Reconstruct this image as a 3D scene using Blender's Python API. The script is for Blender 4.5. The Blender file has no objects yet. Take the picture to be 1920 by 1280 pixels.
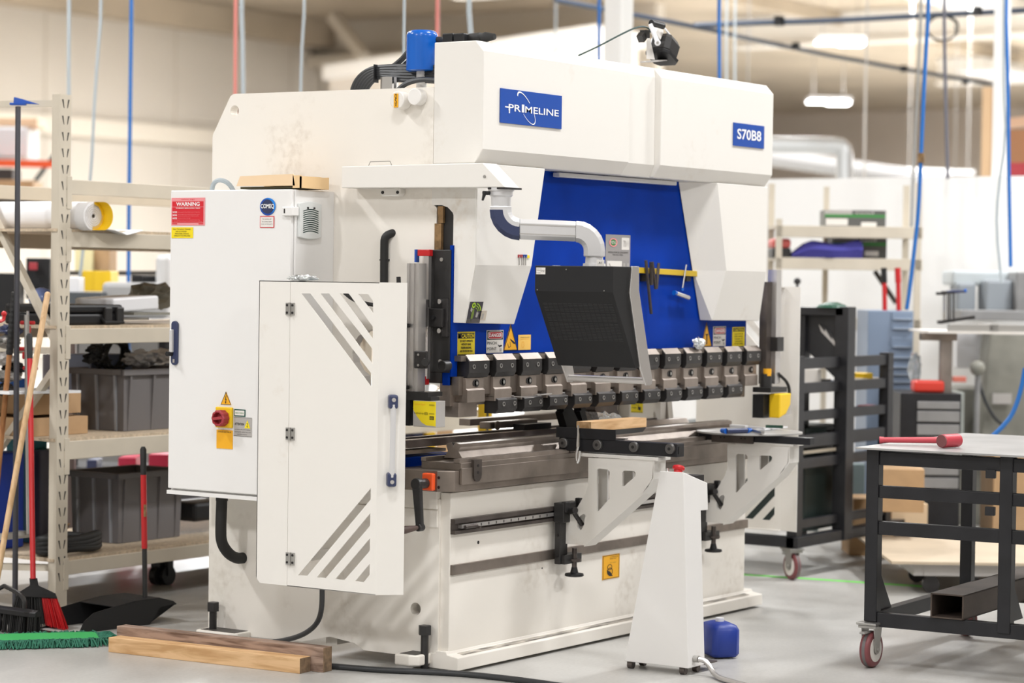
import bpy, bmesh, math, random
from mathutils import Vector, Matrix
random.seed(7)
sc = bpy.context.scene
col = sc.collection
PI = math.pi

# ---------------------------------------------------------------- camera
YAW, PITCH, ROLL, FPX = math.radians(33.858), math.radians(1.4848), math.radians(.79155), 4562.0
CAM = Vector((-8.0208, -5.6794, 1.6))
def _cam_axes():
    cy, sy, cp, sp, cr, sr = math.cos(YAW), math.sin(YAW), math.cos(PITCH), math.sin(PITCH), math.cos(ROLL), math.sin(ROLL)
    A = Matrix(((sy, -cy, 0), (0, 0, -1), (cy, sy, 0)))
    B = Matrix(((1, 0, 0), (0, cp, -sp), (0, sp, cp)))
    D = Matrix(((cr, -sr, 0), (sr, cr, 0), (0, 0, 1)))
    return D @ B @ A            # rows: right, down, forward
CM = _cam_axes()
cam_data = bpy.data.cameras.new('camera')
cam = bpy.data.objects.new('camera', cam_data); col.objects.link(cam)
R = Matrix((CM[0], -CM[1], -CM[2])).transposed()
cam.matrix_world = Matrix.Translation(CAM) @ R.to_4x4()
cam_data.sensor_width = 36.0
cam_data.lens = FPX * 36.0 / 1920.0
cam_data.clip_end = 300
cam_data.dof.use_dof = True
cam_data.dof.focus_distance = 10.0
cam_data.dof.aperture_fstop = 2.0
sc.camera = cam

# ---------------------------------------------------------------- look
sc.view_settings.view_transform = 'Standard'
sc.view_settings.look = 'None'
sc.view_settings.gamma = 1.0
sc.view_settings.use_curve_mapping = False
sc.view_settings.exposure = 0.08
try:
    sc.cycles.use_denoising = True
    sc.cycles.max_bounces = 6
    sc.cycles.diffuse_bounces = 4
    sc.cycles.glossy_bounces = 3
    sc.cycles.sample_clamp_indirect = 6
except Exception:
    pass
world = bpy.data.worlds.new('ambient_fill'); sc.world = world  # uniform warm ambient fill added for the hall, no real source
world.use_nodes = True
bg = world.node_tree.nodes['Background']
bg.inputs[0].default_value = (1.0, 0.92, 0.82, 1)
bg.inputs[1].default_value = .50

# area lamps of the hall; the far ones are added fill, housings built further down
def bay_or_fill_light(x, y, z, power, sx=1.2, sy=.5, rz=0.0, color=(.985, .99, 1.0)):
    L = bpy.data.lights.new('bay_or_fill_light', 'AREA'); L.shape = 'RECTANGLE'; L.size = sx; L.size_y = sy
    L.energy = power; L.color = color
    o = bpy.data.objects.new('bay_or_fill_light', L); col.objects.link(o)
    o.location = (x, y, z); o.rotation_euler = (0, 0, rz)
    return o
LIGHT_SPOTS = [(-3.6, -1.9, 150), (1.2, -1.9, 190), (6.0, -1.9, 330), (-3.6, -7.5, 210), (1.5, -9.0, 400), (-10.0, 1.5, 450), (-10.0, -4.5, 260),  # last two on this line are added to brighten the left-facing sides
               (-3.0, 5.0, 320), (2.0, 5.5, 240), (8.5, 4.0, 360), (11.0, -3.0, 300), (9.0, 12.0, 400)]
FAR_FILL = [(16, 14, 1900), (25, 15, 3300), (20, 9, 600), (30, 11, 3000), (42, 6, 2300), (44, 16, 2600), (48, 13, 3800), (47, 1, 3600)]  # fill lamps added to brighten the far walls and ceiling
for (lx, ly, lp) in FAR_FILL:
    bay_or_fill_light(lx, ly, 6.3, lp, 2.4, 1.0)
for (lx, ly, lp) in LIGHT_SPOTS:
    bay_or_fill_light(lx, ly, 6.3, lp)

# ---------------------------------------------------------------- projection helpers
def V(*a): return Vector(a)
def ray(px, py):
    return CM.transposed() @ Vector(((px - 960) / FPX, (py - 640) / FPX, 1.0))
def U(px, py, x=None, y=None, z=None, d=None):
    r = ray(px, py)
    if d is not None: t = d
    elif x is not None: t = (x - CAM.x) / r.x
    elif y is not None: t = (y - CAM.y) / r.y
    else: t = (z - CAM.z) / r.z
    return CAM + r * t
RIGHT = Vector((math.sin(YAW), -math.cos(YAW), 0)); FWD = Vector((math.cos(YAW), math.sin(YAW), 0))
RZV = math.atan2(RIGHT.y, RIGHT.x)     # turns local x into the direction across the view

# ---------------------------------------------------------------- materials
def mat(name, colr, rough=.5, metal=0.0, spec=.5, emit=None, estr=0, noise=0, nscale=6, bump=0, coat=0, trans=0, alpha=1, stretch=None, col2=None):
    m = bpy.data.materials.new(name); m.use_nodes = True
    nt = m.node_tree; b = nt.nodes['Principled BSDF']
    b.inputs['Base Color'].default_value = (*colr, 1); b.inputs['Roughness'].default_value = rough
    b.inputs['Metallic'].default_value = metal; b.inputs['Specular IOR Level'].default_value = spec
    if coat: b.inputs['Coat Weight'].default_value = coat
    if trans: b.inputs['Transmission Weight'].default_value = trans
    if alpha < 1: b.inputs['Alpha'].default_value = alpha
    if emit: b.inputs['Emission Color'].default_value = (*emit, 1); b.inputs['Emission Strength'].default_value = estr
    if noise or bump:
        tc = nt.nodes.new('ShaderNodeTexCoord'); mp = nt.nodes.new('ShaderNodeMapping')
        nt.links.new(tc.outputs['Object'], mp.inputs[0])
        if stretch: mp.inputs['Scale'].default_value = stretch
        n = nt.nodes.new('ShaderNodeTexNoise'); n.inputs['Scale'].default_value = nscale; n.inputs['Detail'].default_value = 5
        nt.links.new(mp.outputs[0], n.inputs['Vector'])
        if noise:
            r = nt.nodes.new('ShaderNodeValToRGB')
            c2 = col2 if col2 else tuple(c * (1 - noise) for c in colr)
            r.color_ramp.elements[0].position = .35; r.color_ramp.elements[1].position = .65
            r.color_ramp.elements[0].color = (*c2, 1); r.color_ramp.elements[1].color = (*colr, 1)
            nt.links.new(n.outputs['Fac'], r.inputs[0]); nt.links.new(r.outputs[0], b.inputs['Base Color'])
        if bump:
            bp = nt.nodes.new('ShaderNodeBump'); bp.inputs['Strength'].default_value = bump; bp.inputs['Distance'].default_value = .01
            nt.links.new(n.outputs['Fac'], bp.inputs['Height']); nt.links.new(bp.outputs[0], b.inputs['Normal'])
    return m

def paint_mat(name, colr, dirt, amount=.55, rough=.4):
    """painted sheet metal with scattered grubby smears of its own"""
    m = mat(name, colr, rough)
    nt = m.node_tree; b = nt.nodes['Principled BSDF']
    tc = nt.nodes.new('ShaderNodeTexCoord')
    n1 = nt.nodes.new('ShaderNodeTexNoise'); n1.inputs['Scale'].default_value = 2.3; n1.inputs['Detail'].default_value = 8; n1.inputs['Roughness'].default_value = .65
    n2 = nt.nodes.new('ShaderNodeTexNoise'); n2.inputs['Scale'].default_value = 28; n2.inputs['Detail'].default_value = 3
    r1 = nt.nodes.new('ShaderNodeValToRGB'); r1.color_ramp.elements[0].position = amount; r1.color_ramp.elements[1].position = amount + .22
    r2 = nt.nodes.new('ShaderNodeValToRGB'); r2.color_ramp.elements[0].position = .4; r2.color_ramp.elements[1].position = .75
    mu = nt.nodes.new('ShaderNodeMath'); mu.operation = 'MULTIPLY'
    mx = nt.nodes.new('ShaderNodeMixRGB'); mx.inputs[1].default_value = (*colr, 1); mx.inputs[2].default_value = (*dirt, 1)
    for n in (n1, n2): nt.links.new(tc.outputs['Object'], n.inputs['Vector'])
    nt.links.new(n1.outputs['Fac'], r1.inputs[0]); nt.links.new(n2.outputs['Fac'], r2.inputs[0])
    nt.links.new(r1.outputs[0], mu.inputs[0]); nt.links.new(r2.outputs[0], mu.inputs[1])
    nt.links.new(mu.outputs[0], mx.inputs[0]); nt.links.new(mx.outputs[0], b.inputs['Base Color'])
    return m

def wood_mat(name, a, bcol, scale=(3, 22, 22), rough=.7):
    m = mat(name, a, rough)
    nt = m.node_tree; b = nt.nodes['Principled BSDF']
    tc = nt.nodes.new('ShaderNodeTexCoord'); mp = nt.nodes.new('ShaderNodeMapping'); mp.inputs['Scale'].default_value = scale
    n = nt.nodes.new('ShaderNodeTexNoise'); n.inputs['Scale'].default_value = 1.6; n.inputs['Detail'].default_value = 6; n.inputs['Distortion'].default_value = .6
    r = nt.nodes.new('ShaderNodeValToRGB'); r.color_ramp.elements[0].position = .38; r.color_ramp.elements[1].position = .6
    r.color_ramp.elements[0].color = (*bcol, 1); r.color_ramp.elements[1].color = (*a, 1)
    nt.links.new(tc.outputs['Object'], mp.inputs[0]); nt.links.new(mp.outputs[0], n.inputs['Vector'])
    nt.links.new(n.outputs['Fac'], r.inputs[0]); nt.links.new(r.outputs[0], b.inputs['Base Color'])
    return m

M = {}
M['cream'] = paint_mat('cream_paint', (.79, .765, .72), (.55, .45, .34), .60)
M['cream_base'] = paint_mat('scuffed_cream_paint', (.83, .79, .725), (.48, .41, .33), .54)
M['cabinet'] = mat('light_grey_white_paint', (.80, .79, .775), .38)
M['console'] = paint_mat('scuffed_white_paint', (.79, .775, .755), (.55, .40, .26), .57)
M['blue'] = mat('blue_paint', (.0015, .040, .36), .5, spec=.06, noise=.25, nscale=3)
M['sign_blue'] = mat('sign_blue', (.006, .065, .36), .4)
M['filter_blue'] = mat('filter_blue', (.005, .11, .50), .25)
M['black'] = mat('black_plastic', (.012, .012, .013), .45, spec=.35)
M['black_satin'] = mat('black_satin_metal', (.022, .021, .021), .42, noise=.3, nscale=12)
M['cart_black'] = mat('black_painted_steel', (.020, .020, .023), .42, spec=.35, noise=.3, nscale=9)
M['rubber'] = mat('black_rubber', (.014, .014, .014), .6)
M['hose'] = mat('hose_grey_black', (.035, .037, .04), .45)
M['steel'] = mat('machined_steel', (.30, .255, .22), .42, .75, noise=.35, nscale=7)
M['steel_dark'] = mat('oiled_steel', (.13, .11, .10), .42, .65, noise=.4, nscale=8)
M['tool_steel'] = mat('tool_steel', (.36, .305, .265), .38, .65, noise=.25, nscale=10)
M['clamp_dark'] = mat('blackened_clamp_steel', (.05, .047, .047), .38, .5, noise=.3, nscale=10)
M['bright'] = mat('bright_ground_steel', (.72, .71, .70), .2, 1.0)
M['alu'] = mat('aluminium', (.62, .60, .585), .32, .85)
M['alu_light'] = mat('silver_painted_tube', (.66, .655, .66), .32, .25)
M['chrome'] = mat('chrome', (.8, .8, .8), .1, 1.0)
M['brass'] = mat('worn_brass', (.33, .20, .09), .5, .4, noise=.6, nscale=30)
M['red'] = mat('red_plastic', (.50, .012, .015), .35)
M['dullred'] = mat('dull_red_plastic', (.36, .035, .045), .45)
M['orange'] = mat('orange_plastic', (.85, .10, .02), .4)
M['yellow'] = mat('yellow_plastic', (.85, .55, .01), .45)
M['label_yellow'] = mat('label_yellow', (.86, .68, .01), .5)
M['label_orange'] = mat('label_orange', (.86, .42, .01), .5)
M['label_white'] = mat('label_white', (.75, .72, .68), .5)
M['label_grey'] = mat('label_grey', (.42, .40, .38), .45)
M['ink'] = mat('ink_black', (.012, .010, .010), .5)
M['ink_white'] = mat('ink_white', (.88, .88, .88), .5)
M['ink_red'] = mat('ink_red', (.62, .012, .025), .5)
M['ink_pink'] = mat('ink_pink', (.80, .28, .30), .5)
M['ink_green'] = mat('ink_green', (.04, .22, .05), .5)
M['lime'] = mat('lime_print', (.38, .60, .02), .5)
M['navy'] = mat('navy_plastic', (.03, .04, .10), .4)
M['wood_pale'] = wood_mat('pale_timber', (.72, .47, .25), (.52, .30, .13))
M['wood_old'] = wood_mat('weathered_timber', (.36, .25, .19), (.13, .075, .05))
M['wood_handle'] = wood_mat('wooden_handle', (.66, .45, .26), (.52, .33, .17), (30, 30, 3))
M['wood_orange'] = wood_mat('varnished_handle', (.40, .18, .065), (.30, .12, .04), (30, 30, 3))
M['wood_end'] = mat('timber_end_grain', (.26, .17, .10), .8, noise=.5, nscale=40)
M['chip'] = mat('chipboard', (.62, .50, .36), .8, noise=.3, nscale=60)
M['cardboard'] = mat('cardboard', (.50, .32, .17), .8, noise=.12, nscale=8)
M['cardboard_pale'] = mat('pale_cardboard', (.83, .62, .40), .8)
M['rack'] = mat('beige_rack_paint', (.60, .54, .44), .45, noise=.08, nscale=5)
M['rack_dark'] = mat('slot_interior', (.045, .04, .035), .7)
M['bin_grey'] = mat('grey_bin_plastic', (.15, .14, .14), .5)
M['white'] = mat('white_plastic', (.80, .80, .82), .45)
M['offwhite'] = mat('offwhite_sheet', (.78, .79, .80), .5)
M['foil'] = mat('foil', (.75, .78, .80), .15, 1.0, bump=1.0, nscale=60)
M['glass'] = mat('clear_plastic', (.80, .84, .87), .1, trans=.75)
M['green'] = mat('green_fabric', (.03, .36, .09), .8)
M['green_yarn'] = mat('green_yarn', (.035, .19, .12), .9, noise=.4, nscale=60)
M['lime_tape'] = mat('lime_floor_tape', (.16, .80, .08), .6)
M['grey_metal'] = mat('grey_machine_paint', (.27, .27, .27), .45, noise=.2, nscale=5)
M['grey_green'] = mat('grey_green_machine_paint', (.24, .235, .20), .5, noise=.3, nscale=4)
M['blue_grey'] = mat('blue_grey_cabinet', (.20, .26, .36), .4)
M['purple'] = mat('purple_cloth', (.055, .05, .28), .85, bump=.6, nscale=9)
M['hose_blue'] = mat('blue_air_hose', (.008, .13, .44), .45)
M['hose_grey'] = mat('grey_cable', (.38, .43, .46), .5)
M['hose_pink'] = mat('red_cable', (.60, .20, .17), .5)
M['pipe_dark'] = mat('dark_blue_pipe', (.045, .06, .09), .4)
M['zinc'] = mat('zinc_plated_steel', (.45, .44, .42), .35, .8)
M['tyre'] = mat('maroon_polyurethane', (.20, .055, .06), .4)
M['galv'] = mat('galvanised_duct', (.62, .64, .65), .3, .5)
M['teal'] = mat('teal_plastic', (.01, .17, .22), .5)
M['col_white'] = mat('white_column_paint', (.88, .88, .86), .5)

# ---------------------------------------------------------------- mesh helpers
class MB:
    def __init__(s, T=None):
        s.bm = bmesh.new(); s.T = T or Matrix.Identity(4); s.mi = 0; s.mats = []
    def use(s, m):
        m = M[m] if isinstance(m, str) else m
        if m not in s.mats: s.mats.append(m)
        s.mi = s.mats.index(m); return s
    def _v(s, p): return s.bm.verts.new(s.T @ Vector(p))
    def _f(s, vs):
        try:
            f = s.bm.faces.new(vs); f.material_index = s.mi; return f
        except ValueError: return None
    def box(s, x0, x1, y0, y1, z0, z1):
        v = [s._v(p) for p in ((x0,y0,z0),(x1,y0,z0),(x1,y1,z0),(x0,y1,z0),(x0,y0,z1),(x1,y0,z1),(x1,y1,z1),(x0,y1,z1))]
        for q in ((0,3,2,1),(4,5,6,7),(0,1,5,4),(1,2,6,5),(2,3,7,6),(3,0,4,7)): s._f([v[i] for i in q])
        return s
    def cbox(s, c, size, rot=None):
        rot = rot or Matrix.Identity(3); c = Vector(c); hx, hy, hz = [k / 2 for k in size]
        v = [s._v(c + rot @ Vector(p)) for p in ((-hx,-hy,-hz),(hx,-hy,-hz),(hx,hy,-hz),(-hx,hy,-hz),(-hx,-hy,hz),(hx,-hy,hz),(hx,hy,hz),(-hx,hy,hz))]
        for q in ((0,3,2,1),(4,5,6,7),(0,1,5,4),(1,2,6,5),(2,3,7,6),(3,0,4,7)): s._f([v[i] for i in q])
        return s
    def bar(s, a, b, w, h=None, up=(0,0,1)):
        a, b = Vector(a), Vector(b); h = h or w
        d = (b - a); L = d.length; d.normalize(); up = Vector(up)
        if abs(d.dot(up)) > .98: up = Vector((1,0,0))
        sx = d.cross(up).normalized(); uz = sx.cross(d).normalized()
        rot = Matrix((sx, d, uz)).transposed()
        return s.cbox((a + b) / 2, (w, L, h), rot)
    def loft(s, rings, caps=True, closed=True):
        rs = [[s._v(p) for p in r] for r in rings]; n = len(rs[0])
        for a, b in zip(rs, rs[1:]):
            for i in range(n if closed else n - 1):
                s._f([a[i], a[(i+1) % n], b[(i+1) % n], b[i]])
        if caps: s._f(rs[0][::-1]); s._f(rs[-1])
        return s
    def prism(s, pts, axis, a, b):
        """pts 2D polygon; axis 'x': (y,z), 'y': (x,z), 'z': (x,y); extruded a..b"""
        def P(p, t):
            if axis == 'x': return (t, p[0], p[1])
            if axis == 'y': return (p[0], t, p[1])
            return (p[0], p[1], t)
        return s.loft([[P(p, a) for p in pts], [P(p, b) for p in pts]])
    def cyl(s, a, b, r0, r1=None, n=20, caps=True):
        a, b = Vector(a), Vector(b); r1 = r0 if r1 is None else r1
        d = (b - a).normalized(); u = d.orthogonal().normalized(); w = d.cross(u)
        ring = lambda c, r: [c + u * (r * math.cos(2*PI*i/n)) + w * (r * math.sin(2*PI*i/n)) for i in range(n)]
        return s.loft([ring(a, r0), ring(b, r1)], caps)
    def lathe(s, a, d, prof, n=24):
        """prof list of (distance along d, radius)"""
        a = Vector(a); d = Vector(d).normalized(); u = d.orthogonal().normalized(); w = d.cross(u)
        return s.loft([[a + d*t + u*(max(r,1e-4)*math.cos(2*PI*i/n)) + w*(max(r,1e-4)*math.sin(2*PI*i/n)) for i in range(n)] for t, r in prof])
    def tube(s, pts, r, n=10, smooth=0, rads=None):
        P = [Vector(p) for p in pts]
        for _ in range(smooth):
            Q = [P[0]]
            for a, b in zip(P, P[1:]): Q += [a*.75 + b*.25, a*.25 + b*.75]
            Q.append(P[-1]); P = Q
        rings = []; u = None
        for i, p in enumerate(P):
            t = (P[min(i+1, len(P)-1)] - P[max(i-1, 0)])
            if t.length < 1e-9: continue
            t.normalize()
            u = (t.orthogonal() if u is None else (u - t*u.dot(t))).normalized(); w = t.cross(u)
            rr = r if rads is None else rads[0] + (rads[1]-rads[0]) * i / (len(P)-1)
            rings.append([p + u*(rr*math.cos(2*PI*k/n)) + w*(rr*math.sin(2*PI*k/n)) for k in range(n)])
        return s.loft(rings)
    def poly(s, pts): s._f([s._v(p) for p in pts]); return s
    def sphere(s, c, r, sx=1, sy=1, sz=1, n=16, m=10, z0=-1, z1=1):
        c = Vector(c); rings = []
        a0, a1 = math.asin(max(-1, z0)), math.asin(min(1, z1))
        for j in range(m + 1):
            a = a0 + (a1-a0) * j / m; rr = max(math.cos(a), 1e-3)
            rings.append([c + Vector((r*sx*rr*math.cos(2*PI*i/n), r*sy*rr*math.sin(2*PI*i/n), r*sz*math.sin(a))) for i in range(n)])
        return s.loft(rings)
    def holed(s, outer, holes, axis, t0, t1, cut=None):
        """flat plate with holes (2D polygons), extruded t0..t1 along axis"""
        def P(p, t):
            return (t, p[0], p[1]) if axis == 'x' else ((p[0], t, p[1]) if axis == 'y' else (p[0], p[1], t))
        from mathutils.geometry import tessellate_polygon
        loops = [outer] + list(holes)
        flat = [p for l in loops for p in l]
        tris = tessellate_polygon([[Vector((p[0], p[1], 0)) for p in l] for l in loops])
        A = [s._v(P(p, t0)) for p in flat]; B = [s._v(P(p, t1)) for p in flat]
        for t in tris: s._f([A[i] for i in t]); s._f([B[i] for i in reversed(t)])
        k = 0
        for l in loops:
            n = len(l)
            for i in range(n):
                a, b = k + i, k + (i+1) % n
                s._f([A[a], A[b], B[b], B[a]])
            k += n
        return s
    def build(s, name, m=None, parent=None, local=False, bev=0, smooth=False, origin=None, solid=0):
        if m is not None and not s.mats: s.use(m)
        if m is not None and s.mats and len(s.mats) == 0: s.use(m)
        bm = s.bm
        bmesh.ops.recalc_face_normals(bm, faces=bm.faces)
        loc = Vector((0, 0, 0))
        if parent is not None:
            if not local:
                bmesh.ops.transform(bm, matrix=WM(parent).inverted(), verts=bm.verts)
        elif not local:
            xs = [v.co.x for v in bm.verts]; ys = [v.co.y for v in bm.verts]; zs = [v.co.z for v in bm.verts]
            loc = Vector(((min(xs)+max(xs))/2, (min(ys)+max(ys))/2, min(zs)))
            bmesh.ops.translate(bm, vec=-loc, verts=bm.verts)
        me = bpy.data.meshes.new(name); bm.to_mesh(me); bm.free()
        for mm in s.mats: me.materials.append(mm)
        if smooth:
            for p in me.polygons: p.use_smooth = True
            try: me.set_sharp_from_angle(angle=math.radians(40))
            except Exception: pass
        o = bpy.data.objects.new(name, me); col.objects.link(o)
        o.location = loc
        if parent is not None: o.parent = parent
        if bev:
            b = o.modifiers.new('bevel', 'BEVEL'); b.width = bev; b.segments = 2; b.limit_method = 'ANGLE'; b.angle_limit = math.radians(50)
            b.use_clamp_overlap = True
        return o
def WM(o):
    m = Matrix.Translation(o.location) @ o.rotation_euler.to_matrix().to_4x4() @ Matrix.Diagonal((*o.scale, 1))
    return (WM(o.parent) @ m) if o.parent else m
def tag(o, label, cat, group=None, kind=None):
    o['label'] = label; o['category'] = cat
    if group: o['group'] = group
    if kind: o['kind'] = kind
    return o
def struct(mb, name, m, **k):
    o = mb.build(name, m, **k); o['kind'] = 'structure'; return o
def thing(name, label, cat, loc=(0,0,0), rz=0.0, group=None):
    o = bpy.data.objects.new(name, None); col.objects.link(o); o.empty_display_size = .1
    o.location = loc; o.rotation_euler = (0, 0, rz)
    return tag(o, label, cat, group)
def copy_tree(o, loc=None, rz=None, label=None, parent=None, group=None):
    kids = [c for c in o.children]
    c = o.copy(); col.objects.link(c)
    if parent is not None: c.parent = parent
    for k in kids: copy_tree(k, parent=c)
    if loc is not None: c.location = loc
    if rz is not None: c.rotation_euler = (0, 0, rz)
    if label: c['label'] = label
    if group: c['group'] = group
    return c
_txt = {}
def glyphs(s, bold=0.0):
    k = (s, bold)
    if k not in _txt:
        cu = bpy.data.curves.new('t', 'FONT'); cu.body = s; cu.size = 1; cu.offset = bold; cu.resolution_u = 3; cu.fill_mode = 'FRONT'
        o = bpy.data.objects.new('t', cu); col.objects.link(o)
        dg = bpy.context.evaluated_depsgraph_get(); dg.update()
        me = bpy.data.meshes.new_from_object(o.evaluated_get(dg))
        vs = [v.co.copy() for v in me.vertices]; fs = [list(p.vertices) for p in me.polygons]
        col.objects.unlink(o); bpy.data.objects.remove(o); bpy.data.meshes.remove(me); bpy.data.curves.remove(cu)
        _txt[k] = (vs, fs)
    return _txt[k]
class Label:
    """thin plate with printing. P top-left corner, ux / uz unit vectors along width and UP, w,h metres; coordinates are fractions from top-left"""
    def __init__(s, P, ux, uz, w, h, m, th=.0015, outline=None):
        s.P = Vector(P); s.ux = Vector(ux).normalized(); s.uz = Vector(uz).normalized(); s.n = s.ux.cross(s.uz).normalized()
        s.w, s.h, s.th = w, h, th; s.mb = MB(); s.k = 0
        s.mb.use(m)
        o = outline or [(0,0),(1,0),(1,1),(0,1)]
        s.mb.loft([[s.pt(a, b, 0) for a, b in o], [s.pt(a, b, th) for a, b in o]])
    def pt(s, a, b, t): return s.P + s.ux*(a*s.w) - s.uz*(b*s.h) + s.n*t
    def shape(s, pts, m, lift=1):
        s.mb.use(m); s.mb.poly([s.pt(a, b, s.th + .0006*lift) for a, b in pts]); return s
    def rect(s, a0, b0, a1, b1, m, lift=1): return s.shape([(a0,b0),(a1,b0),(a1,b1),(a0,b1)], m, lift)
    def ring(s, cx, cy, rx, ry, m, a0=0, a1=360, n=24, width=.1, lift=2, rot=0, taper=False):
        s.mb.use(m); pts = []
        for i in range(n + 1):
            a = math.radians(a0 + (a1-a0)*i/n); ww = width * (math.sin(PI*i/n) if taper else 1)
            def q(f):
                x, y = rx*f*math.cos(a), ry*f*math.sin(a)
                c, sn = math.cos(rot), math.sin(rot)
                return ((cx + x*c - y*sn)/s.w, (cy + x*sn + y*c)/s.h)
            pts.append((q(1-ww/2), q(1+ww/2)))
        for (i0, o0), (i1, o1) in zip(pts, pts[1:]):
            s.mb.poly([s.pt(*p, s.th + .0006*lift) for p in (i0, o0, o1, i1)])
        return s
    def text(s, t, a0, b0, a1, b1, m, bold=0.0, lift=2):
        vs, fs = glyphs(t, bold); s.mb.use(m)
        x0 = min(v.x for v in vs); x1 = max(v.x for v in vs); y0 = min(v.y for v in vs); y1 = max(v.y for v in vs)
        vv = [s.mb._v(s.pt(a0 + (v.x-x0)/(x1-x0)*(a1-a0), b1 - (v.y-y0)/(y1-y0)*(b1-b0), s.th + .0006*lift)) for v in vs]
        for f in fs: s.mb._f([vv[i] for i in f])
        return s
    def build(s, name, parent):
        bm = s.mb.bm
        o = s.mb.build(name, None, parent); return o
YF = ((1,0,0),(0,0,1))        # axes of a surface facing -Y
XF = ((0,-1,0),(0,0,1))       # axes of a surface facing -X
# ================================================================ ROOM
m = mat('polished_concrete', (.50, .485, .45), .36, spec=.5)
nt = m.node_tree; b = nt.nodes['Principled BSDF']
tc = nt.nodes.new('ShaderNodeTexCoord')
n1 = nt.nodes.new('ShaderNodeTexNoise'); n1.inputs['Scale'].default_value = .9; n1.inputs['Detail'].default_value = 9; n1.inputs['Roughness'].default_value = .62; n1.inputs['Distortion'].default_value = .5
n2 = nt.nodes.new('ShaderNodeTexNoise'); n2.inputs['Scale'].default_value = 60; n2.inputs['Detail'].default_value = 3
r1 = nt.nodes.new('ShaderNodeValToRGB'); r1.color_ramp.elements[0].position = .33; r1.color_ramp.elements[0].color = (.37, .36, .34, 1)
r1.color_ramp.elements[1].position = .56; r1.color_ramp.elements[1].color = (.52, .51, .485, 1)
mx = nt.nodes.new('ShaderNodeMixRGB'); mx.blend_type = 'MULTIPLY'; mx.inputs[0].default_value = .25
rg = nt.nodes.new('ShaderNodeMapRange'); rg.inputs[3].default_value = .24; rg.inputs[4].default_value = .5
nt.links.new(tc.outputs['Object'], n1.inputs['Vector']); nt.links.new(tc.outputs['Object'], n2.inputs['Vector'])
nt.links.new(n1.outputs['Fac'], r1.inputs[0]); nt.links.new(r1.outputs[0], mx.inputs[1]); nt.links.new(n2.outputs['Fac'], mx.inputs[2])
nt.links.new(mx.outputs[0], b.inputs['Base Color']); nt.links.new(n1.outputs['Fac'], rg.inputs[0]); nt.links.new(rg.outputs[0], b.inputs['Roughness'])
M['concrete'] = m
WALLC = (.62, .57, .50)
M['wall'] = mat('painted_precast_wall', WALLC, .8, noise=.06, nscale=.3)
M['wall_trim'] = mat('wall_girt_paint', (.68, .62, .53), .7)
M['ceiling'] = mat('tan_roof_deck', (.50, .42, .32), .8, noise=.2, nscale=.5)
M['ceil_white'] = mat('white_duct_paint', (.80, .77, .72), .6)
M['far_wall'] = mat('tan_far_wall', (.60, .52, .44), .8, noise=.12, nscale=.4)
M['partition'] = mat('white_partition_panel', (.90, .90, .89), .6)

XC, YW = 32.9, 26.9       # far corner of the hall
struct(MB().box(-16, 75, -30, 60, -.15, 0), 'floor', 'concrete')
struct(MB().box(-16, 75, -30, 60, 7.0, 7.2), 'ceiling', 'ceiling')
w = MB().box(8, XC, YW, YW + .3, 0, 7.0)
struct(w, 'wall_left', 'wall')
for i, gx in enumerate([14, 17.6, 21.2, 24.8, 28.4, 32.0]):
    struct(MB().box(gx, gx + .03, YW - .012, YW, 0, 7.0), 'trim_%d' % (i + 1), mat('panel_joint%d' % i, (.50, .445, .37), .8))
struct(MB().box(8, XC - .3, YW - .28, YW, 4.15, 4.5), 'trim_7', 'wall_trim')
struct(MB().box(8, XC, YW - .5, YW, 6.45, 6.98), 'trim_8', M['ceiling'])
w = MB().box(XC, XC + .3, 18.5, YW + .3, 0, 7.0)
struct(w, 'wall_back', 'wall')
struct(MB().box(XC - .35, XC, 18.5, YW, 6.0, 6.25), 'trim_9', 'wall_trim')
# white box of an inside office, its roof edge sloping, in front of the back wall
qa, qb = U(612, 128, x=28.9), U(1110, 52, x=28.9)
o = MB(); o.prism([(qa.y, 0), (qa.y, qa.z), (qb.y, qb.z), (qb.y, 0)], 'x', 29.0, 30.5)
struct(o, 'wall_office', mat('office_box_cream', (.62, .56, .49), .7))
o = MB(); o.prism([(qa.y + .05, qa.z - .22), (qa.y + .05, qa.z + .05), (qb.y - .1, qb.z + .05), (qb.y - .1, qb.z - .22)], 'x', 28.85, 30.6)
struct(o, 'trim_10', mat('office_fascia', (.87, .84, .80), .7))
# far wall of the long bay, right
struct(MB().box(62, 62.3, -30, 45, 0, 7.0), 'wall_far', 'far_wall')
for i, yy in enumerate([18.0, 13.0, 6.0]):
    struct(MB().box(61.5, 62, yy, yy + .5, 0, 6.9), 'trim_%d' % (12 + i), 'wall_trim')
struct(MB().box(61.4, 62, 12.0, 12.6, 2.8, 6.2), 'trim_15', mat('dark_downpipe', (.06, .05, .045), .7))
struct(MB().box(61.2, 61.95, 6.8, 13.6, 4.0, 5.4), 'window_1', mat('dim_far_glazing', (.25, .23, .21), .3))
# roof beams crossing the bay
bi = 16
for xx in (26, 36, 46, 56):
    o = MB(); o.box(xx - .15, xx + .15, -28, 18.4, 6.35, 6.42); o.box(xx - .03, xx + .03, -28, 18.4, 6.4, 6.99); o.box(xx - .15, xx + .15, -28, 18.4, 6.9, 6.98)
    struct(o, 'trim_%d' % bi, 'ceil_white'); bi += 1
for yy in (16, 12, 8, 4, 0):
    struct(MB().box(20, 61.9, yy, yy + .12, 6.72, 6.99), 'trim_%d' % bi, 'ceil_white' if yy % 8 else 'ceiling'); bi += 1
# diagonal brace at the back wall
a = U(624, 30, d=50); c = U(682, 106, d=49.4)
struct(MB().bar(a, c, .22), 'trim_%d' % bi, 'wall_trim'); bi += 1

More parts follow.
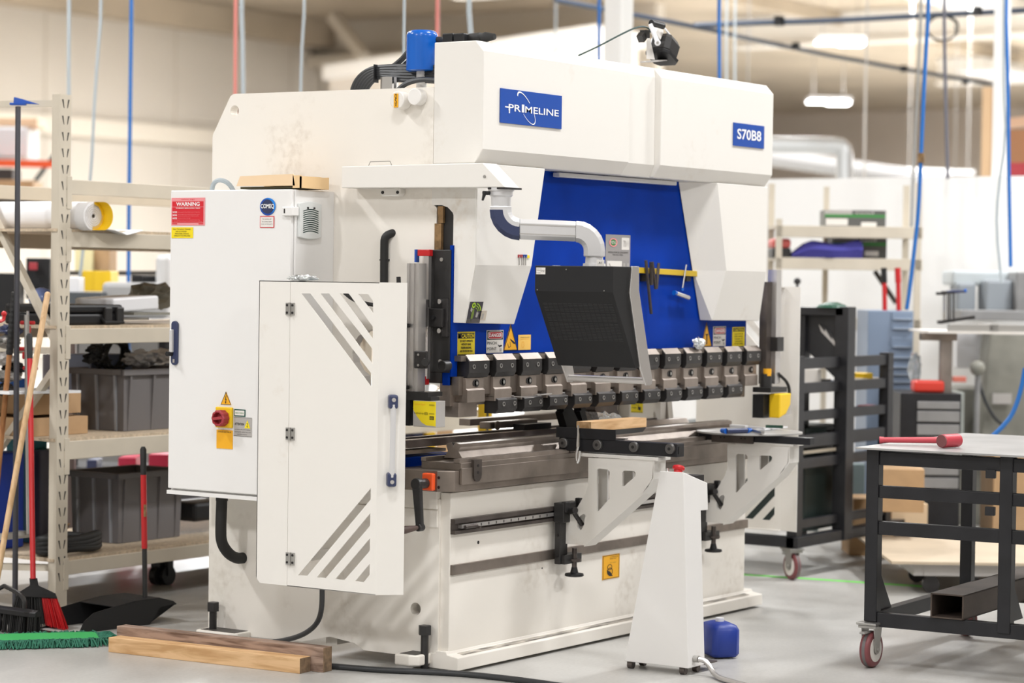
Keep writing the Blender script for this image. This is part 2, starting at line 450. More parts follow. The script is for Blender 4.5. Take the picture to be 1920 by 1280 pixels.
# white partition behind the right hand shelving, top at 2.36 m
P0 = U(1440, 339, d=18.0); P1 = U(2100, 336, x=P0.x)
struct(MB().box(P0.x, P0.x + .12, P1.y - 3.0, P0.y + 1.4, 0, 2.36), 'wall_partition', 'partition')
# white steel columns
def column(pxl, pxr, d, name, cat_i):
    a = U(pxl, 640, d=d); c = U(pxr, 640, d=d); w = (c - a).length * .72; mid = (a + c) / 2
    o = MB(); o.box(mid.x - w/2, mid.x + w/2, mid.y - w/2, mid.y + w/2, 0, 6.99)
    struct(o, name, 'col_white', bev=.02); return mid
column(1122, 1180, 17.5, 'trim_%d' % bi, 0); bi += 1
column(1850, 1887, 17.2, 'trim_%d' % bi, 0); bi += 1

# big round duct and a white duct box on the far side
def duct(pts, r, m, label, rods):
    t = thing('air_duct', label, 'duct', tuple(pts[0]))
    MB().tube(pts, r, 16, smooth=1).build('duct_run', m, t, smooth=True)
    for p in rods: MB().cyl(p, (p.x, p.y, 6.98), .006).build('hanger_rod', 'zinc', t)
duct([U(1380, 271, d=24), U(1560, 273, d=24), U(1580, 274, d=24), U(1584, 296, d=24), U(1585, 470, d=24)], .085, 'galv',
     'silver round duct with an elbow beside the cream machine cover', [U(1400, 262, d=24)])
duct([U(1380, 285, d=34), U(1640, 322, d=33), U(1850, 360, d=32)], .12, mat('dull_duct', (.20, .195, .19), .5),
     'long dull grey duct running low along the far wall', [U(1400, 285, d=34), U(1790, 350, d=32.3)])
t = thing('strip_light', 'long white strip light glowing far behind the white partition', 'light', tuple(U(1760, 320, d=40)))
MB().bar(U(1694, 318, d=40), U(1826, 323, d=40), .07, .06).build('light_tube', mat('strip_glow', (1, 1, 1), emit=(.92, .96, 1), estr=1.0), t)
for px in (1705, 1815):
    p = U(px, 318, d=40); MB().cyl(p, (p.x, p.y, 6.98), .01).build('hanger_rod', 'zinc', t)

# high bay lights seen in the long bay
M['lamp_glow'] = mat('lamp_glow', (1, 1, 1), emit=(1, .99, .97), estr=14)
def high_bay(px, py, d, label):
    c = U(px, py, d=d)
    t = thing('bay_or_fill_light', label, 'ceiling light', (c.x, c.y, c.z), RZV, 'high bay lights over the far bay')
    o = MB().box(-.40, -.02, -.3, .3, -.02, .0).box(.02, .46, -.3, .3, -.05, -.03).build('lamp_panel', 'lamp_glow', t, local=True)
    o = MB().box(-.42, .48, -.32, .32, .003, .08).build('lamp_housing', 'white', t, local=True)
    for hx in (-.3, .34): MB().cyl((hx, 0, .08), (hx, 0, 6.98 - c.z), .01).build('hanging_rod', 'zinc', t, local=True)
    return t
high_bay(1573, 78, 45, 'glowing high bay light nearest the ceiling pipe, upper of the pair')
high_bay(1551, 190, 52, 'glowing high bay light further off, lower of the pair')
for (lx, ly, lp) in LIGHT_SPOTS:
    t = thing('bay_or_fill_light', 'white high bay or added fill light over the shop floor, above the picture', 'ceiling light', (lx, ly, 6.34), 0, 'high bay lights over the shop floor')
    MB().box(-.62, .62, -.27, .27, 0, .07).build('lamp_housing', 'white', t, local=True)
    for hx in (-.4, .4): MB().cyl((hx, 0, .07), (hx, 0, .65), .008).build('hanging_rod', 'zinc', t, local=True)

for (lx, ly, lp) in FAR_FILL:
    t = thing('bay_or_fill_light', 'large white fill light added close under the roof of the far bay', 'ceiling light', (lx, ly, 6.34), 0, 'added fill lights over the far bay')
    MB().box(-1.22, 1.22, -.52, .52, 0, .07).build('lamp_housing', 'white', t, local=True)
    for hx in (-.8, .8): MB().cyl((hx, 0, .07), (hx, 0, .65), .01).build('hanging_rod', 'zinc', t, local=True)

# compressed air pipes under the roof
def pipe(pts, r, label, clamps):
    t = thing('air_pipe', label, 'pipe', tuple(pts[0]), 0, 'dark air pipes under the roof')
    MB().tube(pts, r, 10, smooth=1).build('pipe_run', 'pipe_dark', t, smooth=True)
    for c in clamps: MB().cbox(c, (r*2.6, r*2.6, r*3)).build('pipe_clamp', 'black', t)
pipe([U(1040, 0, d=20), U(1330, 55, d=21), U(1400, 72, d=22), U(1610, 115, d=24), U(1862, 158, d=26)], .022, 'dark air pipe sloping down to the right under the roof',
     [U(1492, 87, d=22.6), U(1695, 129, d=24.6), U(1810, 152, d=25.6)])
pipe([U(1300, 48, d=21), U(1400, 43, d=21), U(1560, 39, d=21), U(1700, 31, d=21), U(1930, 19, d=21)], .026, 'dark air pipe running nearly level near the top edge',
     [U(1461, 40, d=20.9), U(1832, 21, d=20.9)])
# hose coil hanging at the pipe
c = U(1768, 52, d=20.9); pts = [c + RIGHT*(.13*math.cos(a)*(1+.08*math.sin(2.3*a))) + V(0,0,.105*math.sin(a)) + FWD*(.006*a) for a in [k*2*PI/24 for k in range(50)]]
tag(MB().tube(pts, .008, 8).build('hose_coil', 'rubber', smooth=True), 'small black hose coil hanging from the level ceiling pipe', 'hose')

# hanging drops: hoses and cables that come from the roof
def drop(name, pts, r, m, label, cat, group=None):
    top = pts[0]; t = Vector((top.x, top.y, 6.95))
    return tag(MB().tube([t] + pts, r, 8, smooth=1).build(name, m, smooth=True), label, cat, group)
D = 15.5
drop('air_hose', [U(247, 0, d=D), U(243, 300, d=D), U(241, 470, d=D), U(241, 700, d=D), U(252, 900, d=D)], .0125, 'hose_blue', 'blue air hose hanging between the beige rack post and the machine', 'hose')
drop('power_cable', [U(129, 0, d=D), U(129, 300, d=D), U(127, 520, d=D)], .012, 'hose_grey', 'pale grey cable hanging just behind the beige rack post', 'cable')
drop('power_cable', [U(192, 0, d=D), U(178, 170, d=D), U(171, 330, d=D), U(152, 500, d=D), U(142, 600, d=D)], .010, 'hose_grey', 'pale grey cable curving down behind the white roll', 'cable')
drop('air_hose', [U(442, 0, d=D), U(441, 200, d=D), U(440, 420, d=D)], .012, 'hose_pink', 'faded red hose hanging beside a grey cable left of the blue filter', 'hose')
drop('power_cable', [U(452, 0, d=D+.4), U(456, 110, d=D+.4), U(457, 420, d=D+.4)], .014, 'hose_grey', 'thick grey cable right beside the faded red hose', 'cable')
drop('power_cable', [U(572, 0, d=D), U(564, 120, d=D), U(560, 420, d=D)], .009, 'hose_grey', 'thin grey cable hanging halfway between red hose and blue filter', 'cable')
drop('power_cable', [U(758, 0, d=13.4), U(757, 100, d=13.4), U(757, 420, d=13.4)], .008, 'hose_grey', 'thin grey cable hanging behind the blue oil filter', 'cable')
drop('air_hose', [U(820, 0, d=D+1), U(820, 250, d=D+1)], .014, 'hose_pink', 'faded red hose hanging behind the black valve block', 'hose')
drop('power_cable', [U(878, 0, d=D), U(884, 80, d=D), U(884, 300, d=D)], .016, 'hose_grey', 'pale cable hanging right of the black valve block', 'cable')
drop('power_cable', [U(1042, 0, d=24), U(1041, 300, d=24)], .011, 'hose_grey', 'thin grey cable hanging left of the white column', 'cable')
drop('air_hose', [U(1123, 0, d=16.6), U(1123, 300, d=16.6)], .012, 'hose_blue', 'blue air hose running down the left side of the white column', 'hose')
drop('air_hose', [U(1348, 0, d=D), U(1349, 130, d=D), U(1349, 400, d=D)], .012, 'hose_blue', 'blue air hose hanging right of the black work light', 'hose')
drop('power_cable', [U(1362, 0, d=20), U(1362, 300, d=20)], .009, 'hose_grey', 'grey cable just right of the blue hose by the work light', 'cable')
drop('power_cable', [U(1378, 0, d=20), U(1378, 300, d=20)], .009, 'hose_grey', 'second grey cable right of the blue hose by the work light', 'cable')
drop('power_cable', [U(1627, 0, d=24), U(1622, 200, d=24), U(1620, 400, d=24)], .012, mat('pale_cable', (.6, .57, .53), .5), 'pale cable hanging past the two high bay lights', 'cable')
D = 14.3
o = drop('air_hose', [U(1742, 0, d=D), U(1734, 130, d=D), U(1727, 290, d=D), U(1722, 400, d=D), U(1714, 470, d=D), U(1706, 540, d=D), U(1700, 580, d=D)], .0125, 'hose_blue', 'blue air hose with brass fitting hanging in front of the white partition', 'hose')
c0 = U(1727, 287, d=D); MB().cyl(c0, U(1727, 305, d=D), .02).build('brass_fitting', 'brass', o)
drop('power_cable', [U(1728, 0, d=17), U(1720, 180, d=17), U(1712, 330, d=17), U(1709, 440, d=17)], .011, mat('mid_grey_cable', (.28, .28, .27), .5), 'grey cable hanging left of the blue hose with brass fitting', 'cable')
drop('power_cable', [U(1770, 0, d=17), U(1772, 150, d=17), U(1777, 335, d=17)], .013, mat('dark_cable', (.12, .12, .15), .5), 'dark cable hanging through the hose coil', 'cable')
drop('air_hose', [U(1885, 0, d=15), U(1890, 160, d=15), U(1891, 300, d=15), U(1895, 500, d=15)], .0125, 'hose_blue', 'blue air hose hanging right of the rightmost white column', 'hose')
drop('power_cable', [U(1882, 0, d=15), U(1882, 170, d=15), U(1886, 260, d=15), U(1871, 360, d=15), U(1868, 430, d=15), U(1878, 530, d=15)], .009, 'hose_grey', 'thin grey cable wavering beside the rightmost white column', 'cable')
# top right storage seen over the partition
o = MB().cbox(U(1925, 322, d=22), (.16, .30, .16)).build('storage_bin', 'dullred'); tag(o, 'red bin on high storage at the right edge', 'bin')
o = MB().cbox(U(1925, 275, d=23), (.2, .35, .32)).build('wooden_crate', mat('crate_brown', (.32, .15, .07), .8)); tag(o, 'brown wooden crate above the red bin at the right edge', 'crate')
t = thing('storage_rack', 'orange and tan high storage rack behind the rightmost column', 'rack', tuple(U(1850, 640, d=24)))
t.location.z = 0
for px in (1846, 1858):
    a = U(px, 640, d=24); MB().box(a.x-.05, a.x+.05, a.y-.05, a.y+.05, 0, U(px, 165, d=24).z).build('post', mat('rack_tan', (.72, .50, .30), .6), t)
MB().bar(U(1850, 307, d=24), U(1935, 307, d=24), .06, .1).build('shelf_beam', 'orange', t)
MB().bar(U(1850, 236, d=24), U(1935, 226, d=24), .06, .1).build('shelf_beam', mat('rack_tan2', (.70, .45, .30), .6), t)
# ================================================================ PRESS BRAKE
PB = thing('press_brake', 'large cream and blue hydraulic press brake with electrical cabinet, guard door and control pendant', 'press brake', (1.25, .6, 0))
YH = -.144
def arc(cx, cy, r, a0, a1, n=6): return [(cx + r*math.cos(math.radians(a0 + (a1-a0)*i/n)), cy + r*math.sin(math.radians(a0 + (a1-a0)*i/n))) for i in range(n+1)]
# side frames: thick plates with a throat, a lifting hole and rounded upper back corner
def frame_outline():
    p = [(1.27, .045), (1.275, 2.17)] + arc(1.235, 2.19, .04, 0, 45, 3) + arc(1.15, 2.335, .04, 45, 90, 3)
    p += [(.10, 2.37), (.10, 1.90), (.078, 1.88), (.078, 1.42), (.40, 1.38)] + arc(.40, 1.28, .10, 90, -90, 8)[1:-1] + [(.40, .86), (.36, .70), (.045, .70)]
    p += [(.045, .05), (.42, .05), (.47, .075), (.60, .09), (.75, .055)]
    return p
def circ(cy, cz, r, n=18): return [(cy + r*math.cos(2*PI*i/n), cz + r*math.sin(2*PI*i/n)) for i in range(n)]
MB().holed(frame_outline(), [circ(1.152, 2.302, .024), circ(.158, .245, .026)], 'x', .0, .045).build('side_frame', 'cream_base', PB)
MB().holed(frame_outline(), [circ(1.152, 2.302, .024)], 'x', 2.46, 2.505).build('side_frame', 'cream_base', PB)
# rear tank bridging the frames
MB().box(.05, 2.45, .30, 1.10, 1.75, 2.345).build('oil_tank', 'cream', PB, bev=.005)
MB().box(.05, 2.45, .12, .28, 1.45, 2.3).build('cylinder_beam', 'cream', PB)
MB().box(.05, 2.45, .60, .66, .05, .60).build('cross_beam', 'cream_base', PB)
MB().box(2.38, 2.455, .70, .85, .60, 1.6).box(2.40, 2.455, .42, .46, .8, 1.4).build('inner_rib', 'cream_base', PB)
# base: front plate with foot flange, end block
fp = MB(); fp.box(.014, 2.52, 0, .05, .05, .728)
fp.build('front_plate', 'cream_base', PB, bev=.003)
ft = MB(); ft.prism([(-.06, .012), (.11, .012), (.11, .07), (.052, .075), (.05, .085), (.0, .085), (-.006, .072), (-.06, .064)], 'x', -.005, 2.60)
ft.build('foot_flange', 'cream_base', PB, bev=.003)
MB().prism([(-.012, .0735), (-.024, .0715), (-.040, .0695), (-.040, .0680), (-.008, .0690)], 'x', .06, 2.5).build('grime_line', mat('ledge_grime', (.60, .55, .48), .7, noise=.75, nscale=9, stretch=(1, 6, 6)), PB)
MB().box(-.012, .05, .052, .60, .66, .735).build('side_ledge', 'cream_base', PB, bev=.002)
MB().box(-.006, .03, .052, .60, .585, .655).build('side_cover_strip', 'cream_base', PB, bev=.002)
# T slot rail along the upper front, ground rail lower down
r = MB(); r.box(.016, 2.53, -.022, .0, .560, .574).box(.016, 2.53, -.022, .0, .604, .622).box(.016, 2.53, -.006, .002, .574, .604).build('slotted_rail', 'steel_dark', PB)
r = MB().use('alu'); r.box(.06, 2.5, -.026, -.004, .582, .597)
r.use('ink')
for i in range(16): r.box(.14 + i*.055, .146 + i*.055, -.0265, -.0255, .584, .595)
r.build('scale_bar', 'alu', PB)
MB().cyl((.075, -.03, .586), (.16, -.03, .587), .008).cyl((.165, -.028, .580), (.165, -.045, .580), .006).build('stop_pin', 'steel_dark', PB)
MB().box(.018, 2.53, -.012, .002, .393, .435).build('ground_rail', 'steel', PB, bev=.002)
# levelling pads and jack bolts
for (y0, y1, bx, by) in ((1.03, 1.255, -.05, 1.20), (.075, .19, -.035, .085)):
    pd = MB(); pd.prism([(.0, y0), (-.085, y0), (-.11, y0 + .035), (-.11, y1 - .01), (-.09, y1), (0, y1)], 'z', .028, .072)
    p = pd.build('levelling_pad', 'cream_base', PB, bev=.006)
    MB().box(-.09, 0, y0 + .015, y1 - .02, .0722, .0735).build('oil_film', mat('oily_dirt', (.05, .045, .04), .5), p)
    MB().cyl((bx, by, .0), (bx, by, .15), .016).cyl((bx, by, .15), (bx, by, .188), .027, n=6).cyl((bx, by, .0), (bx, by, .012), .05).build('jack_bolt', 'black_satin', p)
    for bxx in (1, ):
        pass
# small hole marks
MB().cyl((.7, -.0005, .36), (.7, .002, .36), .004).cyl((.43*.5, -.001, .511), (.43*.5, .002, .511), .007).build('screw_hole', 'ink', PB)

# ---- steel bed with die
bed = MB().prism([(-.07, .34), (-.07, .008), (-.028, -.05), (2.54, -.05), (2.54, .34)], 'z', .737, .822).build('bed', 'steel', PB, bev=.003)
MB().box(.002, 2.53, -.064, -.05, .765, .832).build('clamp_plate', 'steel', bed, bev=.002)
MB().box(.002, 2.53, -.058, .14, .822, .852).build('die_holder', 'steel', bed, bev=.002)
dh = MB(); dh.box(.0, 2.53, -.052, -.022, .852, .868).box(.0, 2.53, .115, .14, .852, .868).build('die_rail', 'tool_steel', bed)
dp = [(.052,.866),(.048,.872),(.032,.895),(.040,.912),(.040,.925),(.016,.930),(.006,.914),(-.004,.930),(-.028,.925),(-.028,.912),(-.020,.895),(-.036,.872),(-.040,.866)]
dp = [(y + .045, z - .004) for y, z in dp]
MB().prism(dp, 'x', .10, 2.40).build('v_die', 'tool_steel', bed)
MB().prism([(.06,.9265),(.051,.9125),(.0415,.9265),(.0405,.9265),(.051,.9095),(.061,.9265)], 'x', .10, 2.40).build('die_groove', 'bright', bed)
MB().box(.12, 2.40, -.02, .004, .862, .8665).build('bright_strip', 'bright', bed)
for x in (.075, 1.0):
    MB().prism([(x, .862), (x + .055, .862), (x + .055, .80)] + [(x + .0275 + .0275*math.cos(a), .80 + .0275*math.sin(a)) for a in (-.5, -1.1, -1.57, -2.1, -2.7)] + [(x, .80)], 'y', -.072, -.058).build('clamp_tab', 'steel_dark', bed)
MB().cyl((.103, -.073, .81), (.103, -.071, .81), .006).cyl((.103, -.073, .838), (.103, -.071, .838), .006).build('tab_screw', 'ink', bed)
# left end: orange counter, crank
MB().box(-.094, -.07, .014, .068, .742, .812).build('position_counter', 'orange', PB, bev=.006)
MB().cyl((-.0715, .0, .795), (-.0695, .0, .795), .006).cyl((-.0715, .0, .756), (-.0695, .0, .756), .006).build('bolt_hole', 'ink', PB)
ck = MB(); ck.cyl((-.094, .045, .772), (-.155, .045, .772), .020).cyl((-.145, .045, .772), (-.17, .045, .772), .024)
ck.prism([(.066, .785), (.024, .785), (.012, .60), (.042, .60)], 'x', -.168, -.148)
ck.cyl((-.14, .027, .60), (-.175, .027, .60), .016)
k = ck.build('crank_arm', 'black_satin', PB, bev=.004)
MB().lathe((-.17, .027, .60), (-1, .45, -.12), [(0, .006), (.01, .010), (.06, .016), (.085, .015), (.092, .008)]).build('crank_grip', mat('brown_grip', (.10, .065, .055), .5), k, smooth=True)
MB().cyl((-.09, .20, .752), (-.02, .36, .79), .026).build('hose_elbow', 'navy', PB, smooth=True)
# blue carriage and rear gauge rails seen over the bed's left end
MB().box(-.03, .40, .22, .60, .738, .86).build('blue_carriage', 'blue', PB, bev=.004)
MB().box(-.05, .30, .23, .52, .872, .885).build('carriage_plate', mat('pale_beige_plate', (.42, .35, .28), .6), PB)
MB().box(-.03, 2.4, .44, .47, .888, .918).box(-.03, 2.4, .47, .50, .888, .905).build('gauge_rail', 'steel_dark', PB)
MB().prism([(.25, .895), (.33, .895), (.31, .925), (.27, .925)], 'x', .06, 2.40).build('gauge_rail', 'tool_steel', PB)
# back gauge across the table
g = MB(); g.box(.95, 1.95, .56, .62, .935, .965).build('back_gauge_beam', 'steel', PB)
MB().box(.82, 1.20, .36, .42, .935, .965).cyl((.86, .355, .95), (.86, .345, .95), .02).build('back_gauge_block', 'steel', PB, bev=.004)
MB().box(1.00, 1.22, .30, .36, .922, .950).build('gauge_head', 'black_satin', PB)
MB().box(1.70, 2.1, .42, .5, .915, .935).build('gauge_plate', 'steel_dark', PB)
# gauge fingers: two black stepped tabs leaning
for (dx, dy) in ((0, 0), (32, -2)):
    q = [U(a + dx, b_ + dy, y=.16) for a, b_ in ((1056,765),(1071,761),(1085,789),(1089,812),(1066,812),(1063,800),(1055,773),(1058,770))]
    MB().prism([(v.x, v.z) for v in q], 'y', .16, .20).build('gauge_finger', 'black', PB)
# special gooseneck punch above the timber block
q = [U(a, b_, y=.0) for a, b_ in ((1128,720),(1170,718),(1169,733),(1157,740),(1157,767),(1163,780),(1124,783),(1116,768),(1116,740),(1128,735))]
gp = MB().prism([(v.x, v.z) for v in q], 'y', .0, .05).build('narrow_punch', 'steel_dark', PB)
q = [U(a, b_, y=-.006) for a, b_ in ((1119,772),(1130,774),(1134,770),(1142,776),(1150,773),(1162,778),(1168,786),(1124,789))]
MB().prism([(v.x, v.z) for v in q], 'y', -.006, .056).build('foil_wrap', 'foil', gp)

# ---- ram
ram = MB(); ram.holed([(.03, 1.287), (.03, 1.98), (.42, 2.1), (2.1, 2.1), (2.50, 1.98), (2.50, 1.285)], [], 'y', 0.0, .06)
ram = ram.build('ram', 'blue', PB, bev=.003)
MB().box(-.012, .03, -.012, .0, 1.20, 1.73).box(-.015, .03, .0, .028, 1.165, 1.30).build('ram_end_plate', 'blue', ram)
MB().cyl((-.03, -.01, 1.245), (-.075, -.01, 1.245), .022).build('end_knob', 'black_satin', ram, smooth=True, bev=.003)
MB().bar((.72, -.03, 2.045), (1.72, -.03, 2.048), .035, .02).build('light_strip_housing', 'alu_light', PB, bev=.004)
# ---- punch clamps and punches under the ram: 13 stations
def station(x, ww, low=True):
    c = MB(); c.prism([(-.002, 1.287), (-.040, 1.287), (-.062, 1.262), (-.062, 1.215), (-.052, 1.195), (-.002, 1.195)], 'x', x, x + ww)
    k = c.build('clamp_block', 'clamp_dark', PB, bev=.002)
    MB().prism([(-.0405, 1.2875), (-.0625, 1.2632), (-.0632, 1.2640), (-.0412, 1.2885)], 'x', x + .002, x + ww - .002).build('worn_edge', 'steel', k)
    for f in (.22, .78):
        MB().cyl((x + ww*f, -.0615, 1.240), (x + ww*f, -.0645, 1.240), .0095, n=12).build('clamp_screw', 'zinc', k)
        MB().cyl((x + ww*f, -.0645, 1.241), (x + ww*f, -.0650, 1.241), .0055, n=10).build('screw_socket', 'ink', k)
def punch_station(x, ww, low=True):
    b_ = MB(); b_.prism([(.01, 1.195), (-.050, 1.195), (-.050, 1.150), (-.058, 1.145), (-.058, 1.095), (.01, 1.095)], 'x', x - .004, x + ww - .025)
    k = b_.build('punch_holder', 'tool_steel', PB, bev=.002)
    MB().cyl((x + ww*.47, -.0495, 1.172), (x + ww*.47, -.0525, 1.172), .016, n=14).cyl((x + ww*.38, -.0495, 1.172), (x + ww*.38, -.0525, 1.172), .013, n=14).build('holder_slot', 'ink', k)
    MB().cyl((x + ww*.47, -.0525, 1.172), (x + ww*.47, -.0545, 1.172), .008, n=6).build('holder_screw', 'zinc', k)
    if low:
        l = MB(); l.prism([(.0, 1.112), (-.050, 1.112), (-.070, 1.100), (-.070, 1.062), (-.055, 1.043), (.0, 1.043)], 'x', x + .004, x + ww)
        q = l.build('lower_clamp', 'clamp_dark', PB, bev=.002)
        MB().prism([(.0, 1.1125), (-.0505, 1.1125), (-.0505, 1.1145), (.0, 1.1145)], 'x', x - .004, x + ww + .004).build('shim_strip', 'alu', q)
        for f in (.3, .85):
            MB().cyl((x + ww*f, -.0695, 1.082), (x + ww*f, -.0725, 1.082), .0095, n=12).build('clamp_screw', 'zinc', q)
            MB().cyl((x + ww*f, -.0725, 1.083), (x + ww*f, -.0730, 1.083), .0055, n=10).build('screw_socket', 'ink', q)
pitch = .196
for i in range(13):
    x = .045 + i * pitch
    ww = .146
    station(x, ww)
    punch_station(x, ww, low=(0 < i < 12))
MB().box(-.0, 2.49, .0, .05, 1.08, 1.285).build('punch_rail', 'tool_steel', PB)
MB().box(.01, 2.49, -.045, .0, 1.262, 1.284).box(.01, 2.49, -.035, .0, 1.125, 1.20).build('clamp_rail', 'steel', PB)
MB().box(.02, .15, -.03, .04, 1.035, 1.095).build('end_punch', 'tool_steel', PB, bev=.002)
MB().box(2.36, 2.44, -.03, .04, 1.04, 1.095).build('end_punch', 'tool_steel', PB, bev=.002)
# two odd flat blades caught in the clamps
MB().bar((.33, -.085, 1.112), (.43, -.12, 1.106), .012, .003).bar((.50, -.085, 1.112), (.62, -.08, 1.115), .02, .004).build('feeler_blade', 'alu', PB)

# ---- top housings
def housing(x0, x1, dy=0, endcap=True):
    yh = YH + dy
    return MB().prism([(.10, 2.55), (-.105, 2.55), (yh, 2.507), (yh, 2.116), (-.105 + dy*.5, 2.060), (.10, 2.060)], 'x', x0, x1)
a = housing(0, 1.131).build('top_cover', 'cream', PB, bev=.004)
housing(1.131, 1.403, .032).build('top_cover', 'cream', PB, bev=.004)
housing(1.403, 2.472).build('top_cover', 'cream', PB, bev=.004)
MB().box(.02, 2.45, .10, .11, 2.06, 2.548).build('housing_back', 'cream', PB)
# ---- lower front covers with the sloping chin (left, right)
def chin(x0b, x1t, x1m, x1b, x0m=None, right=False):
    yf = -.121
    m_ = MB()
    if not right:
        rings = [[(0, yf, 2.06), (x1t, yf, 2.06), (x1t, -.004, 2.06), (0, -.004, 2.06)],
                 [(0, yf, 1.652), (x1m, yf, 1.652), (x1m + .01, -.004, 1.652), (0, -.004, 1.652)],
                 [(0, -.068, 1.418), (x1b, -.068, 1.41), (x1b, -.004, 1.41), (0, -.004, 1.418)]]
    else:
        rings = [[(1.97, yf, 2.06), (2.472, yf, 2.06), (2.472, -.004, 2.06), (1.808, -.004, 2.06)],
                 [(2.07, yf, 1.65), (2.470, yf, 1.65), (2.470, -.004, 1.65), (1.95, -.004, 1.65)],
                 [(2.035, -.068, 1.415), (2.505, -.068, 1.41), (2.505, -.004, 1.41), (2.03, -.004, 1.415)]]
    return m_.loft(rings)
chin(0, .495, .403, .358).build('front_cover', 'cream', PB, bev=.003)
chin(0, 0, 0, 0, right=True).build('front_cover', 'cream', PB, bev=.003)
# side cover over the left cylinder with rounded slot
sc_out = [(-.115, 1.945), (.098, 1.945), (.098, 1.892), (.045, 1.892)] + arc(.03, 1.845, .045, 75, 180, 6)[0:] + [(-.016, 1.42), (-.07, 1.419), (-.119, 1.653)]
MB().prism([(p[0], p[1]) for p in [(-.115, 2.06), (.10, 2.06), (.10, 1.892), (.05, 1.892), (.02, 1.883), (-.004, 1.862), (-.016, 1.835), (-.016, 1.42), (-.07, 1.419), (-.119, 1.653)]], 'x', -.004, .006).build('side_cover', 'cream', PB)
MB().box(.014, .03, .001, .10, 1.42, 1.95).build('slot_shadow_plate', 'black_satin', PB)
MB().box(-.002, .012, .045, .072, 1.82, 1.888).box(-.004, .012, .052, .085, 1.70, 1.818).build('gib_strip', 'brass', PB)

# ---- black encoder plate, linear scale and light-guard posts at the left end
bp = MB().box(-.02, -.012, -.008, .092, 1.215, 1.712).build('encoder_plate', 'black_satin', PB, bev=.003)
MB().box(-.018, -.010, .030, .11, 1.172, 1.235).build('encoder_plate', 'black_satin', PB, bev=.003)
for z, y in ((1.672, .035), (1.262, .035)): MB().cyl((-.021, y, z), (-.024, y, z), .008, n=12).build('plate_screw', 'zinc', bp)
MB().box(-.032, -.012, -.004, .024, 1.36, 1.515).box(-.05, -.03, .008, .085, 1.40, 1.475).build('encoder_bracket', 'clamp_dark', PB, bev=.003)
for z in (1.385, 1.503): MB().cyl((-.032, .028, z), (-.045, .028, z), .010, n=12).build('bracket_bolt', 'chrome', PB)
MB().cyl((-.05, .05, 1.438), (-.06, .05, 1.438), .009, n=10).build('bracket_bolt', 'black', PB)
MB().box(-.055, -.035, .075, .100, 1.19, 1.70).build('linear_scale', 'alu', PB)
MB().box(-.058, -.032, .070, .130, 1.685, 1.712).box(-.058, -.032, .080, .1, 1.165, 1.20).build('scale_end_cap', 'red', PB, bev=.003)
MB().box(-.05, -.03, .140, .150, 1.66, 1.712).build('blue_guide', 'sign_blue', PB)
MB().box(-.075, -.03, .085, .125, 1.40, 1.48).cyl((-.075, .07, 1.51), (-.075, .07, 1.48), .012).build('scale_reader', 'clamp_dark', PB, bev=.002)
def laser_post(x, y, zt, zb, side, name_l, inner=False):
    p = MB(); p.box(x - .03, x + .015, y - .03, y + .03, zb, zt).box(x - .036, x - .03, y - .03, y - .018, zb, zt).box(x - .036, x - .03, y + .018, y + .03, zb, zt).box(x - .036, x - .03, y - .006, y + .006, zb, zt)
    p.build('guard_post', 'alu', PB)
laser_post(-.10, .094, 1.655, 1.075, 0, '')
MB().box(-.15, -.137, .012, .074, 1.235, 1.305).build('post_clamp', 'clamp_dark', PB, bev=.004)
MB().cyl((-.15, .012, 1.262), (-.18, -.004, 1.262), .015).build('post_knob', 'black_satin', PB, smooth=True)
for (y, z) in ((.05, 1.29), (.05, 1.248), (.018, 1.272)): MB().cyl((-.15, y, z), (-.154, y, z), .005, n=10).build('clamp_screw', 'zinc', PB)
MB().tube([(-.15, .155, 1.60), (-.15, .15, 1.5), (-.15, .135, 1.42), (-.15, .135, 1.15), (-.15, .13, 1.09), (-.15, .15, 1.05)], .009, 10, smooth=2).build('sensor_cable', 'rubber', PB, smooth=True)
for z in (1.405, 1.157): MB().box(-.165, -.135, .105, .145, z - .008, z + .008).build('cable_clip', 'black', PB, bev=.003)
LZ = U(775.5, 751, x=-.162).z - 1.042
MB().box(-.16, -.06, -.005, .13, 1.060 + LZ, 1.078 + LZ).box(-.16, -.10, -.02, .13, 1.044 + LZ, 1.06 + LZ).build('sensor_bracket', 'black_satin', PB)
MB().box(-.154, -.03, .088, .155, .940 + LZ, 1.044 + LZ).cyl((-.165, .135, .95 + LZ), (-.165, .135, 1.04 + LZ), .013).build('sensor_body', 'black', PB)
LP_ = U(775.5, 751, x=-.162)
MB().box(-.1615, -.10, LP_.y - .112, LP_.y, LP_.z - .103, LP_.z + .002).build('sensor_housing', 'label_grey', PB, bev=.002)
Label(U(775.5, 751, x=-.162), *XF, .110, .101, 'label_yellow').shape([(0,.35),(.18,.62),(.38,.84),(.60,.95),(1,.97),(1,1),(0,1)], 'label_grey')\
  .text('sensor laser', .06, .08, .55, .16, 'label_orange').text('n-o/-o/-o-(@)', .05, .42, .66, .55, 'ink').text('=====', .72, .12, .95, .16, 'ink').text('=====', .72, .46, .95, .50, 'ink').rect(.74, .58, .93, .72, 'ink').text('4321', .76, .61, .90, .69, 'label_yellow')\
  .build('sensor_label', PB)
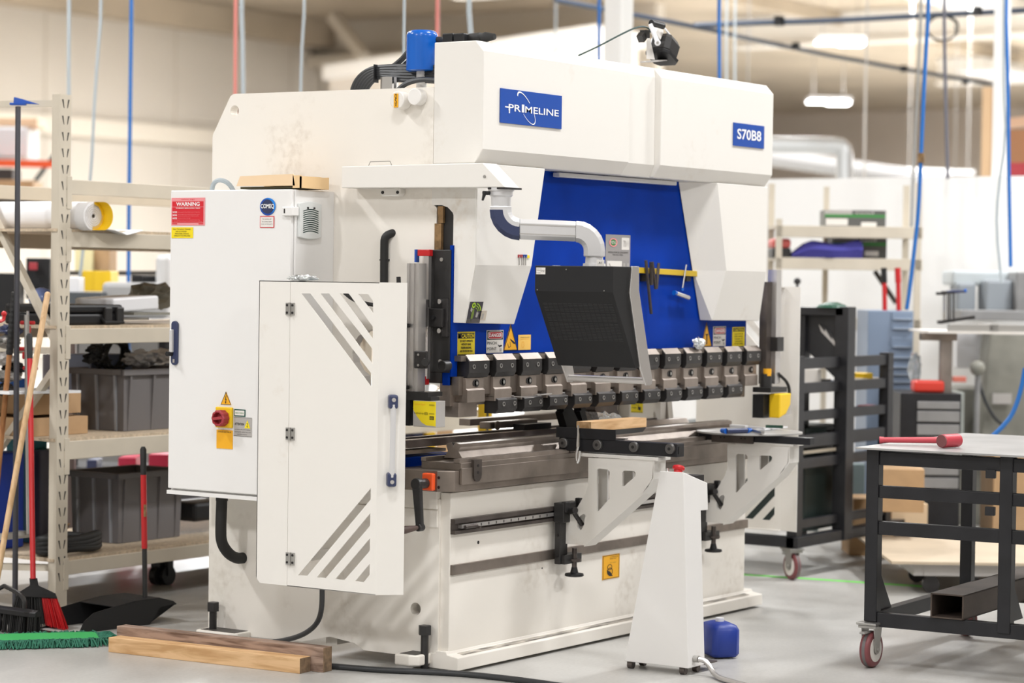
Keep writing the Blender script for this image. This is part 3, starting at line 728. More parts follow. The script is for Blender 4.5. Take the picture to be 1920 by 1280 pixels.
# right hand sensor unit
x0 = 2.62
MB().box(x0, x0 + .05, -.10, -.05, 1.10, 1.66).build('guard_post', 'alu', PB)
MB().box(x0 - .05, x0, -.075, -.035, 1.10, 1.60).build('linear_scale', 'steel_dark', PB)
MB().box(x0 - .01, x0 + .06, -.115, -.04, 1.26, 1.33).build('post_clamp', 'clamp_dark', PB, bev=.004)
MB().box(x0 - .10, x0 + .07, -.13, -.03, 1.06, 1.085).cyl((x0-.04, -.07, 1.085), (x0-.04, -.07, 1.15), .03).build('sensor_bracket', 'black_satin', PB)
MB().cyl((x0 - .045, -.08, 1.14), (x0 - .045, -.08, 1.175), .02).build('sensor_cap', 'label_orange', PB)
MB().box(x0 - .10, x0 - .02, -.09, -.03, .935, 1.05).build('sensor_body', 'black', PB)
MB().prism([(x0 - .06, .935), (x0 + .01, .955), (x0 + .055, 1.0), (x0 + .06, 1.055), (x0 - .06, 1.055)], 'y', -.16, -.10).build('sensor_housing', 'yellow', PB, bev=.006)
MB().box(x0 + .02, x0 + .075, -.15, -.12, .95, 1.03).build('sensor_plate', 'label_grey', PB)
MB().tube([(x0 + .03, -.1, 1.15), (x0 + .11, -.12, 1.10), (x0 + .12, -.12, 1.02), (x0 + .07, -.12, .98)], .008, 8, smooth=2).build('sensor_cable', 'rubber', PB, smooth=True)

# ---- top equipment: oil filter, filler cap, hoses, valve block
MB().lathe((.10, .235, 2.445), (0, 0, 1), [(0, .055), (.004, .064), (.14, .064), (.150, .064), (.162, .058), (.168, .045), (.172, .0)], 32).build('oil_filter', 'filter_blue', PB, smooth=True)
MB().cyl((.10, .235, 2.345), (.10, .235, 2.45), .022).build('filter_stem', 'cream', PB, smooth=True)
fc = MB(); n = 20
rr = lambda i: .037 if i % 2 else .033
fc.loft([[(.08 + rr(i)*math.cos(2*PI*i/n), .385 + rr(i)*math.sin(2*PI*i/n), z) for i in range(n)] for z in (2.375, 2.425)]); fc.cyl((.08, .385, 2.34), (.08, .385, 2.378), .03)
fc.build('filler_cap', 'chrome', PB)
for i in range(6):
    s = i * .012
    MB().tube([(.12, .62 - s*1.2, 2.34), (.12, .60 - s*1.2, 2.42 - s*.4), (.11, .52 - s, 2.47 - s*.55), (.10, .40, 2.475 - s), (.10, .18, 2.465 - s), (.10, .08, 2.45 - s)], .009, 8, smooth=2).build('hydraulic_hose', 'hose', PB, smooth=True)
MB().tube([(.14, .44, 2.46), (.13, .36, 2.50), (.12, .31, 2.54), (.12, .22, 2.58), (.12, .1, 2.57)], .012, 8, smooth=2).tube([(.15, .42, 2.44), (.14, .34, 2.49), (.13, .28, 2.53), (.13, .1, 2.56)], .010, 8, smooth=2).build('hydraulic_hose', 'hose', PB, smooth=True)
MB().tube([(.05, .33, 2.36), (.05, .28, 2.395), (.05, .20, 2.41), (.05, .11, 2.40)], .011, 8, smooth=2).build('hydraulic_hose', 'hose', PB, smooth=True)
MB().cbox((.10, .47, 2.445), (.03, .005, .075)).build('hose_tie', 'black', PB)
vb = MB(); vb.box(.06, .16, .055, .105, 2.551, 2.592).box(.06, .16, -.0, .05, 2.551, 2.590).build('valve_block', 'black', PB, bev=.004)
MB().lathe((.11, .0, 2.574), (0, -1, 0), [(0, .018), (.05, .020), (.055, .016), (.075, .021), (.09, .018), (.12, .012)]).build('cable_plug', 'rubber', PB, smooth=True)
# lifting pins with hook pictogram
MB().cyl((0, .245, 2.318), (-.055, .245, 2.318), .036, n=28).build('lifting_pin', 'cream', PB, smooth=True, bev=.003)
MB().cyl((0, .165, 2.33), (-.045, .165, 2.33), .034, n=28).build('lifting_pin', paint_mat('chipped_pin', (.82, .80, .77), (.25, .21, .16), .42), PB, smooth=True, bev=.003)
Label(V(-.056, .259, 2.344), *XF, .022, .056, 'label_orange').ring(.011, .010, .004, .008, 'ink', width=.4).text('S', .3, .34, .75, .72, 'ink').text('X', .25, .74, .8, .92, 'ink').build('hook_label', PB)

# ---- electrical cabinet on the left side
XCAB, YC0, YC1, ZC0, ZC1 = -.279, .603, 1.264, .672, 1.955
cab = MB().box(XCAB + .022, 0, YC0, YC1, ZC0, ZC1 - .004).build('electrical_cabinet', 'cabinet', PB, bev=.004)
MB().box(XCAB, XCAB + .02, YC0 + .006, YC1 - .002, ZC0 + .02, ZC1 - .004).build('cabinet_door', 'cabinet', cab, bev=.004)
MB().box(XCAB - .002, XCAB + .03, YC0, YC1 + .002, ZC0 - .004, ZC0 + .012).build('drip_edge', 'cabinet', cab)
def on_cab(px, py): return U(px, py, x=XCAB - .0005)
P = on_cab(322, 371)
L = Label(P, *XF, .186, .116, 'ink_pink').rect(.03, .13, .96, .32, 'ink_red').rect(.03, .34, .96, .90, 'ink_red').rect(.03,.92,.18,.96,'ink_red').rect(.82,.92,.96,.96,'ink_red')
L.text('WARNING', .15, .155, .85, .295, 'ink_white', .02).text('TO PREVENT SERIOUS BODILY INJURY', .14, .355, .87, .41, 'ink_white', .01)
for i, y in enumerate((.49, .60, .71)):
    L.text('NEVER', .045, y, .18, y + .06, 'ink_white', .02)
L.text('place any part of your body in point of operation', .20, .50, .86, .54, 'ink_pink').text('operate install or service this machine unless trained', .20, .585, .85, .62, 'ink_pink').text('operate without proper point of operation guards', .20, .64, .82, .675, 'ink_pink').text('remove or alter this sign', .20, .72, .58, .755, 'ink_pink')
L.text('your employer must provide training and safeguarding', .08, .79, .86, .825, 'ink_pink').text('this sign must remain on the machine at all times', .08, .845, .93, .88, 'ink_pink')
L.text('safety sign', .3, .03, .7, .09, 'ink_red').build('warning_sign', cab)
P = on_cab(322, 426)
Label(P, *XF, .120, .045, 'label_yellow').text('ONLY THE ADULT TRAINED', .08, .12, .90, .25, 'ink').text('AND AUTHORIZED', .2, .33, .72, .45, 'ink').text('PERSONNEL SHOULD', .17, .53, .82, .65, 'ink').text('OPERATE THIS MACHINE', .12, .73, .88, .85, 'ink').build('yellow_notice', cab)
# round maker's badge
P = on_cab(488, 371)
L = Label(P, *XF, .082, .072, 'sign_blue', outline=[(.5 + .5*math.cos(a), .5 + .5*math.sin(a)) for a in [k*2*PI/28 for k in range(28)]])
L.ring(.041, .036, .038, .033, mat('badge_bright_blue', (.01, .22, .72), .4), -120, 60, width=.28, taper=True).shape([(.5 + .40*math.cos(a), .5 + .40*math.sin(a)) for a in [k*2*PI/24 for k in range(24)]], 'navy')
L.text('COMEQ', .07, .34, .93, .64, 'ink_white', .02, lift=3).build('round_badge', cab)
P = on_cab(488, 405)
Label(P, *XF, .075, .048, 'ink_red').rect(.04, .07, .96, .93, 'label_white', 1).text('For service call', .2, .2, .8, .3, 'ink').text('the number below', .15, .42, .85, .52, 'ink').text('www service parts', .1, .64, .9, .74, 'ink').build('service_label', cab)
# lightning triangle, main switch, plates
P = on_cab(414.5, 733.5)
Label(P, *XF, .056, .054, 'label_orange', outline=[(.5,0),(1,1),(0,1)]).shape([(.52,.28),(.40,.62),(.50,.62),(.44,.80),(.40,.78),(.47,.94),(.56,.80),(.51,.80),(.58,.55),(.48,.55),(.57,.30)], 'ink')\
   .shape([(.5,0),(.53,.06),(.03,1),(0,1)], 'ink').shape([(.5,0),(.47,.06),(.97,1),(1,1)], 'ink').shape([(.02,.97),(.98,.97),(1,1),(0,1)], 'ink').build('high_voltage_sign', cab)
P = on_cab(407, 762)
MB().box(XCAB - .012, XCAB, P.y - .090, P.y, P.z - .086, P.z).build('switch_plate', 'yellow', cab, bev=.004)
kx = XCAB - .013; kc = U(418, 783.5, x=kx)
kn = MB(); n = 40
def kr(i, r): return r * (1 + .045*math.cos(i/n*2*PI*10))
kn.loft([[(kx - t, kc.y + kr(i, r)*math.cos(2*PI*i/n), kc.z + kr(i, r)*math.sin(2*PI*i/n)) for i in range(n)] for t, r in ((0, .034), (.032, .034), (.036, .030), (.036, .025), (.015, .022))])
kn.bar((kx - .03, kc.y + .025, kc.z - .003), (kx - .03, kc.y - .025, kc.z + .004), .012, .012)
kn.build('rotary_switch', 'dullred', cab)
P = on_cab(439.5, 766.5)
Label(P, *XF, .060, .030, mat('dark_green_rim', (.01, .08, .06), .5)).rect(.07, .16, .93, .84, 'label_white').text('400 V 50Hz', .12, .4, .88, .62, 'ink_green').build('voltage_label', cab)
P = on_cab(439, 781.5)
Label(P, *XF, .096, .078, 'label_grey').rect(.0,.0,1,.015,'ink').rect(0,.985,1,1,'ink').text('ATTENTION', .06, .29, .58, .42, 'ink', .02).shape([(.76,.12),(.93,.56),(.60,.56)], 'label_yellow').text('z', .73, .3, .79, .5, 'ink').text('disconnect the power before', .06, .62, .93, .68, 'ink').text('opening this cabinet door and', .06, .75, .95, .81, 'ink').text('wait five minutes', .2, .87, .75, .92, 'ink').build('attention_plate', cab)
P = on_cab(406.5, 805)
Label(P, *XF, .088, .078, 'label_orange').text('DANGER ELECTRICAL', .1, .06, .92, .14, 'ink').build('orange_notice', cab)
# lever handle
hy = 1.225
h = MB(); h.prism([(hy + .018*math.cos(a), (1.383 if math.sin(a) > 0 else 1.232) + .018*math.sin(a)) for a in [k*2*PI/20 for k in range(20)]], 'x', XCAB - .012, XCAB).build('handle_plate', 'navy', cab, bev=.003)
MB().box(XCAB - .028, XCAB - .010, hy + .000, hy + .014, 1.268, 1.365).build('lever_handle', 'alu_light', cab, bev=.004)
MB().cyl((XCAB - .012, hy + .012, 1.262), (XCAB - .038, hy + .016, 1.262), .010).build('key_knob', 'black', cab, smooth=True)
MB().box(XCAB - .0145, XCAB - .012, hy - .006, hy + .004, 1.225, 1.24).build('key_plate', 'alu', cab)
# top hinge block, seam
c = U(545, 396, x=XCAB); MB().box(XCAB - .014, XCAB + .03, c.y - .02, c.y + .035, c.z - .018, c.z + .018).build('door_hinge', 'cabinet', cab, bev=.003)
MB().box(XCAB - .0155, XCAB - .014, c.y + .018, c.y + .024, c.z - .008, c.z + .010).build('hinge_slot', 'ink', cab)
# cooling fan grille on the cabinet's front side
gx0, gx1, gz0, gz1 = -.245, -.103, 1.757, 1.895
fx = (gx0 + gx1)/2
pts = [(gx0, gz0 + .012)] + [(gx0 + (gx1-gx0)*i/8, gz0 - .008*math.sin(PI*i/8)) for i in range(9)] + [(gx1, gz1 - .012)] + [(gx1 - (gx1-gx0)*i/8, gz1 + .010*math.sin(PI*i/8)) for i in range(9)]
MB().prism(pts, 'y', YC0 - .014, YC0).build('fan_grille', mat('grille_grey', (.68, .70, .69), .4), cab, bev=.003)
for i in range(11):
    z = gz0 + .018 + i*.0088
    sl = MB(); N = 8
    top = [(fx - .050 + .100*k/N, YC0 - .0146, z + .008*math.sin(PI*k/N) + .0025) for k in range(N+1)]
    bot = [(fx - .050 + .100*k/N, YC0 - .0146, z + .008*math.sin(PI*k/N) - .0018) for k in range(N+1)]
    for k in range(N): sl.poly([top[k], top[k+1], bot[k+1], bot[k]])
    sl.build('grille_slot', mat('slot_green_black%d' % i, (.01, .035, .03), .6), cab)
for dx in (-.02, .022): MB().box(fx + dx - .005, fx + dx + .005, YC0 - .016, YC0 - .014, gz1 - .022, gz1 - .014).build('grille_clip', 'ink', cab)
# cable loop over the cabinet and conduits
MB().tube([(-.10, 1.19, 1.94), (-.10, 1.185, 1.985), (-.10, 1.15, 2.005), (-.08, 1.11, 1.99), (-.05, 1.10, 1.94)], .010, 8, smooth=2).build('conduit_loop', 'hose_grey', PB, smooth=True)
MB().cyl((-.14, 1.08, .672), (-.14, 1.08, .64), .026).build('conduit_nut', 'rubber', PB, smooth=True)
MB().tube([(-.14, 1.08, .665), (-.14, 1.085, .52), (-.13, 1.09, .46), (-.09, 1.085, .41), (-.04, 1.08, .385), (.0, 1.078, .384)], .024, 14, smooth=3).build('conduit', 'rubber', PB, smooth=True)
MB().tube([(-.012, .33, 1.50), (-.015, .33, 1.72), (-.02, .325, 1.765), (.0, .30, 1.78), (.03, .29, 1.78)], .017, 12, smooth=2).build('cable_bundle', 'rubber', PB, smooth=True)
MB().tube([(-.05, .33, 1.50), (-.05, .32, 1.46), (-.1, .28, 1.44), (-.12, .20, 1.44)], .008, 8, smooth=2).tube([(-.03, .52, 1.53), (-.06, .45, 1.50), (-.08, .35, 1.485), (-.1, .25, 1.48)], .008, 8, smooth=2).build('guard_cable', 'rubber', PB, smooth=True)
MB().box(-.022, .004, .312, .348, 1.665, 1.672).build('cable_tie', 'black', PB)

# ---- side guard door (left): folded sheet with slanting slots
XG = -.40
def slots_top(y0, y1, z1):
    # slots run down towards the front; widths like the photo
    S = []
    for (pts) in (((565,550),(582,550),(697,701),(697,726)), ((601,550),(617,550),(698.5,654),(698.5,682)),
                  ((637,550),(654,550),(699,612),(699,635)), ((672,551),(690,551),(699.5,564),(699.5,587))):
        S.append([(U(a, b_, x=XG).y, U(a, b_, x=XG).z) for a, b_ in pts])
    return S
def slots_bot():
    S = []
    for (pts) in (((559,1078),(576,1079),(695,936),(695,915)), ((594,1082),(611,1083),(694,985),(694,962)),
                  ((629,1085),(646,1087),(693.5,1032),(693.5,1009)), ((666,1089),(682,1091),(693,1077),(693,1057))):
        S.append([(U(a, b_, x=XG).y, U(a, b_, x=XG).z) for a, b_ in pts])
    return S
yb, ym, yfr = .671, .510, .062
ST, SB = slots_top(0, 0, 0), slots_bot()
gd = MB()
gd.holed([(ym - .002, .349), (ym - .002, 1.577), (yfr, 1.577), (yfr, .350)], ST + SB, 'x', XG, XG + .003)
gd.loft([[(XG, yfr, z), (XG + .078, yfr - .078, z), (XG + .081, yfr - .075, z), (XG + .003, yfr + .003, z)] for z in (.350, 1.577)])
gd.box(XG, XG + .03, yfr, ym - .002, 1.574, 1.577).box(XG, XG + .03, yfr, ym - .002, .349, .352)
gd.build('guard_door', 'cream', PB)
gf = MB(); gf.prism([(yb, .372), (yb - .02, .350), (ym, .350), (ym, 1.577), (yb, 1.577)], 'x', XG, XG + .003).box(XG, XG + .05, yb - .003, yb, .37, 1.577).box(XG, XG + .05, ym, yb, 1.574, 1.577)
gf = gf.build('guard_panel', 'cream', PB)
MB().box(XG + .003, 0, .612, .66, 1.50, 1.54).box(XG + .003, 0, .60, .64, .42, .46).build('guard_bracket', 'cream', PB)
for py in (579, 813, 1047):
    c = U(545, py, x=XG)
    hg = MB().box(XG - .006, XG, c.y - .022, c.y + .022, c.z - .025, c.z + .025).cyl((XG - .008, c.y, c.z - .026), (XG - .008, c.y, c.z + .026), .005).build('hinge', 'zinc', PB, bev=.001)
    for dy in (-.014, .014):
        for dz in (-.015, .015): MB().cyl((XG - .006, c.y + dy, c.z + dz), (XG - .008, c.y + dy, c.z + dz), .005, n=10).build('hinge_screw', 'ink', hg)
# door pull on the bevelled edge
T0 = U(735, 757, x=XG + .042); T1 = U(732, 893, x=XG + .042)
nrm = V(-1, -1, 0).normalized(); tv = V(1, -1, 0).normalized()
hb = MB().cyl(T0 + nrm*.04, T1 + nrm*.04, .011).build('door_pull', 'alu_light', PB, smooth=True)
for c, s in ((T0, 1), (T1, -1)):
    MB().cbox(c + nrm*.025 + V(0, 0, s*.010), (.05, .036, .055), Matrix.Rotation(-3*PI/4 + PI, 3, 'Z')).build('pull_mount', 'navy', hb, bev=.008)
    MB().cyl(c + nrm*.045 + V(0,0,s*.018), c + nrm*.052 + V(0,0,s*.018), .008).build('mount_plug', 'label_grey', hb)

# ---- right guard (seen from inside)
XR = 2.90
def mir(S): return [[(y + (-.055) , z) for y, z in p] for p in S]
gr = MB(); gr.holed([(.50, .349), (.50, 1.577), (.0, 1.577), (.0, .350)], mir(ST) + mir(SB), 'x', XR, XR + .004)
gr.box(XR - .03, XR, .0, .5, 1.573, 1.577).box(XR - .03, XR, .0, .5, .349, .353)
gr.loft([[(XR, .0, z), (XR - .03, -.10, z), (XR - .027, -.103, z), (XR + .004, -.003, z)] for z in (.350, 1.577)])
gr.build('guard_door', 'cream', PB)
MB().box(2.505, XR, .45, .49, 1.48, 1.52).box(2.505, XR, .45, .49, .42, .46).build('guard_bracket', 'cream', PB)

# ---- pendant beam, swivel arm and control pendant
bm_ = MB().prism([(.49, 1.962), (.49, 2.050), (-.215, 2.054), (-.325, 1.957)], 'x', -.10, 0).build('pendant_beam', 'cream', PB, bev=.003)
MB().cyl((-.10, -.225, 2.0), (-.104, -.225, 2.0), .006, n=12).build('beam_bolt', 'zinc', bm_)
MB().box(-.10, 0, -.335, -.24, 1.950, 1.957).build('beam_tip', 'clamp_dark', bm_)
for y0 in (.315, ):
    c = U(733, 362, x=-.03)
    MB().prism([(c.y + .05, c.z + .02), (c.y + .052, c.z - .002), (c.y + .042, c.z - .013), (c.y - .042, c.z - .013), (c.y - .052, c.z - .002), (c.y - .05, c.z + .02)], 'x', -.035, 0).build('beam_lug', 'cream', PB, bev=.003)
    for dy in (.038, -.038): MB().cyl((-.037, c.y + dy, c.z + .003), (-.034, c.y + dy, c.z + .003), .007, n=12).build('lug_bolt', 'ink', PB)
MB().tube([(-.05, .39, 2.052), (-.05, .38, 2.07), (-.05, .28, 2.071), (-.05, .27, 2.052)], .002, 6).build('wire_bail', 'zinc', PB)
AX, AY = -.05, -.27
MB().lathe((AX, AY, 1.957), (0, 0, -1), [(0, .052), (.012, .052), (.014, .047), (.030, .047), (.036, .040), (.085, .037)], 28).build('swivel_joint', 'alu_light', PB, smooth=True)
MB().cyl((AX - .05, AY + .02, 1.935), (AX - .075, AY + .035, 1.935), .008).cyl((AX - .068, AY + .03, 1.94), (AX - .078, AY + .035, 1.905), .009, .004).build('locking_lever', 'black', PB, smooth=True)
E0 = V(AX, AY, 1.80); PC = U(1115, 430, d=9.62)
AD = (V(PC.x, PC.y, 0) - V(AX, AY, 0)); AL = AD.length; AD.normalize(); SD = AD.cross(V(0, 0, 1))
def sect(c, n_, up, w=.040, h=.042, k=.016):
    sd = SD
    out = []
    for (a, b_) in ((-w+k,-h),(w-k,-h),(w,-h+k),(w,h-k),(w-k,h),(-w+k,h),(-w,h-k),(-w,-h+k)): out.append(c + sd*a + up*b_)
    return out
zup = V(0, 0, 1)
rings = []
zc = 1.795
# first elbow: down then horizontal
for i in range(7):
    a = math.radians(90 * i / 6); c = V(AX, AY, zc + .075) + AD*(.075*(1-math.cos(a))) - zup*(.075*math.sin(a))
    up = AD*math.cos(a) + zup*math.sin(a)
    rings.append(sect(c, None, up))
MB().loft([sect(V(AX, AY, 1.885), None, AD)] + rings).build('elbow', 'alu_light', PB, bev=.004)
MB().loft([[p - (AD*.0) for p in r_] for r_ in [sect(V(AX, AY, zc + .075) + AD*(.075*(1-math.cos(math.radians(t)))) - zup*(.075*math.sin(math.radians(t))) - (AD*math.cos(math.radians(t)) + zup*math.sin(math.radians(t)))*.010, None, AD*math.cos(math.radians(t)) + zup*math.sin(math.radians(t)), w=.0405, h=.034) for t in range(0, 91, 15)]]).build('elbow_cap', 'navy', PB)
p1 = V(AX, AY, zc) + AD*.075; p2 = V(AX, AY, zc - .006) + AD*(AL - .075)
MB().loft([sect(p1, None, zup, .038, .040), sect(p2, None, zup, .038, .040)]).build('swivel_arm', 'alu_light', PB, bev=.004)
for dz in (.018, -.018): MB().bar(p1 + V(0,0,dz) + (-SD)*.0385, p2 + V(0,0,dz) + (-SD)*.0385, .002, .004).bar(p1 + V(0,0,dz) + SD*.0385, p2 + V(0,0,dz) + SD*.0385, .002, .004).build('arm_groove', 'label_grey', PB)
rings = []
for i in range(7):
    a = math.radians(90 * i / 6); c = V(AX, AY, zc - .006 - .075) + AD*(AL - .075 + .075*math.sin(a)) + zup*(.075*math.cos(a))
    up = zup*math.cos(a) + AD*math.sin(a)
    rings.append(sect(c, None, up))
rings.append(sect(V(AX, AY, zc - .105) + AD*AL, None, AD))
MB().loft(rings).build('elbow', 'alu_light', PB, bev=.004)
ec = V(AX, AY, 0) + AD*AL
MB().lathe((ec.x, ec.y, zc - .10), (0, 0, -1), [(0, .034), (.03, .036), (.032, .044), (.05, .046), (.055, .040), (.058, .056), (.080, .06)], 28).build('pendant_coupling', 'alu_light', PB, smooth=True)
# pendant: back faces -X, screen leans towards the operator at +X
yR = U(1149, 500, x=-.02).y; yL = U(1003, 500, x=-.02).y; zT = 1.652
prof = [(-.02, zT), (-.02, 1.552), (.157, 1.255), (.19, 1.255), (.10, 1.548), (.116, zT)]
pn = MB(); pn.prism(prof, 'y', yR, yL); pn = pn.build('pendant_housing', mat('charcoal_housing', (.013, .013, .014), .5, spec=.3), PB, bev=.003)
# vent slot field on the sloping back
sl = V(.177, 0, -.297).normalized(); base = V(-.02, 0, 1.552); nn = V(sl.z, 0, -sl.x)
vg = MB()
for b0 in (.16, .29, .42, .54):
    for rI in range(6):
        for cI in range(14):
            y0 = yL - .022 - cI*.0232
            c = base + sl*(.346*b0 + rI*.0068) + nn*.0006
            vg.cbox((c.x, y0 - .010, c.z), (.0014, .019, .0014), Matrix((sl, V(0,1,0), nn)).transposed())
vg.build('vent_field', mat('vent_edge', (.045, .045, .047), .5), pn)
Label(U(1006, 501.5, x=-.0205), *XF, .042, .026, 'label_white').text('control unit', .05, .1, .6, .25, 'ink').rect(.05,.38,.95,.42,'ink').text('24V 100W', .5, .5, .95, .65, 'ink').text('SN 0042', .05, .72, .5, .86, 'ink').build('pendant_label', pn)
for (px, py) in ((1062, 505), (1133, 545), (1008, 543)):
    c = U(px, py, x=-.02); MB().cyl((-.0225, c.y, c.z), (-.0195, c.y, c.z), .0022, n=8).build('housing_screw', 'zinc', pn)
# aluminium handle frame: two cheeks and the lower grip tube
for yy in (yR - .006, yL):
    f = MB(); f.prism([(.116, zT + .002), (.168, zT + .002), (.171, 1.56), (.262, 1.27), (.285, 1.205), (.280, 1.190), (.265, 1.184), (.235, 1.186), (.19, 1.255), (.102, 1.548)], 'y', yy, yy + .008)
    f.build('handle_cheek', 'alu', PB, bev=.002)
MB().box(.117, .165, yR, yL, zT - .01, zT).build('frame_top', 'alu', PB)
MB().cyl((.245, yR, 1.203), (.245, yL, 1.203), .0135, n=18).build('grip_tube', 'alu', PB, smooth=True)
MB().prism([(.118, zT - .01), (.150, zT - .01), (.152, 1.555), (.225, 1.26), (.195, 1.256), (.104, 1.548)], 'y', yR + .004, yL - .002).build('screen_panel', 'label_grey', PB)
Label(U(1119, 487, x=.03), *XF, .035, .024, 'label_white').text('A1', .3, .3, .7, .6, 'ink').build('paper_tag', pn)
M['knob_grey'] = mat('knob_grey', (.14, .135, .13), .35, .6)
# ---- support arms on the front rails
def arm_plate(x):
    """cut-out bracket plate in a YZ plane, reaching out from the rails"""
    def Q(L): return [(U(a, b_, x=.80).y, U(a, b_, x=.80).z) for a, b_ in L]
    o_ = Q([(1053,1018),(1095,1022),(1204,925),(1215,912),(1223,896),(1225,862),(1103,858),(1103,908),(1098,924),(1083,950),(1073,962),(1053,964)])
    h1 = Q([(1119,958),(1119,881),(1122,878),(1140,880),(1143,884),(1143,934),(1122,958)])
    h2 = Q([(1167,911),(1167,885),(1170,882),(1189,883),(1192,886),(1191,893),(1170,911)])
    h3 = Q([(1082,975),(1087,967),(1094,963),(1098,966),(1096,974),(1095,984),(1090,993),(1085,993),(1082,987)])
    return MB().holed(o_, [h1, h2, h3], 'x', x, x + .012)
def support_arm(x, name='support_arm'):
    a = arm_plate(x).build(name, 'cream', PB)
    e0, e1, e2 = U(1225, 862, x=.80), U(1204, 925, x=.80), U(1095, 1022, x=.80)
    m2 = MB(); m2.prism([(e0.y, e0.z), (e0.y - .005, e0.z), (e0.y - .005, U(1223, 898, x=.8).z), (e1.y - .004, e1.z - .004), (e2.y, e2.z - .006), (e2.y, e2.z), (e1.y, e1.z), (e0.y, U(1223, 896, x=.8).z)], 'x', x, x + .095)
    m2.build('arm_flange', 'cream', a)
    MB().prism([(-.125, .842), (-.125, .857), (-.512, .857), (-.512, .842)], 'x', x - .006, x + .10).build('arm_top_plate', 'cream', a, bev=.002)
    arm_plate(x + .083).build('arm_web', 'cream', a)
    # black carriage with clamp lever and levelling foot
    b_ = MB(); b_.box(x - .045, x + .015, -.055, -.026, .375, .635).box(x - .052, x + .09, -.075, -.024, .555, .64).box(x - .035, x + .10, -.075, -.02, .375, .415)
    b_.box(x - .048, x - .020, -.085, -.06, .60, .645).box(x + .06, x + .085, -.085, -.06, .58, .655).build('carriage', 'black_satin', a, bev=.003)
    MB().cyl((x - .005, -.07, .602), (x - .03, -.12, .612), .014).cyl((x - .02, -.10, .607), (x + .02, -.125, .545), .009, .011).build('clamp_lever', 'clamp_dark', a, smooth=True)
    MB().cyl((x + .05, -.06, .56), (x + .05, -.06, .60), .012).cyl((x + .04, -.075, .44), (x + .04, -.075, .33), .011).cyl((x + .04, -.075, .385), (x + .04, -.075, .395), .03).build('threaded_rod', 'steel_dark', a)
    MB().lathe((x + .04, -.075, .318), (0, 0, 1), [(0, .036), (.004, .042), (.012, .040), (.016, .018), (.04, .012)], 26).build('hand_wheel', 'black', a, smooth=True)
    for z in (.62, .50, .41): MB().cyl((x - .045, -.04, z), (x - .05, -.04, z), .006, n=10).build('carriage_screw', 'ink', a)
    return a
XA = .80
SA = support_arm(XA)
br = MB().box(XA - .0, XA + .06, -.60, -.012, .862, .918).build('arm_bar', 'cart_black', SA, bev=.003)
MB().box(XA + .012, XA + .048, -.602, -.598, .875, .905).build('bar_end_hole', 'ink', SA)
for (px, py) in ((1058, 830), (1122, 833.5), (1190, 837.5), (1258, 841)):
    c = U(px, py, x=XA)
    MB().lathe((XA, c.y, c.z), (-1, 0, 0), [(0, .022), (.012, .022), (.014, .019), (.016, .019)], 24).build('round_knob', 'knob_grey', SA, smooth=True)
    MB().cyl((XA - .017, c.y, c.z), (XA - .0175, c.y, c.z), .007, n=14).build('knob_socket', 'ink', SA)
MB().cbox((XA + .04, -.04, .857), (.03, .03, .012)).build('bar_spacer', 'steel_dark', SA)
XB = 2.03
SB_ = support_arm(XB)
MB().box(XB - .01, XB + .04, -.60, -.01, .852, .885).build('arm_bar', 'cart_black', SB_, bev=.003)
tb = MB(); tb.prism([(XB + .10 + .25*math.cos(a), -.225 + .25*math.sin(a)) for a in [k*2*PI/48 for k in range(48)]], 'z', .888, .896)
tb.build('round_table_plate', mat('grey_plate', (.40, .39, .375), .45, .3), SB_, bev=.001)
MB().box(XB - .024, XB - .01, -.31, -.09, .844, .886).build('arm_block', 'steel_dark', SB_, bev=.002)
for y in (-.14, -.16, -.25, -.27): MB().cyl((XB - .0245, y, .868), (XB - .0255, y, .868), .004, n=8).build('block_screw', 'ink', SB_)

# ---- signs and stickers on the brake
def on(px, py, y): return U(px, py, y=y)
def tri(L, m, e=.045):
    L.shape([(.5,0),(.5+e,e*2),(e*1.3,1),(0,1)], m).shape([(.5,0),(.5-e,e*2),(1-e*1.3,1),(1,1)], m).shape([(e,1-e),(1-e,1-e),(1,1),(0,1)], m); return L
yr = -.0005
P = on(857, 622, yr); Q = on(889.5, 663, yr)
L = Label(P, *YF, Q.x - P.x, .098, 'label_yellow').rect(.03, .03, .97, .04, 'ink').rect(.03, .06, .97, .28, 'ink').text('CAUTION', .23, .085, .95, .255, 'label_yellow', .02).shape([(.12,.08),(.20,.255),(.05,.255)], 'label_orange')
for i, t in enumerate(('DO NOT OPERATE', 'WITHOUT USING', 'PROPER READING', 'AND EYE PROTECTION')):
    w_ = (.36, .27, .29, .36)[i]; L.text(t, .5 - w_, .34 + i*.14, .5 + w_, .43 + i*.14, 'ink', .025)
L.rect(.03, .93, .97, .945, 'ink').build('caution_sign', ram)
P = on(912, 619, yr); Q = on(943, 658, yr)
def danger(P, w_, h_, red):
    L = Label(P, *YF, w_, h_, 'label_white').rect(.03, .03, .97, .42, 'ink')
    rr_ = [(.5 + .44*(abs(math.cos(a))**.35)*(1 if math.cos(a) > 0 else -1), .225 + .165*(abs(math.sin(a))**.5)*(1 if math.sin(a) > 0 else -1)) for a in [k*2*PI/36 for k in range(36)]]
    rr2 = [(.5 + (x-.5)*.94, .225 + (y-.225)*.88) for x, y in rr_]
    L.shape(rr_, 'label_white', 2).shape(rr2, red, 3).text('DANGER', .12, .14, .88, .30, 'ink_white', .015, lift=4)
    L.text('PINCH', .04, .50, .58, .63, 'ink', .0).text('POINT', .04, .75, .58, .88, 'ink', .0)
    L.shape([(.66,.62),(.74,.68),(.84,.66),(.92,.66),(.90,.72),(.76,.76),(.70,.70)], 'ink').rect(.78, .80, .90, .94, 'label_grey')
    return L
danger(P, Q.x - P.x, .094, mat('sign_red', (.42, .02, .03), .5)).build('danger_sign', ram)
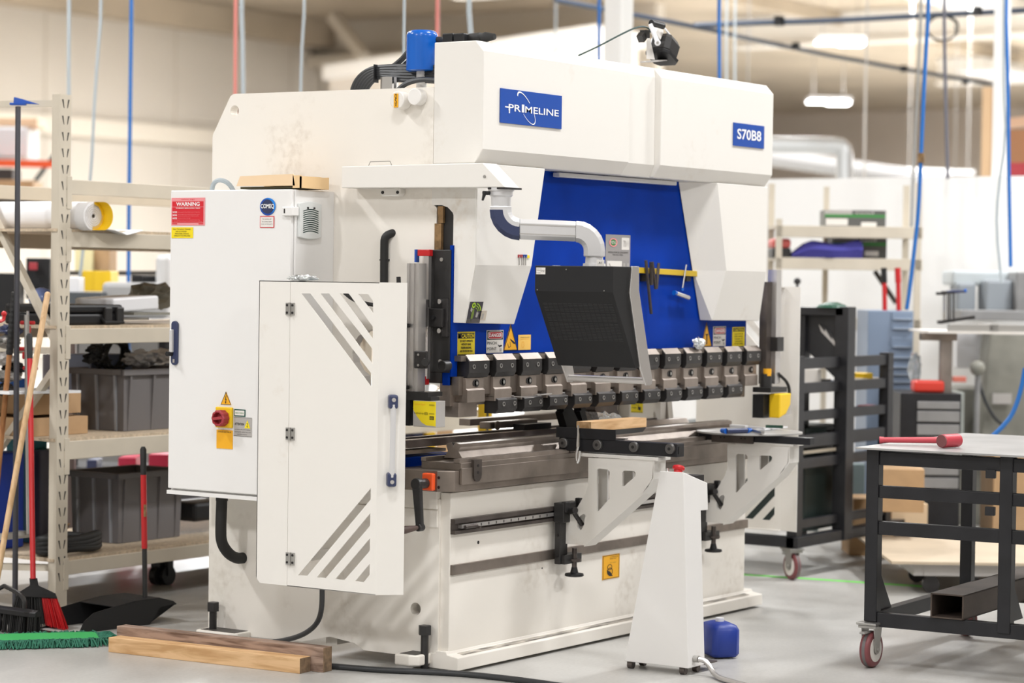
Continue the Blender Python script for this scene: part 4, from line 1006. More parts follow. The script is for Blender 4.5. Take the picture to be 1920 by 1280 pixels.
P = on(944, 607, yr); Q = on(970, 655, yr)
L = tri(Label(P, *YF, Q.x - P.x, .112, 'label_orange', outline=[(.5,0),(1,1),(0,1)]), 'ink', .03)
L.shape([(.45,.55),(.62,.62),(.80,.70),(.82,.76),(.68,.74),(.50,.62)], 'ink').shape([(.28,.74),(.36,.90),(.52,.84),(.46,.68),(.44,.68),(.49,.83),(.37,.87),(.30,.73)], 'ink').build('crush_hazard_sign', ram)
P = on(971.5, 627.5, yr); Q = on(994.5, 654, yr)
Label(P, *YF, Q.x - P.x, .064, mat('pale_orange', (.90, .55, .12), .5)).text('DANGER FOR HANDS', .14, .14, .86, .20, 'ink').rect(.15, .28, .85, .30, 'label_orange').ring((Q.x-P.x)*.35, .042, .010, .012, 'label_orange', width=.15).build('orange_notice', ram)
# right end of the ram
P = on(1315, 604, yr); Q = on(1334, 646, yr)
L = tri(Label(P, *YF, Q.x - P.x, .116, 'label_orange', outline=[(.5,0),(1,1),(0,1)]), 'ink', .03)
L.rect(.46, .55, .56, .9, 'ink').shape([(.36,.48),(.66,.48),(.52,.60)], 'ink').rect(.25, .7, .35, .92, 'ink').build('crush_hazard_sign', ram)
P = on(1337, 612, yr); Q = on(1360, 646, yr)
danger(P, Q.x - P.x, .094, mat('sign_red_pale', (.50, .10, .10), .5)).build('danger_sign', ram)
P = on(1373, 613, yr); Q = on(1395.5, 647, yr)
L = Label(P, *YF, Q.x - P.x, .094, 'label_yellow').rect(.05, .05, .95, .24, 'ink').text('CAUTION', .12, .08, .9, .21, 'label_yellow', .02)
for i, t in enumerate(('NOTICE', 'KEEP HANDS', 'CLEAR OF', 'TOOLING', 'AT ALL TIMES')): L.text(t, .16, .32 + i*.125, .84, .40 + i*.125, 'ink')
L.build('caution_sign', ram)
# grey load chart plate
P = on(1135.5, 439, yr)
W_ = on(1181.5, 445, yr).x - P.x
L = Label(P, *YF, W_, .30, mat('plate_grey', (.30, .285, .28), .4))
L.ring(.30*W_, .035, .030, .017, 'ink_pink', width=.3).shape([(.30 + .16*math.cos(a), .115 + .06*math.sin(a)) for a in [k*2*PI/20 for k in range(20)]], 'ink_green').text('METAL', .19, .095, .41, .14, 'label_white', lift=3)
L.rect(.64, .04, .95, .22, 'label_white').text('70', .7, .08, .8, .18, 'label_grey', lift=3).text('(1)', .82, .08, .92, .18, 'label_grey', lift=3)
L.text('PRESS FORCE DIAGRAM', .10, .25, .9, .275, 'ink').text('FOR MILD STEEL', .28, .29, .7, .31, 'ink')
L.rect(.06, .39, .66, .97, 'label_white').shape([(.12,.43),(.17,.43),(.50,.72),(.47,.74)], 'label_grey', 2)
for c_ in (.72, .88):
    for k_ in range(6): L.rect(c_, .42 + k_*.09, c_ + .07, .48 + k_*.09, 'label_grey')
L.build('load_chart', ram)
# maker's sign and model sign
P = V(.116, YH - .001, 2.3665)
W_, H_ = .457, .1385
L = Label(P, *YF, W_, H_, 'sign_blue', th=.004)
L.text('PR', .125, .43, .32, .63, 'ink_white', .012).text('1', .335, .40, .375, .635, 'ink_white', .01).text('MELINE', .39, .44, .945, .635, 'ink_white', .012)
L.rect(.07, .505, .14, .545, 'ink_white').rect(.130, .43, .148, .70, 'ink_white')
L.ring(.41*W_, .50*H_, .0854, .0325, 'ink_white', 160, 272, 28, .10, 2, math.radians(42.6))
L.ring(.41*W_, .50*H_, .0854, .0325, 'ink_white', 90, -50, 28, .06, 2, math.radians(42.6))
L.build('maker_sign', bpy.data.objects['top_cover'])
P = on(1374.5, 229.5, YH - .001); Q = on(1432, 236, YH - .001)
L = Label(P, *YF, Q.x - P.x, .108, 'sign_blue', th=.004)
L.text('S70B8', .11, .24, .89, .70, 'ink_white', .018).build('model_sign', bpy.data.objects['top_cover.002'])
# photo sticker and pale paper tag on the sloping chin
A = V(.0, -.119, 1.65); n0 = (V(0, -.068, 1.418) - V(0, -.121, 1.652)).normalized()
def on_chin(px, py):
    # intersect with the sloping plane through (0,-.121,1.652),(x),(0,-.068,1.418)
    r = ray(px, py); nn_ = V(1, 0, 0).cross(n0); p0 = V(0, -.1215, 1.652)
    return CAM + r * ((p0 - CAM).dot(nn_) / r.dot(nn_))
P = on_chin(881.5, 565.5)
fcov = bpy.data.objects['front_cover']
L = Label(P, V(1,0,0), -n0, .093, .088, mat('dark_photo_print', (.035, .03, .045), .4))
L.ring(.028, .014, .009, .008, 'lime', width=.9)
for k in range(3): L.ring(.036, .044, .048 - k*.011, .038 - k*.009, 'lime', -75, -12, 14, .12)
L.shape([(.30,.30),(.40,.34),(.44,.60),(.36,.95),(.26,.90),(.24,.60)], mat('dim_lime', (.18, .26, .03), .5)).shape([(.14,.25),(.28,.34),(.24,.50),(.12,.42)], 'label_grey').shape([(.62,.46),(.78,.52),(.74,.74),(.58,.72)], 'label_grey').rect(0, .8, 1, 1, mat('dim_print', (.09, .08, .08), .5)).build('photo_sticker', fcov)
P = on_chin(900, 582)
Label(P, V(1,0,0), -n0, .050, .040, mat('tag_cream', (.62, .55, .46), .6)).text('serial', .2, .06, .85, .16, 'label_grey').rect(.36, .3, .62, .84, 'label_grey').build('paper_tag', fcov)
# small coloured keys held at the chin edge
for i, (c_, px) in enumerate((('dullred', 973.5), ('dullred', 978.5), ('sign_blue', 982), ('sign_blue', 985.5), ('label_yellow', 990))):
    a_ = U(px, 497, y=-.1225); b__ = U(px, 480 + (i > 3), y=-.1225)
    if i < 4: MB().bar(a_, b__, .005, .003).build('key_strip', 'label_grey', fcov)
    MB().cbox(b__, (.018, .004, .012)).build('key_tag', c_, fcov)
# orange hazard stickers on the base and inside
P = on(1129.5, 1042, -.0005); Q = on(1161.5, 1036, -.0005)
L = Label(P, *YF, Q.x - P.x, .108, 'label_orange').rect(.03,.02,.97,.035,'ink').rect(.03,.965,.97,.98,'ink').rect(.03,.02,.05,.98,'ink').rect(.95,.02,.97,.98,'ink')
L.text('ATTENZIONE', .42, .08, .9, .12, 'ink').text('PERICOLO', .42, .15, .8, .19, 'ink').text('danger', .42, .32, .8, .35, 'ink').ring(.06, .055, .018, .012, 'ink', width=.2).shape([(.25,.62),(.45,.70),(.6,.9),(.4,.88),(.28,.75)], 'ink').ring(.062, .075, .022, .016, 'ink', width=.2).build('hazard_sticker', bpy.data.objects['front_plate'])
P = U(1188, 752, x=2.375)
L = Label(V(2.35, P.y, P.z), *XF, .07, .055, 'label_yellow').rect(.03,.04,.97,.08,'ink').rect(.03,.92,.97,.96,'ink').text('Achtung', .1, .2, .7, .35, 'ink').text('rear', .1, .5, .5, .62, 'ink').shape([(.6,.4),(.85,.5),(.8,.8),(.6,.7)], 'ink')
L.build('inner_sticker', PB)
# magnetic tool bar on the blue ram
a_ = U(1190, 506, y=-.012); b_ = U(1318, 514, y=-.012)
mb_ = MB().bar(a_, b_, .018, .026).build('magnetic_bar', mat('yellow_bar', (.62, .42, .02), .45), PB, bev=.002)
for px in (1206, 1289): 
    c = U(px, 521, y=-.006); MB().cbox(c, (.04, .012, .03)).build('bar_bracket', 'ink', mb_)

# ================================================================ THINGS ON THE BRAKE
# hex keys hanging on the magnetic bar
def hex_key(pts, r, label, m='steel_dark'):
    w = [U(px, py, y=yy) for px, py, yy in pts]
    return tag(MB().tube(w, r, 6).build('hex_key', m), label, 'hex key', 'hex keys on the yellow magnetic bar')
hex_key([(1211, 488, -.03), (1214, 520, -.03), (1218, 560, -.026), (1221, 588, -.024)], .0075, 'longest grey hex key hanging from the yellow bar, leftmost')
hex_key([(1221.5, 491, -.035), (1221, 534, -.03)], .010, 'short thick grey hex key second from the left on the yellow bar')
hex_key([(1223, 491, -.042), (1225, 505, -.042), (1229, 541, -.034), (1231, 541, -.034), (1235, 493, -.034)], .007, 'V-shaped bent grey hex key on the yellow bar')
t = thing('tee_handle', 'blue-collared T-handle wrench hanging at the right end of the yellow bar', 'wrench', tuple(U(1280, 545, y=-.03)))
MB().tube([U(1287, 496, y=-.03), U(1279.5, 542, y=-.03)], .004, 8).build('shaft', 'zinc', t)
MB().cyl(U(1266, 549, y=-.035), U(1291, 558, y=-.03), .010).build('handle', 'alu', t, smooth=True)
MB().cyl(U(1264, 548.5, y=-.035), U(1267, 549.5, y=-.035), .0115).cyl(U(1279.8, 540, y=-.03), U(1279.3, 545, y=-.03), .007).build('collar', 'filter_blue', t, smooth=True)
# crumpled foil piece tucked on a clamp
def crumple(name, c, s, m, label, cat, seed=1):
    random.seed(seed); b_ = bmesh.new(); bmesh.ops.create_icosphere(b_, subdivisions=3, radius=1)
    for v in b_.verts:
        k = .7 + .5*random.random(); v.co = Vector((v.co.x*s[0]*k, v.co.y*s[1]*k, v.co.z*s[2]*k))
    me = bpy.data.meshes.new(name); b_.to_mesh(me); b_.free(); me.materials.append(M[m])
    o = bpy.data.objects.new(name, me); col.objects.link(o); o.location = c
    return tag(o, label, cat)
c = U(1310, 643, y=-.055); crumple('foil_ball', c, (.045, .022, .028), 'foil', 'crumpled shiny foil stuck on a punch clamp under the blue ram', 'foil', 3)
c = U(569, 523, x=-.385); crumple('foil_wad', V(-.385, c.y, 1.590), (.015, .075, .013), 'foil', 'crumpled clear wrap lying on the top edge of the guard door', 'wrap', 5)

# cardboard lid on the cabinet
t = thing('cardboard_lid', 'flat open cardboard lid lying on top of the electrical cabinet', 'box', (-.15, .85, ZC1))
a_ = U(443, 353, x=-.25); b_ = U(553, 351, x=-.25)
lid = MB(); zt = U(480, 327, x=-.25).z
lid.loft([[(-.25, a_.y, ZC1 + .012), (-.25, b_.y, ZC1 + .012), (-.25, b_.y + .01, zt), (-.25, a_.y - .02, zt - .006)], [(-.244, a_.y, ZC1 + .012), (-.244, b_.y, ZC1 + .012), (-.244, b_.y + .01, zt), (-.244, a_.y - .02, zt - .006)]])
lid.box(-.245, -.06, b_.y + .012, a_.y - .02, zt - .012, zt - .006)
lid.build('lid_panel', 'cardboard_pale', t)
MB().box(-.25, -.07, b_.y - .03, b_.y - .024, ZC1 + .002, zt - .010).box(-.25, -.244, b_.y - .03, b_.y + .012, ZC1 + .002, zt - .006).box(-.07, -.064, b_.y - .03, a_.y, ZC1 + .001, zt - .008).build('lid_flap', mat('warm_cardboard', (.80, .56, .30), .8), t)
MB().box(-.235, -.08, b_.y, a_.y - .01, ZC1 + .001, ZC1 + .010).build('lid_tray', mat('dark_card', (.10, .09, .05), .8), t)

# work light clamped on the top cover
t = thing('work_light', 'black work light with white bracket and grip clamped on the cream top cover', 'work light', (1.32, .0, 2.55))
WL = U(1236, 84, y=-.02)
def wl(px, py, dy=0): return U(px, py, y=-.02 + dy)
o = MB(); c = wl(1243, 88); ax = (wl(1258, 100) - wl(1222, 52)).normalized()
dn = V(.45, -.35, -.82).normalized(); sx_ = V(.60, -.55, .56).normalized()
f = (wl(1262, 92) - wl(1236, 98))
# lamp head: octagonal body tapering to a finned back, lens facing down
dn = (wl(1235, 118) - wl(1248, 70)).normalized()
wd = (wl(1273, 100) - wl(1222, 88)).normalized(); wd = (wd - dn*wd.dot(dn)).normalized(); dp_ = dn.cross(wd).normalized()
cc = wl(1246, 88)
def oct_(c, a, b, k=.35):
    return [c + wd*(a*x) + dp_*(b*y) for x, y in ((-1, -1+k), (-1+k, -1), (1-k, -1), (1, -1+k), (1, 1-k), (1-k, 1), (-1+k, 1), (-1, 1-k))]
o.loft([oct_(cc - dn*.045, .045, .04), oct_(cc - dn*.02, .062, .055), oct_(cc + dn*.035, .058, .055), oct_(cc + dn*.045, .052, .05)]).build('lamp_body', 'black_satin', t, bev=.003)
MB().loft([oct_(cc + dn*.042, .050, .05), oct_(cc + dn*.047, .068, .065), oct_(cc + dn*.062, .064, .062)]).build('lamp_rim', 'black', t, bev=.002)
MB().cyl(wl(1221, 43, -.05), wl(1243, 49, -.05), .014).build('grip', 'black', t, smooth=True)
MB().bar(wl(1219, 45, -.05), wl(1233, 79, -.07), .012, .018).cyl(wl(1233, 80, -.085), wl(1233, 80, -.06), .014).bar(wl(1244, 50, -.03), wl(1273, 88, -.01), .006, .010).build('yoke', 'white', t, bev=.002)
MB().cyl(wl(1233, 80, -.09), wl(1233, 80, -.085), .006).build('yoke_bolt', 'zinc', t)
MB().cbox(wl(1232, 60, -.0), (.05, .03, .05), Matrix.Rotation(.6, 3, 'Y')).build('lamp_back', 'label_white', t)
MB().cbox(wl(1203, 70), (.03, .03, .035), Matrix.Rotation(-.7, 3, 'Y')).cbox(wl(1209, 64), (.03, .035, .035)).build('clamp_jaw', 'black_satin', t)
MB().loft([[wl(1212, 78), wl(1217, 64), wl(1217, 64, .02), wl(1212, 78, .02)], [wl(1212, 110), wl(1228, 112), wl(1228, 112, .02), wl(1212, 110, .02)]]).build('clamp_leg', 'label_white', t)
MB().bar(U(1210, 116, y=-.05), U(1242, 113, y=-.02), .05, .006).build('clamp_foot', 'label_grey', t)
ca = MB().tube([U(1085, 104, y=.02), U(1120, 88, y=0), U(1165, 64, y=-.02), U(1195, 50, y=-.03), U(1214, 50, y=-.03), U(1220, 60, y=-.02)], .004, 8, smooth=2).build('lamp_cable', mat('dark_green_cable', (.01, .04, .035), .5), t, smooth=True)

# timber block, angle and locking pliers on the left support arm
zt = .918
ang = MB(); ang.box(XA - .004, XA + .0, -.30, .0, zt, zt + .045).box(XA, XA + .10, -.30, .0, zt, zt + .004)
tag(ang.build('angle_iron', 'cart_black'), 'black angle iron lying on the black bar of the left support arm', 'metal angle')
c0 = U(1078, 806, x=XA + .03); 
tb = MB(); bw = .13
P0_ = U(1088, 806, y=-.05); 
tb.box(.868, 1.335, -.132, -.058, .945, .986)
t_ = tb.build('timber_block', 'wood_pale'); tag(t_, 'short pale timber block lying on the angle iron of the left support arm', 'wood block')
pl = MB().prism([(.862, .9225), (.862, .944), (1.33, .944), (1.30, .925), (1.20, .9225)], 'y', -.135, -.05)
tag(pl.build('flat_steel_bar', 'black_satin'), 'dark tapered steel bar under the pale timber block', 'metal bar')
t = thing('locking_pliers', 'chrome locking pliers gripping the black bar beside its leftmost round knob', 'pliers', tuple(U(1084, 840, x=XA - .02)))
MB().tube([U(1084, 797, x=XA - .012), U(1085, 815, x=XA - .014), U(1084, 838, x=XA - .02)], .006, 10, rads=(.004, .010)).build('upper_handle', 'chrome', t, smooth=True)
MB().tube([U(1084, 836, x=XA - .02), U(1080, 855, x=XA - .025), U(1082, 868, x=XA - .025), U(1085, 862, x=XA - .025), U(1087, 845, x=XA - .022)], .007, 10, smooth=1).build('jaw', 'chrome', t, smooth=True)
# tools on the round plate
zz = .897
t = thing('cutter_pliers', 'pliers with a blue and black grip lying on the round grey plate', 'pliers', (2.05, -.3, zz))
MB().cyl(U(1362, 808, z=zz + .012), U(1400, 807, z=zz + .012), .012).build('grip', 'navy', t, smooth=True)
MB().cyl(U(1354, 807, z=zz + .012), U(1362, 808, z=zz + .012), .011, .013).cyl(U(1400, 807, z=zz + .012), U(1408, 806, z=zz + .012), .013, .009).build('grip_end', 'filter_blue', t, smooth=True)
MB().bar(U(1408, 806, z=zz + .010), U(1430, 811, z=zz + .008), .016, .012).build('jaw', 'zinc', t)
tag(MB().bar(U(1370, 798, z=zz + .012), U(1400, 800, z=zz + .012), .022, .014).bar(U(1400, 800, z=zz + .01), U(1434, 803, z=zz + .01), .014, .01).build('utility_knife', 'alu_light', bev=.003), 'silver utility knife lying behind the blue gripped pliers', 'knife')
tag(MB().bar(U(1425, 805, z=zz + .004), U(1468, 800, z=zz + .004), .05, .006).build('steel_rule', 'white'), 'white plastic strip lying right of the pliers on the round grey plate', 'ruler')
tag(MB().bar(U(1436, 799, z=zz + .016), U(1468, 800, z=zz + .016), .012, .014).build('marker_pen', mat('dark_green_pen', (.01, .05, .03), .4)), 'dark green marker lying on the white strip', 'pen')

# ================================================================ FOOT CONSOLE
c1 = U(1291, 1253, z=.03); xk = c1.x; yk = c1.y
def cy0(z): # front (towards the camera) edge
    return yk + (U(1281, 885, x=xk).y - yk) * (z - .03) / .83
ybk = U(1171, 1239, x=xk).y; ytp = U(1240, 883, x=xk).y
def cy1(z): return ybk + (ytp - ybk) * (z - .03) / .83
zt_ = U(1281, 885, x=xk).z
con = thing('pedal_console', 'white tapering floor console with a red emergency button standing before the machine', 'console', (xk + .06, yk + .12, 0))
pr = [(0, .03), (.135, .03), (.135, U(1325, 958, y=yk).z), (.195, U(1325, 958, y=yk).z - .002), (.195, zt_ - .055), (0, zt_)]
o = MB(); o.loft([[(xk + a, cy0(z), z) for a, z in pr], [(xk + a, cy1(z), z) for a, z in pr]])
# caps of the loft are the tapering faces: front and back
o.build('console_body', 'console', con, bev=.003)
be = U(1271, 883, x=xk + .035)
MB().lathe((xk + .035, be.y, zt_ - .012), (.25, 0, 1), [(0, .018), (.016, .018), (.018, .024), (.026, .026), (.034, .022), (.038, .008)], 26).build('emergency_button', 'red', con, smooth=True)
MB().cyl((xk + .07, be.y - .02, zt_ - .025), (xk + .07, be.y - .02, zt_ - .010), .010).cyl((xk + .015, be.y + .035, zt_ - .004), (xk + .013, be.y + .037, zt_ + .012), .004).build('key_switch', 'chrome', con)
MB().box(xk + .12, xk + .185, cy0(.8) + .01, cy1(.8) - .01, zt_ - .050, zt_ - .022).build('button_pad', 'ink', con)
for (x_, y_) in ((xk + .02, yk + .035), (xk + .02, ybk - .02), (xk + .115, yk + .03), (xk + .115, ybk - .02)):
    cs = MB(); cs.cyl((x_, y_ - .011, .016), (x_, y_ + .011, .016), .016).box(x_ - .012, x_ + .012, y_ - .013, y_ + .013, .018, .032)
    cs.build('castor', 'steel_dark', con)
MB().cyl((xk + .045, yk, .065), (xk + .045, yk - .022, .065), .014).build('cable_gland', 'zinc', con, smooth=True)
MB().box(xk + .13, xk + .24, yk + .0, yk + .10, .028, .034).build('base_tab', 'steel_dark', con)
hs = [V(xk + .045, yk - .02, .065), V(xk + .055, yk - .05, .060), V(xk + .04, yk - .09, .02), V(xk + .0, yk - .13, .012), V(xk - .06, yk - .20, .012), V(xk - .2, yk - .5, .012)]
tag(MB().tube(hs, .011, 10, smooth=2).build('flexible_conduit', 'alu', smooth=True), 'silver flexible conduit curling from the foot of the white console', 'hose')
# blue jerry can behind the console
t = thing('jerry_can', 'blue plastic canister standing on the floor behind the white console', 'canister', (1.30, -.50, 0))
cL = U(1322, 1240, z=0); cR = U(1357, 1240, z=0)
cx_, cy_ = U(1338, 1238, z=0).x + .12, U(1338, 1238, z=0).y + .04
o = MB(T=Matrix.Translation((cx_, cy_, 0)) @ Matrix.Rotation(RZV + .3, 4, 'Z'))
def rr4(w, d, z): 
    k = .02; return [(-w+k,-d,z),(w-k,-d,z),(w,-d+k,z),(w,d-k,z),(w-k,d,z),(-w+k,d,z),(-w,d-k,z),(-w,-d+k,z)]
o.loft([rr4(.055,.08,.006), rr4(.062,.09,.02), rr4(.062,.09,.12), rr4(.052,.08,.14), rr4(.03,.05,.150)]).build('can_body', mat('canister_blue', (.01, .035, .26), .45), t, bev=.006, smooth=True)
MB(T=Matrix.Translation((cx_, cy_, 0))).cyl((0,0,.148),(0,0,.165),.018).build('cap', 'white', t)

# ================================================================ FLOOR CONDUIT from the guard foot along the front
z = .012
pts = [U(604, 1095, x=-.28), U(604, 1140, x=-.26), U(596, 1168, x=-.22), U(574, 1187, x=-.15), U(545, 1198, x=-.08), U(500, 1205, z=.02)]
tag(MB().tube(pts, .011, 10, smooth=3).build('flexible_conduit', 'hose', smooth=True), 'dark flexible conduit curving down from the guard door to the floor', 'hose')
pts = [U(560, 1246, z=z), U(620, 1248, z=z), U(700, 1255, z=z), U(770, 1258, z=z), U(860, 1262, z=z), U(940, 1270, z=z), U(1010, 1279, z=z), U(1090, 1291, z=z)]
tag(MB().tube(pts, .012, 10, smooth=2).build('flexible_conduit', 'hose_c' if 'hose_c' in M else 'hose', smooth=True), 'dark grey flexible conduit lying on the floor from the timbers towards the console', 'hose')
# ================================================================ LEFT: STORAGE RACK
RX0, RX1, RY0, RY1 = .24, 3.86, 2.42, 3.32
rack = thing('storage_rack', 'beige slotted steel storage rack standing behind the machine at the left', 'rack', (2.0, 2.87, 0))
def rack_post(x, y, h, holes=True):
    p = MB().use('rack'); p.box(x, x + .075, y, y + .05, 0, h)
    if holes:
        p.use('rack_dark'); z = h - .045; k = 0
        while z > .1:
            for s, cx in ((-1, x + .024), (1, x + .052)):
                p.poly([(cx + .006*s - .005, y - .0008, z + .022), (cx + .006*s + .005, y - .0008, z + .022), (cx - .003*s + .002, y - .0008, z - .018), (cx - .003*s - .002, y - .0008, z - .018)])
            z -= .0765; k += 1
    return p.build('post', None, rack, bev=.0)
rack_post(RX0, RY0, 2.43); rack_post(RX1 - .075, RY0, 2.43); rack_post(RX0, RY1, 2.43, False); rack_post(RX1 - .075, RY1, 2.43, False)
LV = [(1.966, 2.035), (1.718, 1.790), (1.262, 1.335), (.718, .805), (.174, .240)]
for i, (z0, z1) in enumerate(LV):
    for yy in (RY0, RY1):
        MB().box(RX0 + .072, RX1 - .072, yy + .002, yy + .045, z0, z1).build('shelf_beam', 'rack', rack, bev=.003)
    MB().box(RX0 + .05, RX0 + .082, RY0 - .004, RY0 + .02, z0 - .07, z1 + .015).build('beam_connector', 'rack', rack, bev=.002)
    if i > 0:
        MB().box(RX0 - .005, RX1 - .01, RY0 + .01, RY1 + .04, z1, z1 + .014).build('shelf_board', 'chip', rack)
xb = RX0 + .03
def brace(p, q, w=.035):
    a, c = U(*p, x=xb), U(*q, x=xb)
    MB().bar(a, c, .03, w, up=(1, 0, 0)).build('frame_brace', 'rack', rack)
brace((-120, 197), (108, 194)); brace((-120, 190), (105, 640)); brace((105, 690), (-120, 1010)); brace((-120, 655), (105, 657)); brace((-60, 1060), (105, 1064))

# white rolls on the upper shelf
c = U(176, 405, y=2.36); R_ = .068
t = thing('vinyl_roll', 'thick white roll with a yellow lined end lying across the upper rack shelf', 'roll', (c.x, 2.8, c.z - R_))
MB().cyl((c.x, 2.36, c.z), (c.x, 3.45, c.z + .0), R_, n=36).build('roll_body', 'white', t, smooth=True)
sp = MB(); N = 70
for k in range(N):
    a0, a1 = k*.45, (k+1)*.45; r0, r1 = .010 + .0013*k*.55, .010 + .0013*(k+1)*.55
    P_ = lambda a, r: (c.x - .006 + r*math.cos(a), 2.354, c.z + r*math.sin(a))
    sp.poly([P_(a0, r0), P_(a1, r1), P_(a1, r1 + .0024), P_(a0, r0 + .0024)])
sp.build('roll_spiral', 'label_grey', t)
MB().cyl((c.x - .006, 2.357, c.z), (c.x - .006, 2.356, c.z), .009, n=14).build('roll_core', 'ink', t)
yl = MB(); N = 20
for k in range(N):
    a0 = math.radians(-100 + 190*k/N); a1 = math.radians(-100 + 190*(k+1)/N)
    yl.poly([(c.x + r*math.cos(a), 2.3575, c.z + r*math.sin(a)) for r, a in ((.05, a0), (.066, a0), (.066, a1), (.05, a1))])
    yl.poly([(c.x + r*math.cos(a) + .0, y, c.z + r*math.sin(a)) for r, a, y in ((.067, a0, 2.30), (.067, a1, 2.30), (.067, a1, 2.36), (.067, a0, 2.36))])
yl.build('yellow_lining', 'yellow', t)
c = U(60, 402, y=2.9)
tag(MB().cyl((c.x - .02, 2.75, c.z), (c.x - .02, 3.6, c.z), .062, n=30).build('vinyl_roll', 'white', smooth=True), 'second white roll behind the thick one with the yellow lining, at the left edge', 'roll')
sh = MB(); pr = [(0, 0, .0), (.06, -.02, .004), (.14, -.045, -.004), (.22, -.05, -.024), (.30, -.04, -.010), (.36, -.02, .0)]
sh.loft([[(.42 + a, RY0 - .01 + b_, 1.806 + z_), (.42 + a, RY0 + .35, 1.806 + .004), (.42 + a, RY0 + .35, 1.809 + .004), (.42 + a, RY0 - .01 + b_, 1.809 + z_)] for a, b_, z_ in pr])
tag(sh.build('paper_sheet', 'offwhite', smooth=True), 'curled white sheet sticking out over the upper rack shelf', 'sheet')

# black latched case on the third level
Z3 = 1.349
t = thing('tool_case', 'black latched plastic tool case lying on the rack shelf above the upper grey bin', 'case', (.62, 2.62, Z3))
a_ = U(238, 590, y=RY0 + .03); b_ = U(70, 590, y=RY0 + .03)
W0, W1 = .325, a_.x; hh = U(200, 571, y=2.46).z
MB().box(W0, W1, 2.475, 2.86, Z3, Z3 + .055).build('case_base', 'black', t, bev=.012)
MB().box(W0, W1, 2.475, 2.86, Z3 + .058, hh).build('case_lid', 'black', t, bev=.012)
for fx in (.30, .50): 
    xx = W0 + (W1 - W0) * (fx + .42)
    MB().box(xx - .025, xx + .025, 2.458, 2.48, Z3 + .015, hh - .012).build('latch', 'black_satin', t, bev=.006)
xm = W0 + (W1-W0)*.82
hx = W0 + (W1 - W0)*.82
MB().tube([(hx - .075, 2.475, Z3 + .03), (hx - .075, 2.455, Z3 + .012), (hx + .055, 2.455, Z3 + .012), (hx + .055, 2.475, Z3 + .03)], .009, 8).build('case_handle', 'black', t, smooth=True)
# white tilted tray, grey clutter
o = MB().bar(U(176, 572, y=2.7), U(262, 566, y=2.7), .26, .07).build('display_box', 'white', bev=.01)
tag(o, 'tilted white box behind the black tool case on the rack', 'box')
for i, (p, s, mname, lab) in enumerate(((( 282, 588), (.30, .3, .012), 'grey_green', 'flat grey sheet metal on the rack beside the electrical cabinet'), ((262, 598), (.22, .16, .010), 'zinc', 'thin metal plate lying under the flat grey sheet metal'))):
    c = U(*p, y=2.5); tag(MB().cbox((c.x, 2.62, c.z), s).build('metal_plate', mname), lab, 'metal plate')
crumple('wrapped_bundle', U(286, 555, y=2.85), (.13, .12, .07), 'grey_green', 'lumpy grey wrapped bundle at the back of the rack beside the cabinet', 'bundle', 8)
tag(MB().cbox(U(270, 527, d=15.35), (.13, .1, .07)).build('small_box', 'black', bev=.004), 'small black box far behind the lumpy grey bundle', 'box')
# clear domed jar and face shield
c = U(78, 545, y=2.75)
t = thing('domed_jar', 'clear jar with a blue domed lid on the rack shelf left of the post', 'jar', (c.x, 2.75, Z3))
MB().lathe((c.x, 2.75, Z3), (0,0,1), [(0,.055),(.005,.058),(.11,.06)], 24).build('jar_body', 'glass', t, smooth=True)
MB().lathe((c.x, 2.75, Z3 + .11), (0,0,1), [(0,.062),(.012,.062),(.03,.056),(.055,.038),(.066,.01)], 24).build('dome_lid', mat('blue_tint', (.12, .16, .32), .3), t, smooth=True)
c = U(136, 552, y=2.7); tag(MB().lathe((c.x, 2.7, Z3), (0,0,1), [(0,.05),(.01,.055),(.05,.05),(.09,.02),(.10,.005)], 20).build('bell_jar', 'glass', smooth=True), 'small clear bell jar right of the rack post', 'jar')
# background bench area behind the rack
BG = 5.2
def bgbox(name, x0, y0, x1, y1, d, dep, m_, label, cat, bev=.004, group=None):
    a = U(x0, y1, d=d); b_ = U(x1, y0, d=d); c = (a + b_) / 2
    w = (b_ - a).dot(RIGHT); h = b_.z - a.z
    o = MB(T=Matrix.Translation(c + FWD*dep/2) @ Matrix.Rotation(RZV, 4, 'Z')).box(-w/2, w/2, -dep/2, dep/2, -h/2, h/2)
    o = o.build(name, m_, bev=bev); tag(o, label, cat, group); return o
t = thing('work_bench', 'long bench behind the rack carrying blurred tool boxes and yellow cases', 'bench', (1.6, 6.2, 0))
tz = U(150, 600, d=15).z - .03
Tb = Matrix.Translation((0, 0, 0))
a_ = U(-60, 600, d=15); b_ = U(330, 600, d=15)
MB().bar(V(a_.x, a_.y, tz), V(b_.x, b_.y, tz), .7, .05).build('bench_top', 'grey_metal', t)
for k in (.05, .5, .95):
    p = a_.lerp(b_, k); MB().box(p.x - .03, p.x + .03, p.y - .03, p.y + .03, 0, tz - .02).build('bench_leg', 'cart_black', t)
bgbox('tool_box', -20, 512, 28, 594, 14.9, .3, 'black', 'dark box at the left edge on the bench behind the rack', 'box')
bgbox('tool_box', 150, 508, 208, 546, 15.6, .3, 'yellow', 'bright yellow case behind the rack post', 'case')
bgbox('carton', 140, 462, 172, 510, 16.4, .3, mat('cream_yellow', (.82, .74, .42), .6), 'pale yellow carton standing above the bright yellow case', 'carton')
bgbox('carton', 174, 464, 206, 508, 16.5, .3, 'cardboard', 'brown carton right of the pale yellow one', 'carton')
bgbox('tool_box', 48, 484, 94, 560, 15.4, .25, 'black', 'black box with a red mark behind the domed jar', 'box')
bgbox('red_label', 54, 492, 68, 506, 15.3, .05, 'dullred', 'small red tag on the black box behind the domed jar', 'tag')
bgbox('machine_cover', 190, 530, 312, 596, 15.2, .35, mat('blur_grey', (.38, .38, .38), .5), 'broad grey machine cover on the bench behind the rack', 'cover', .03)
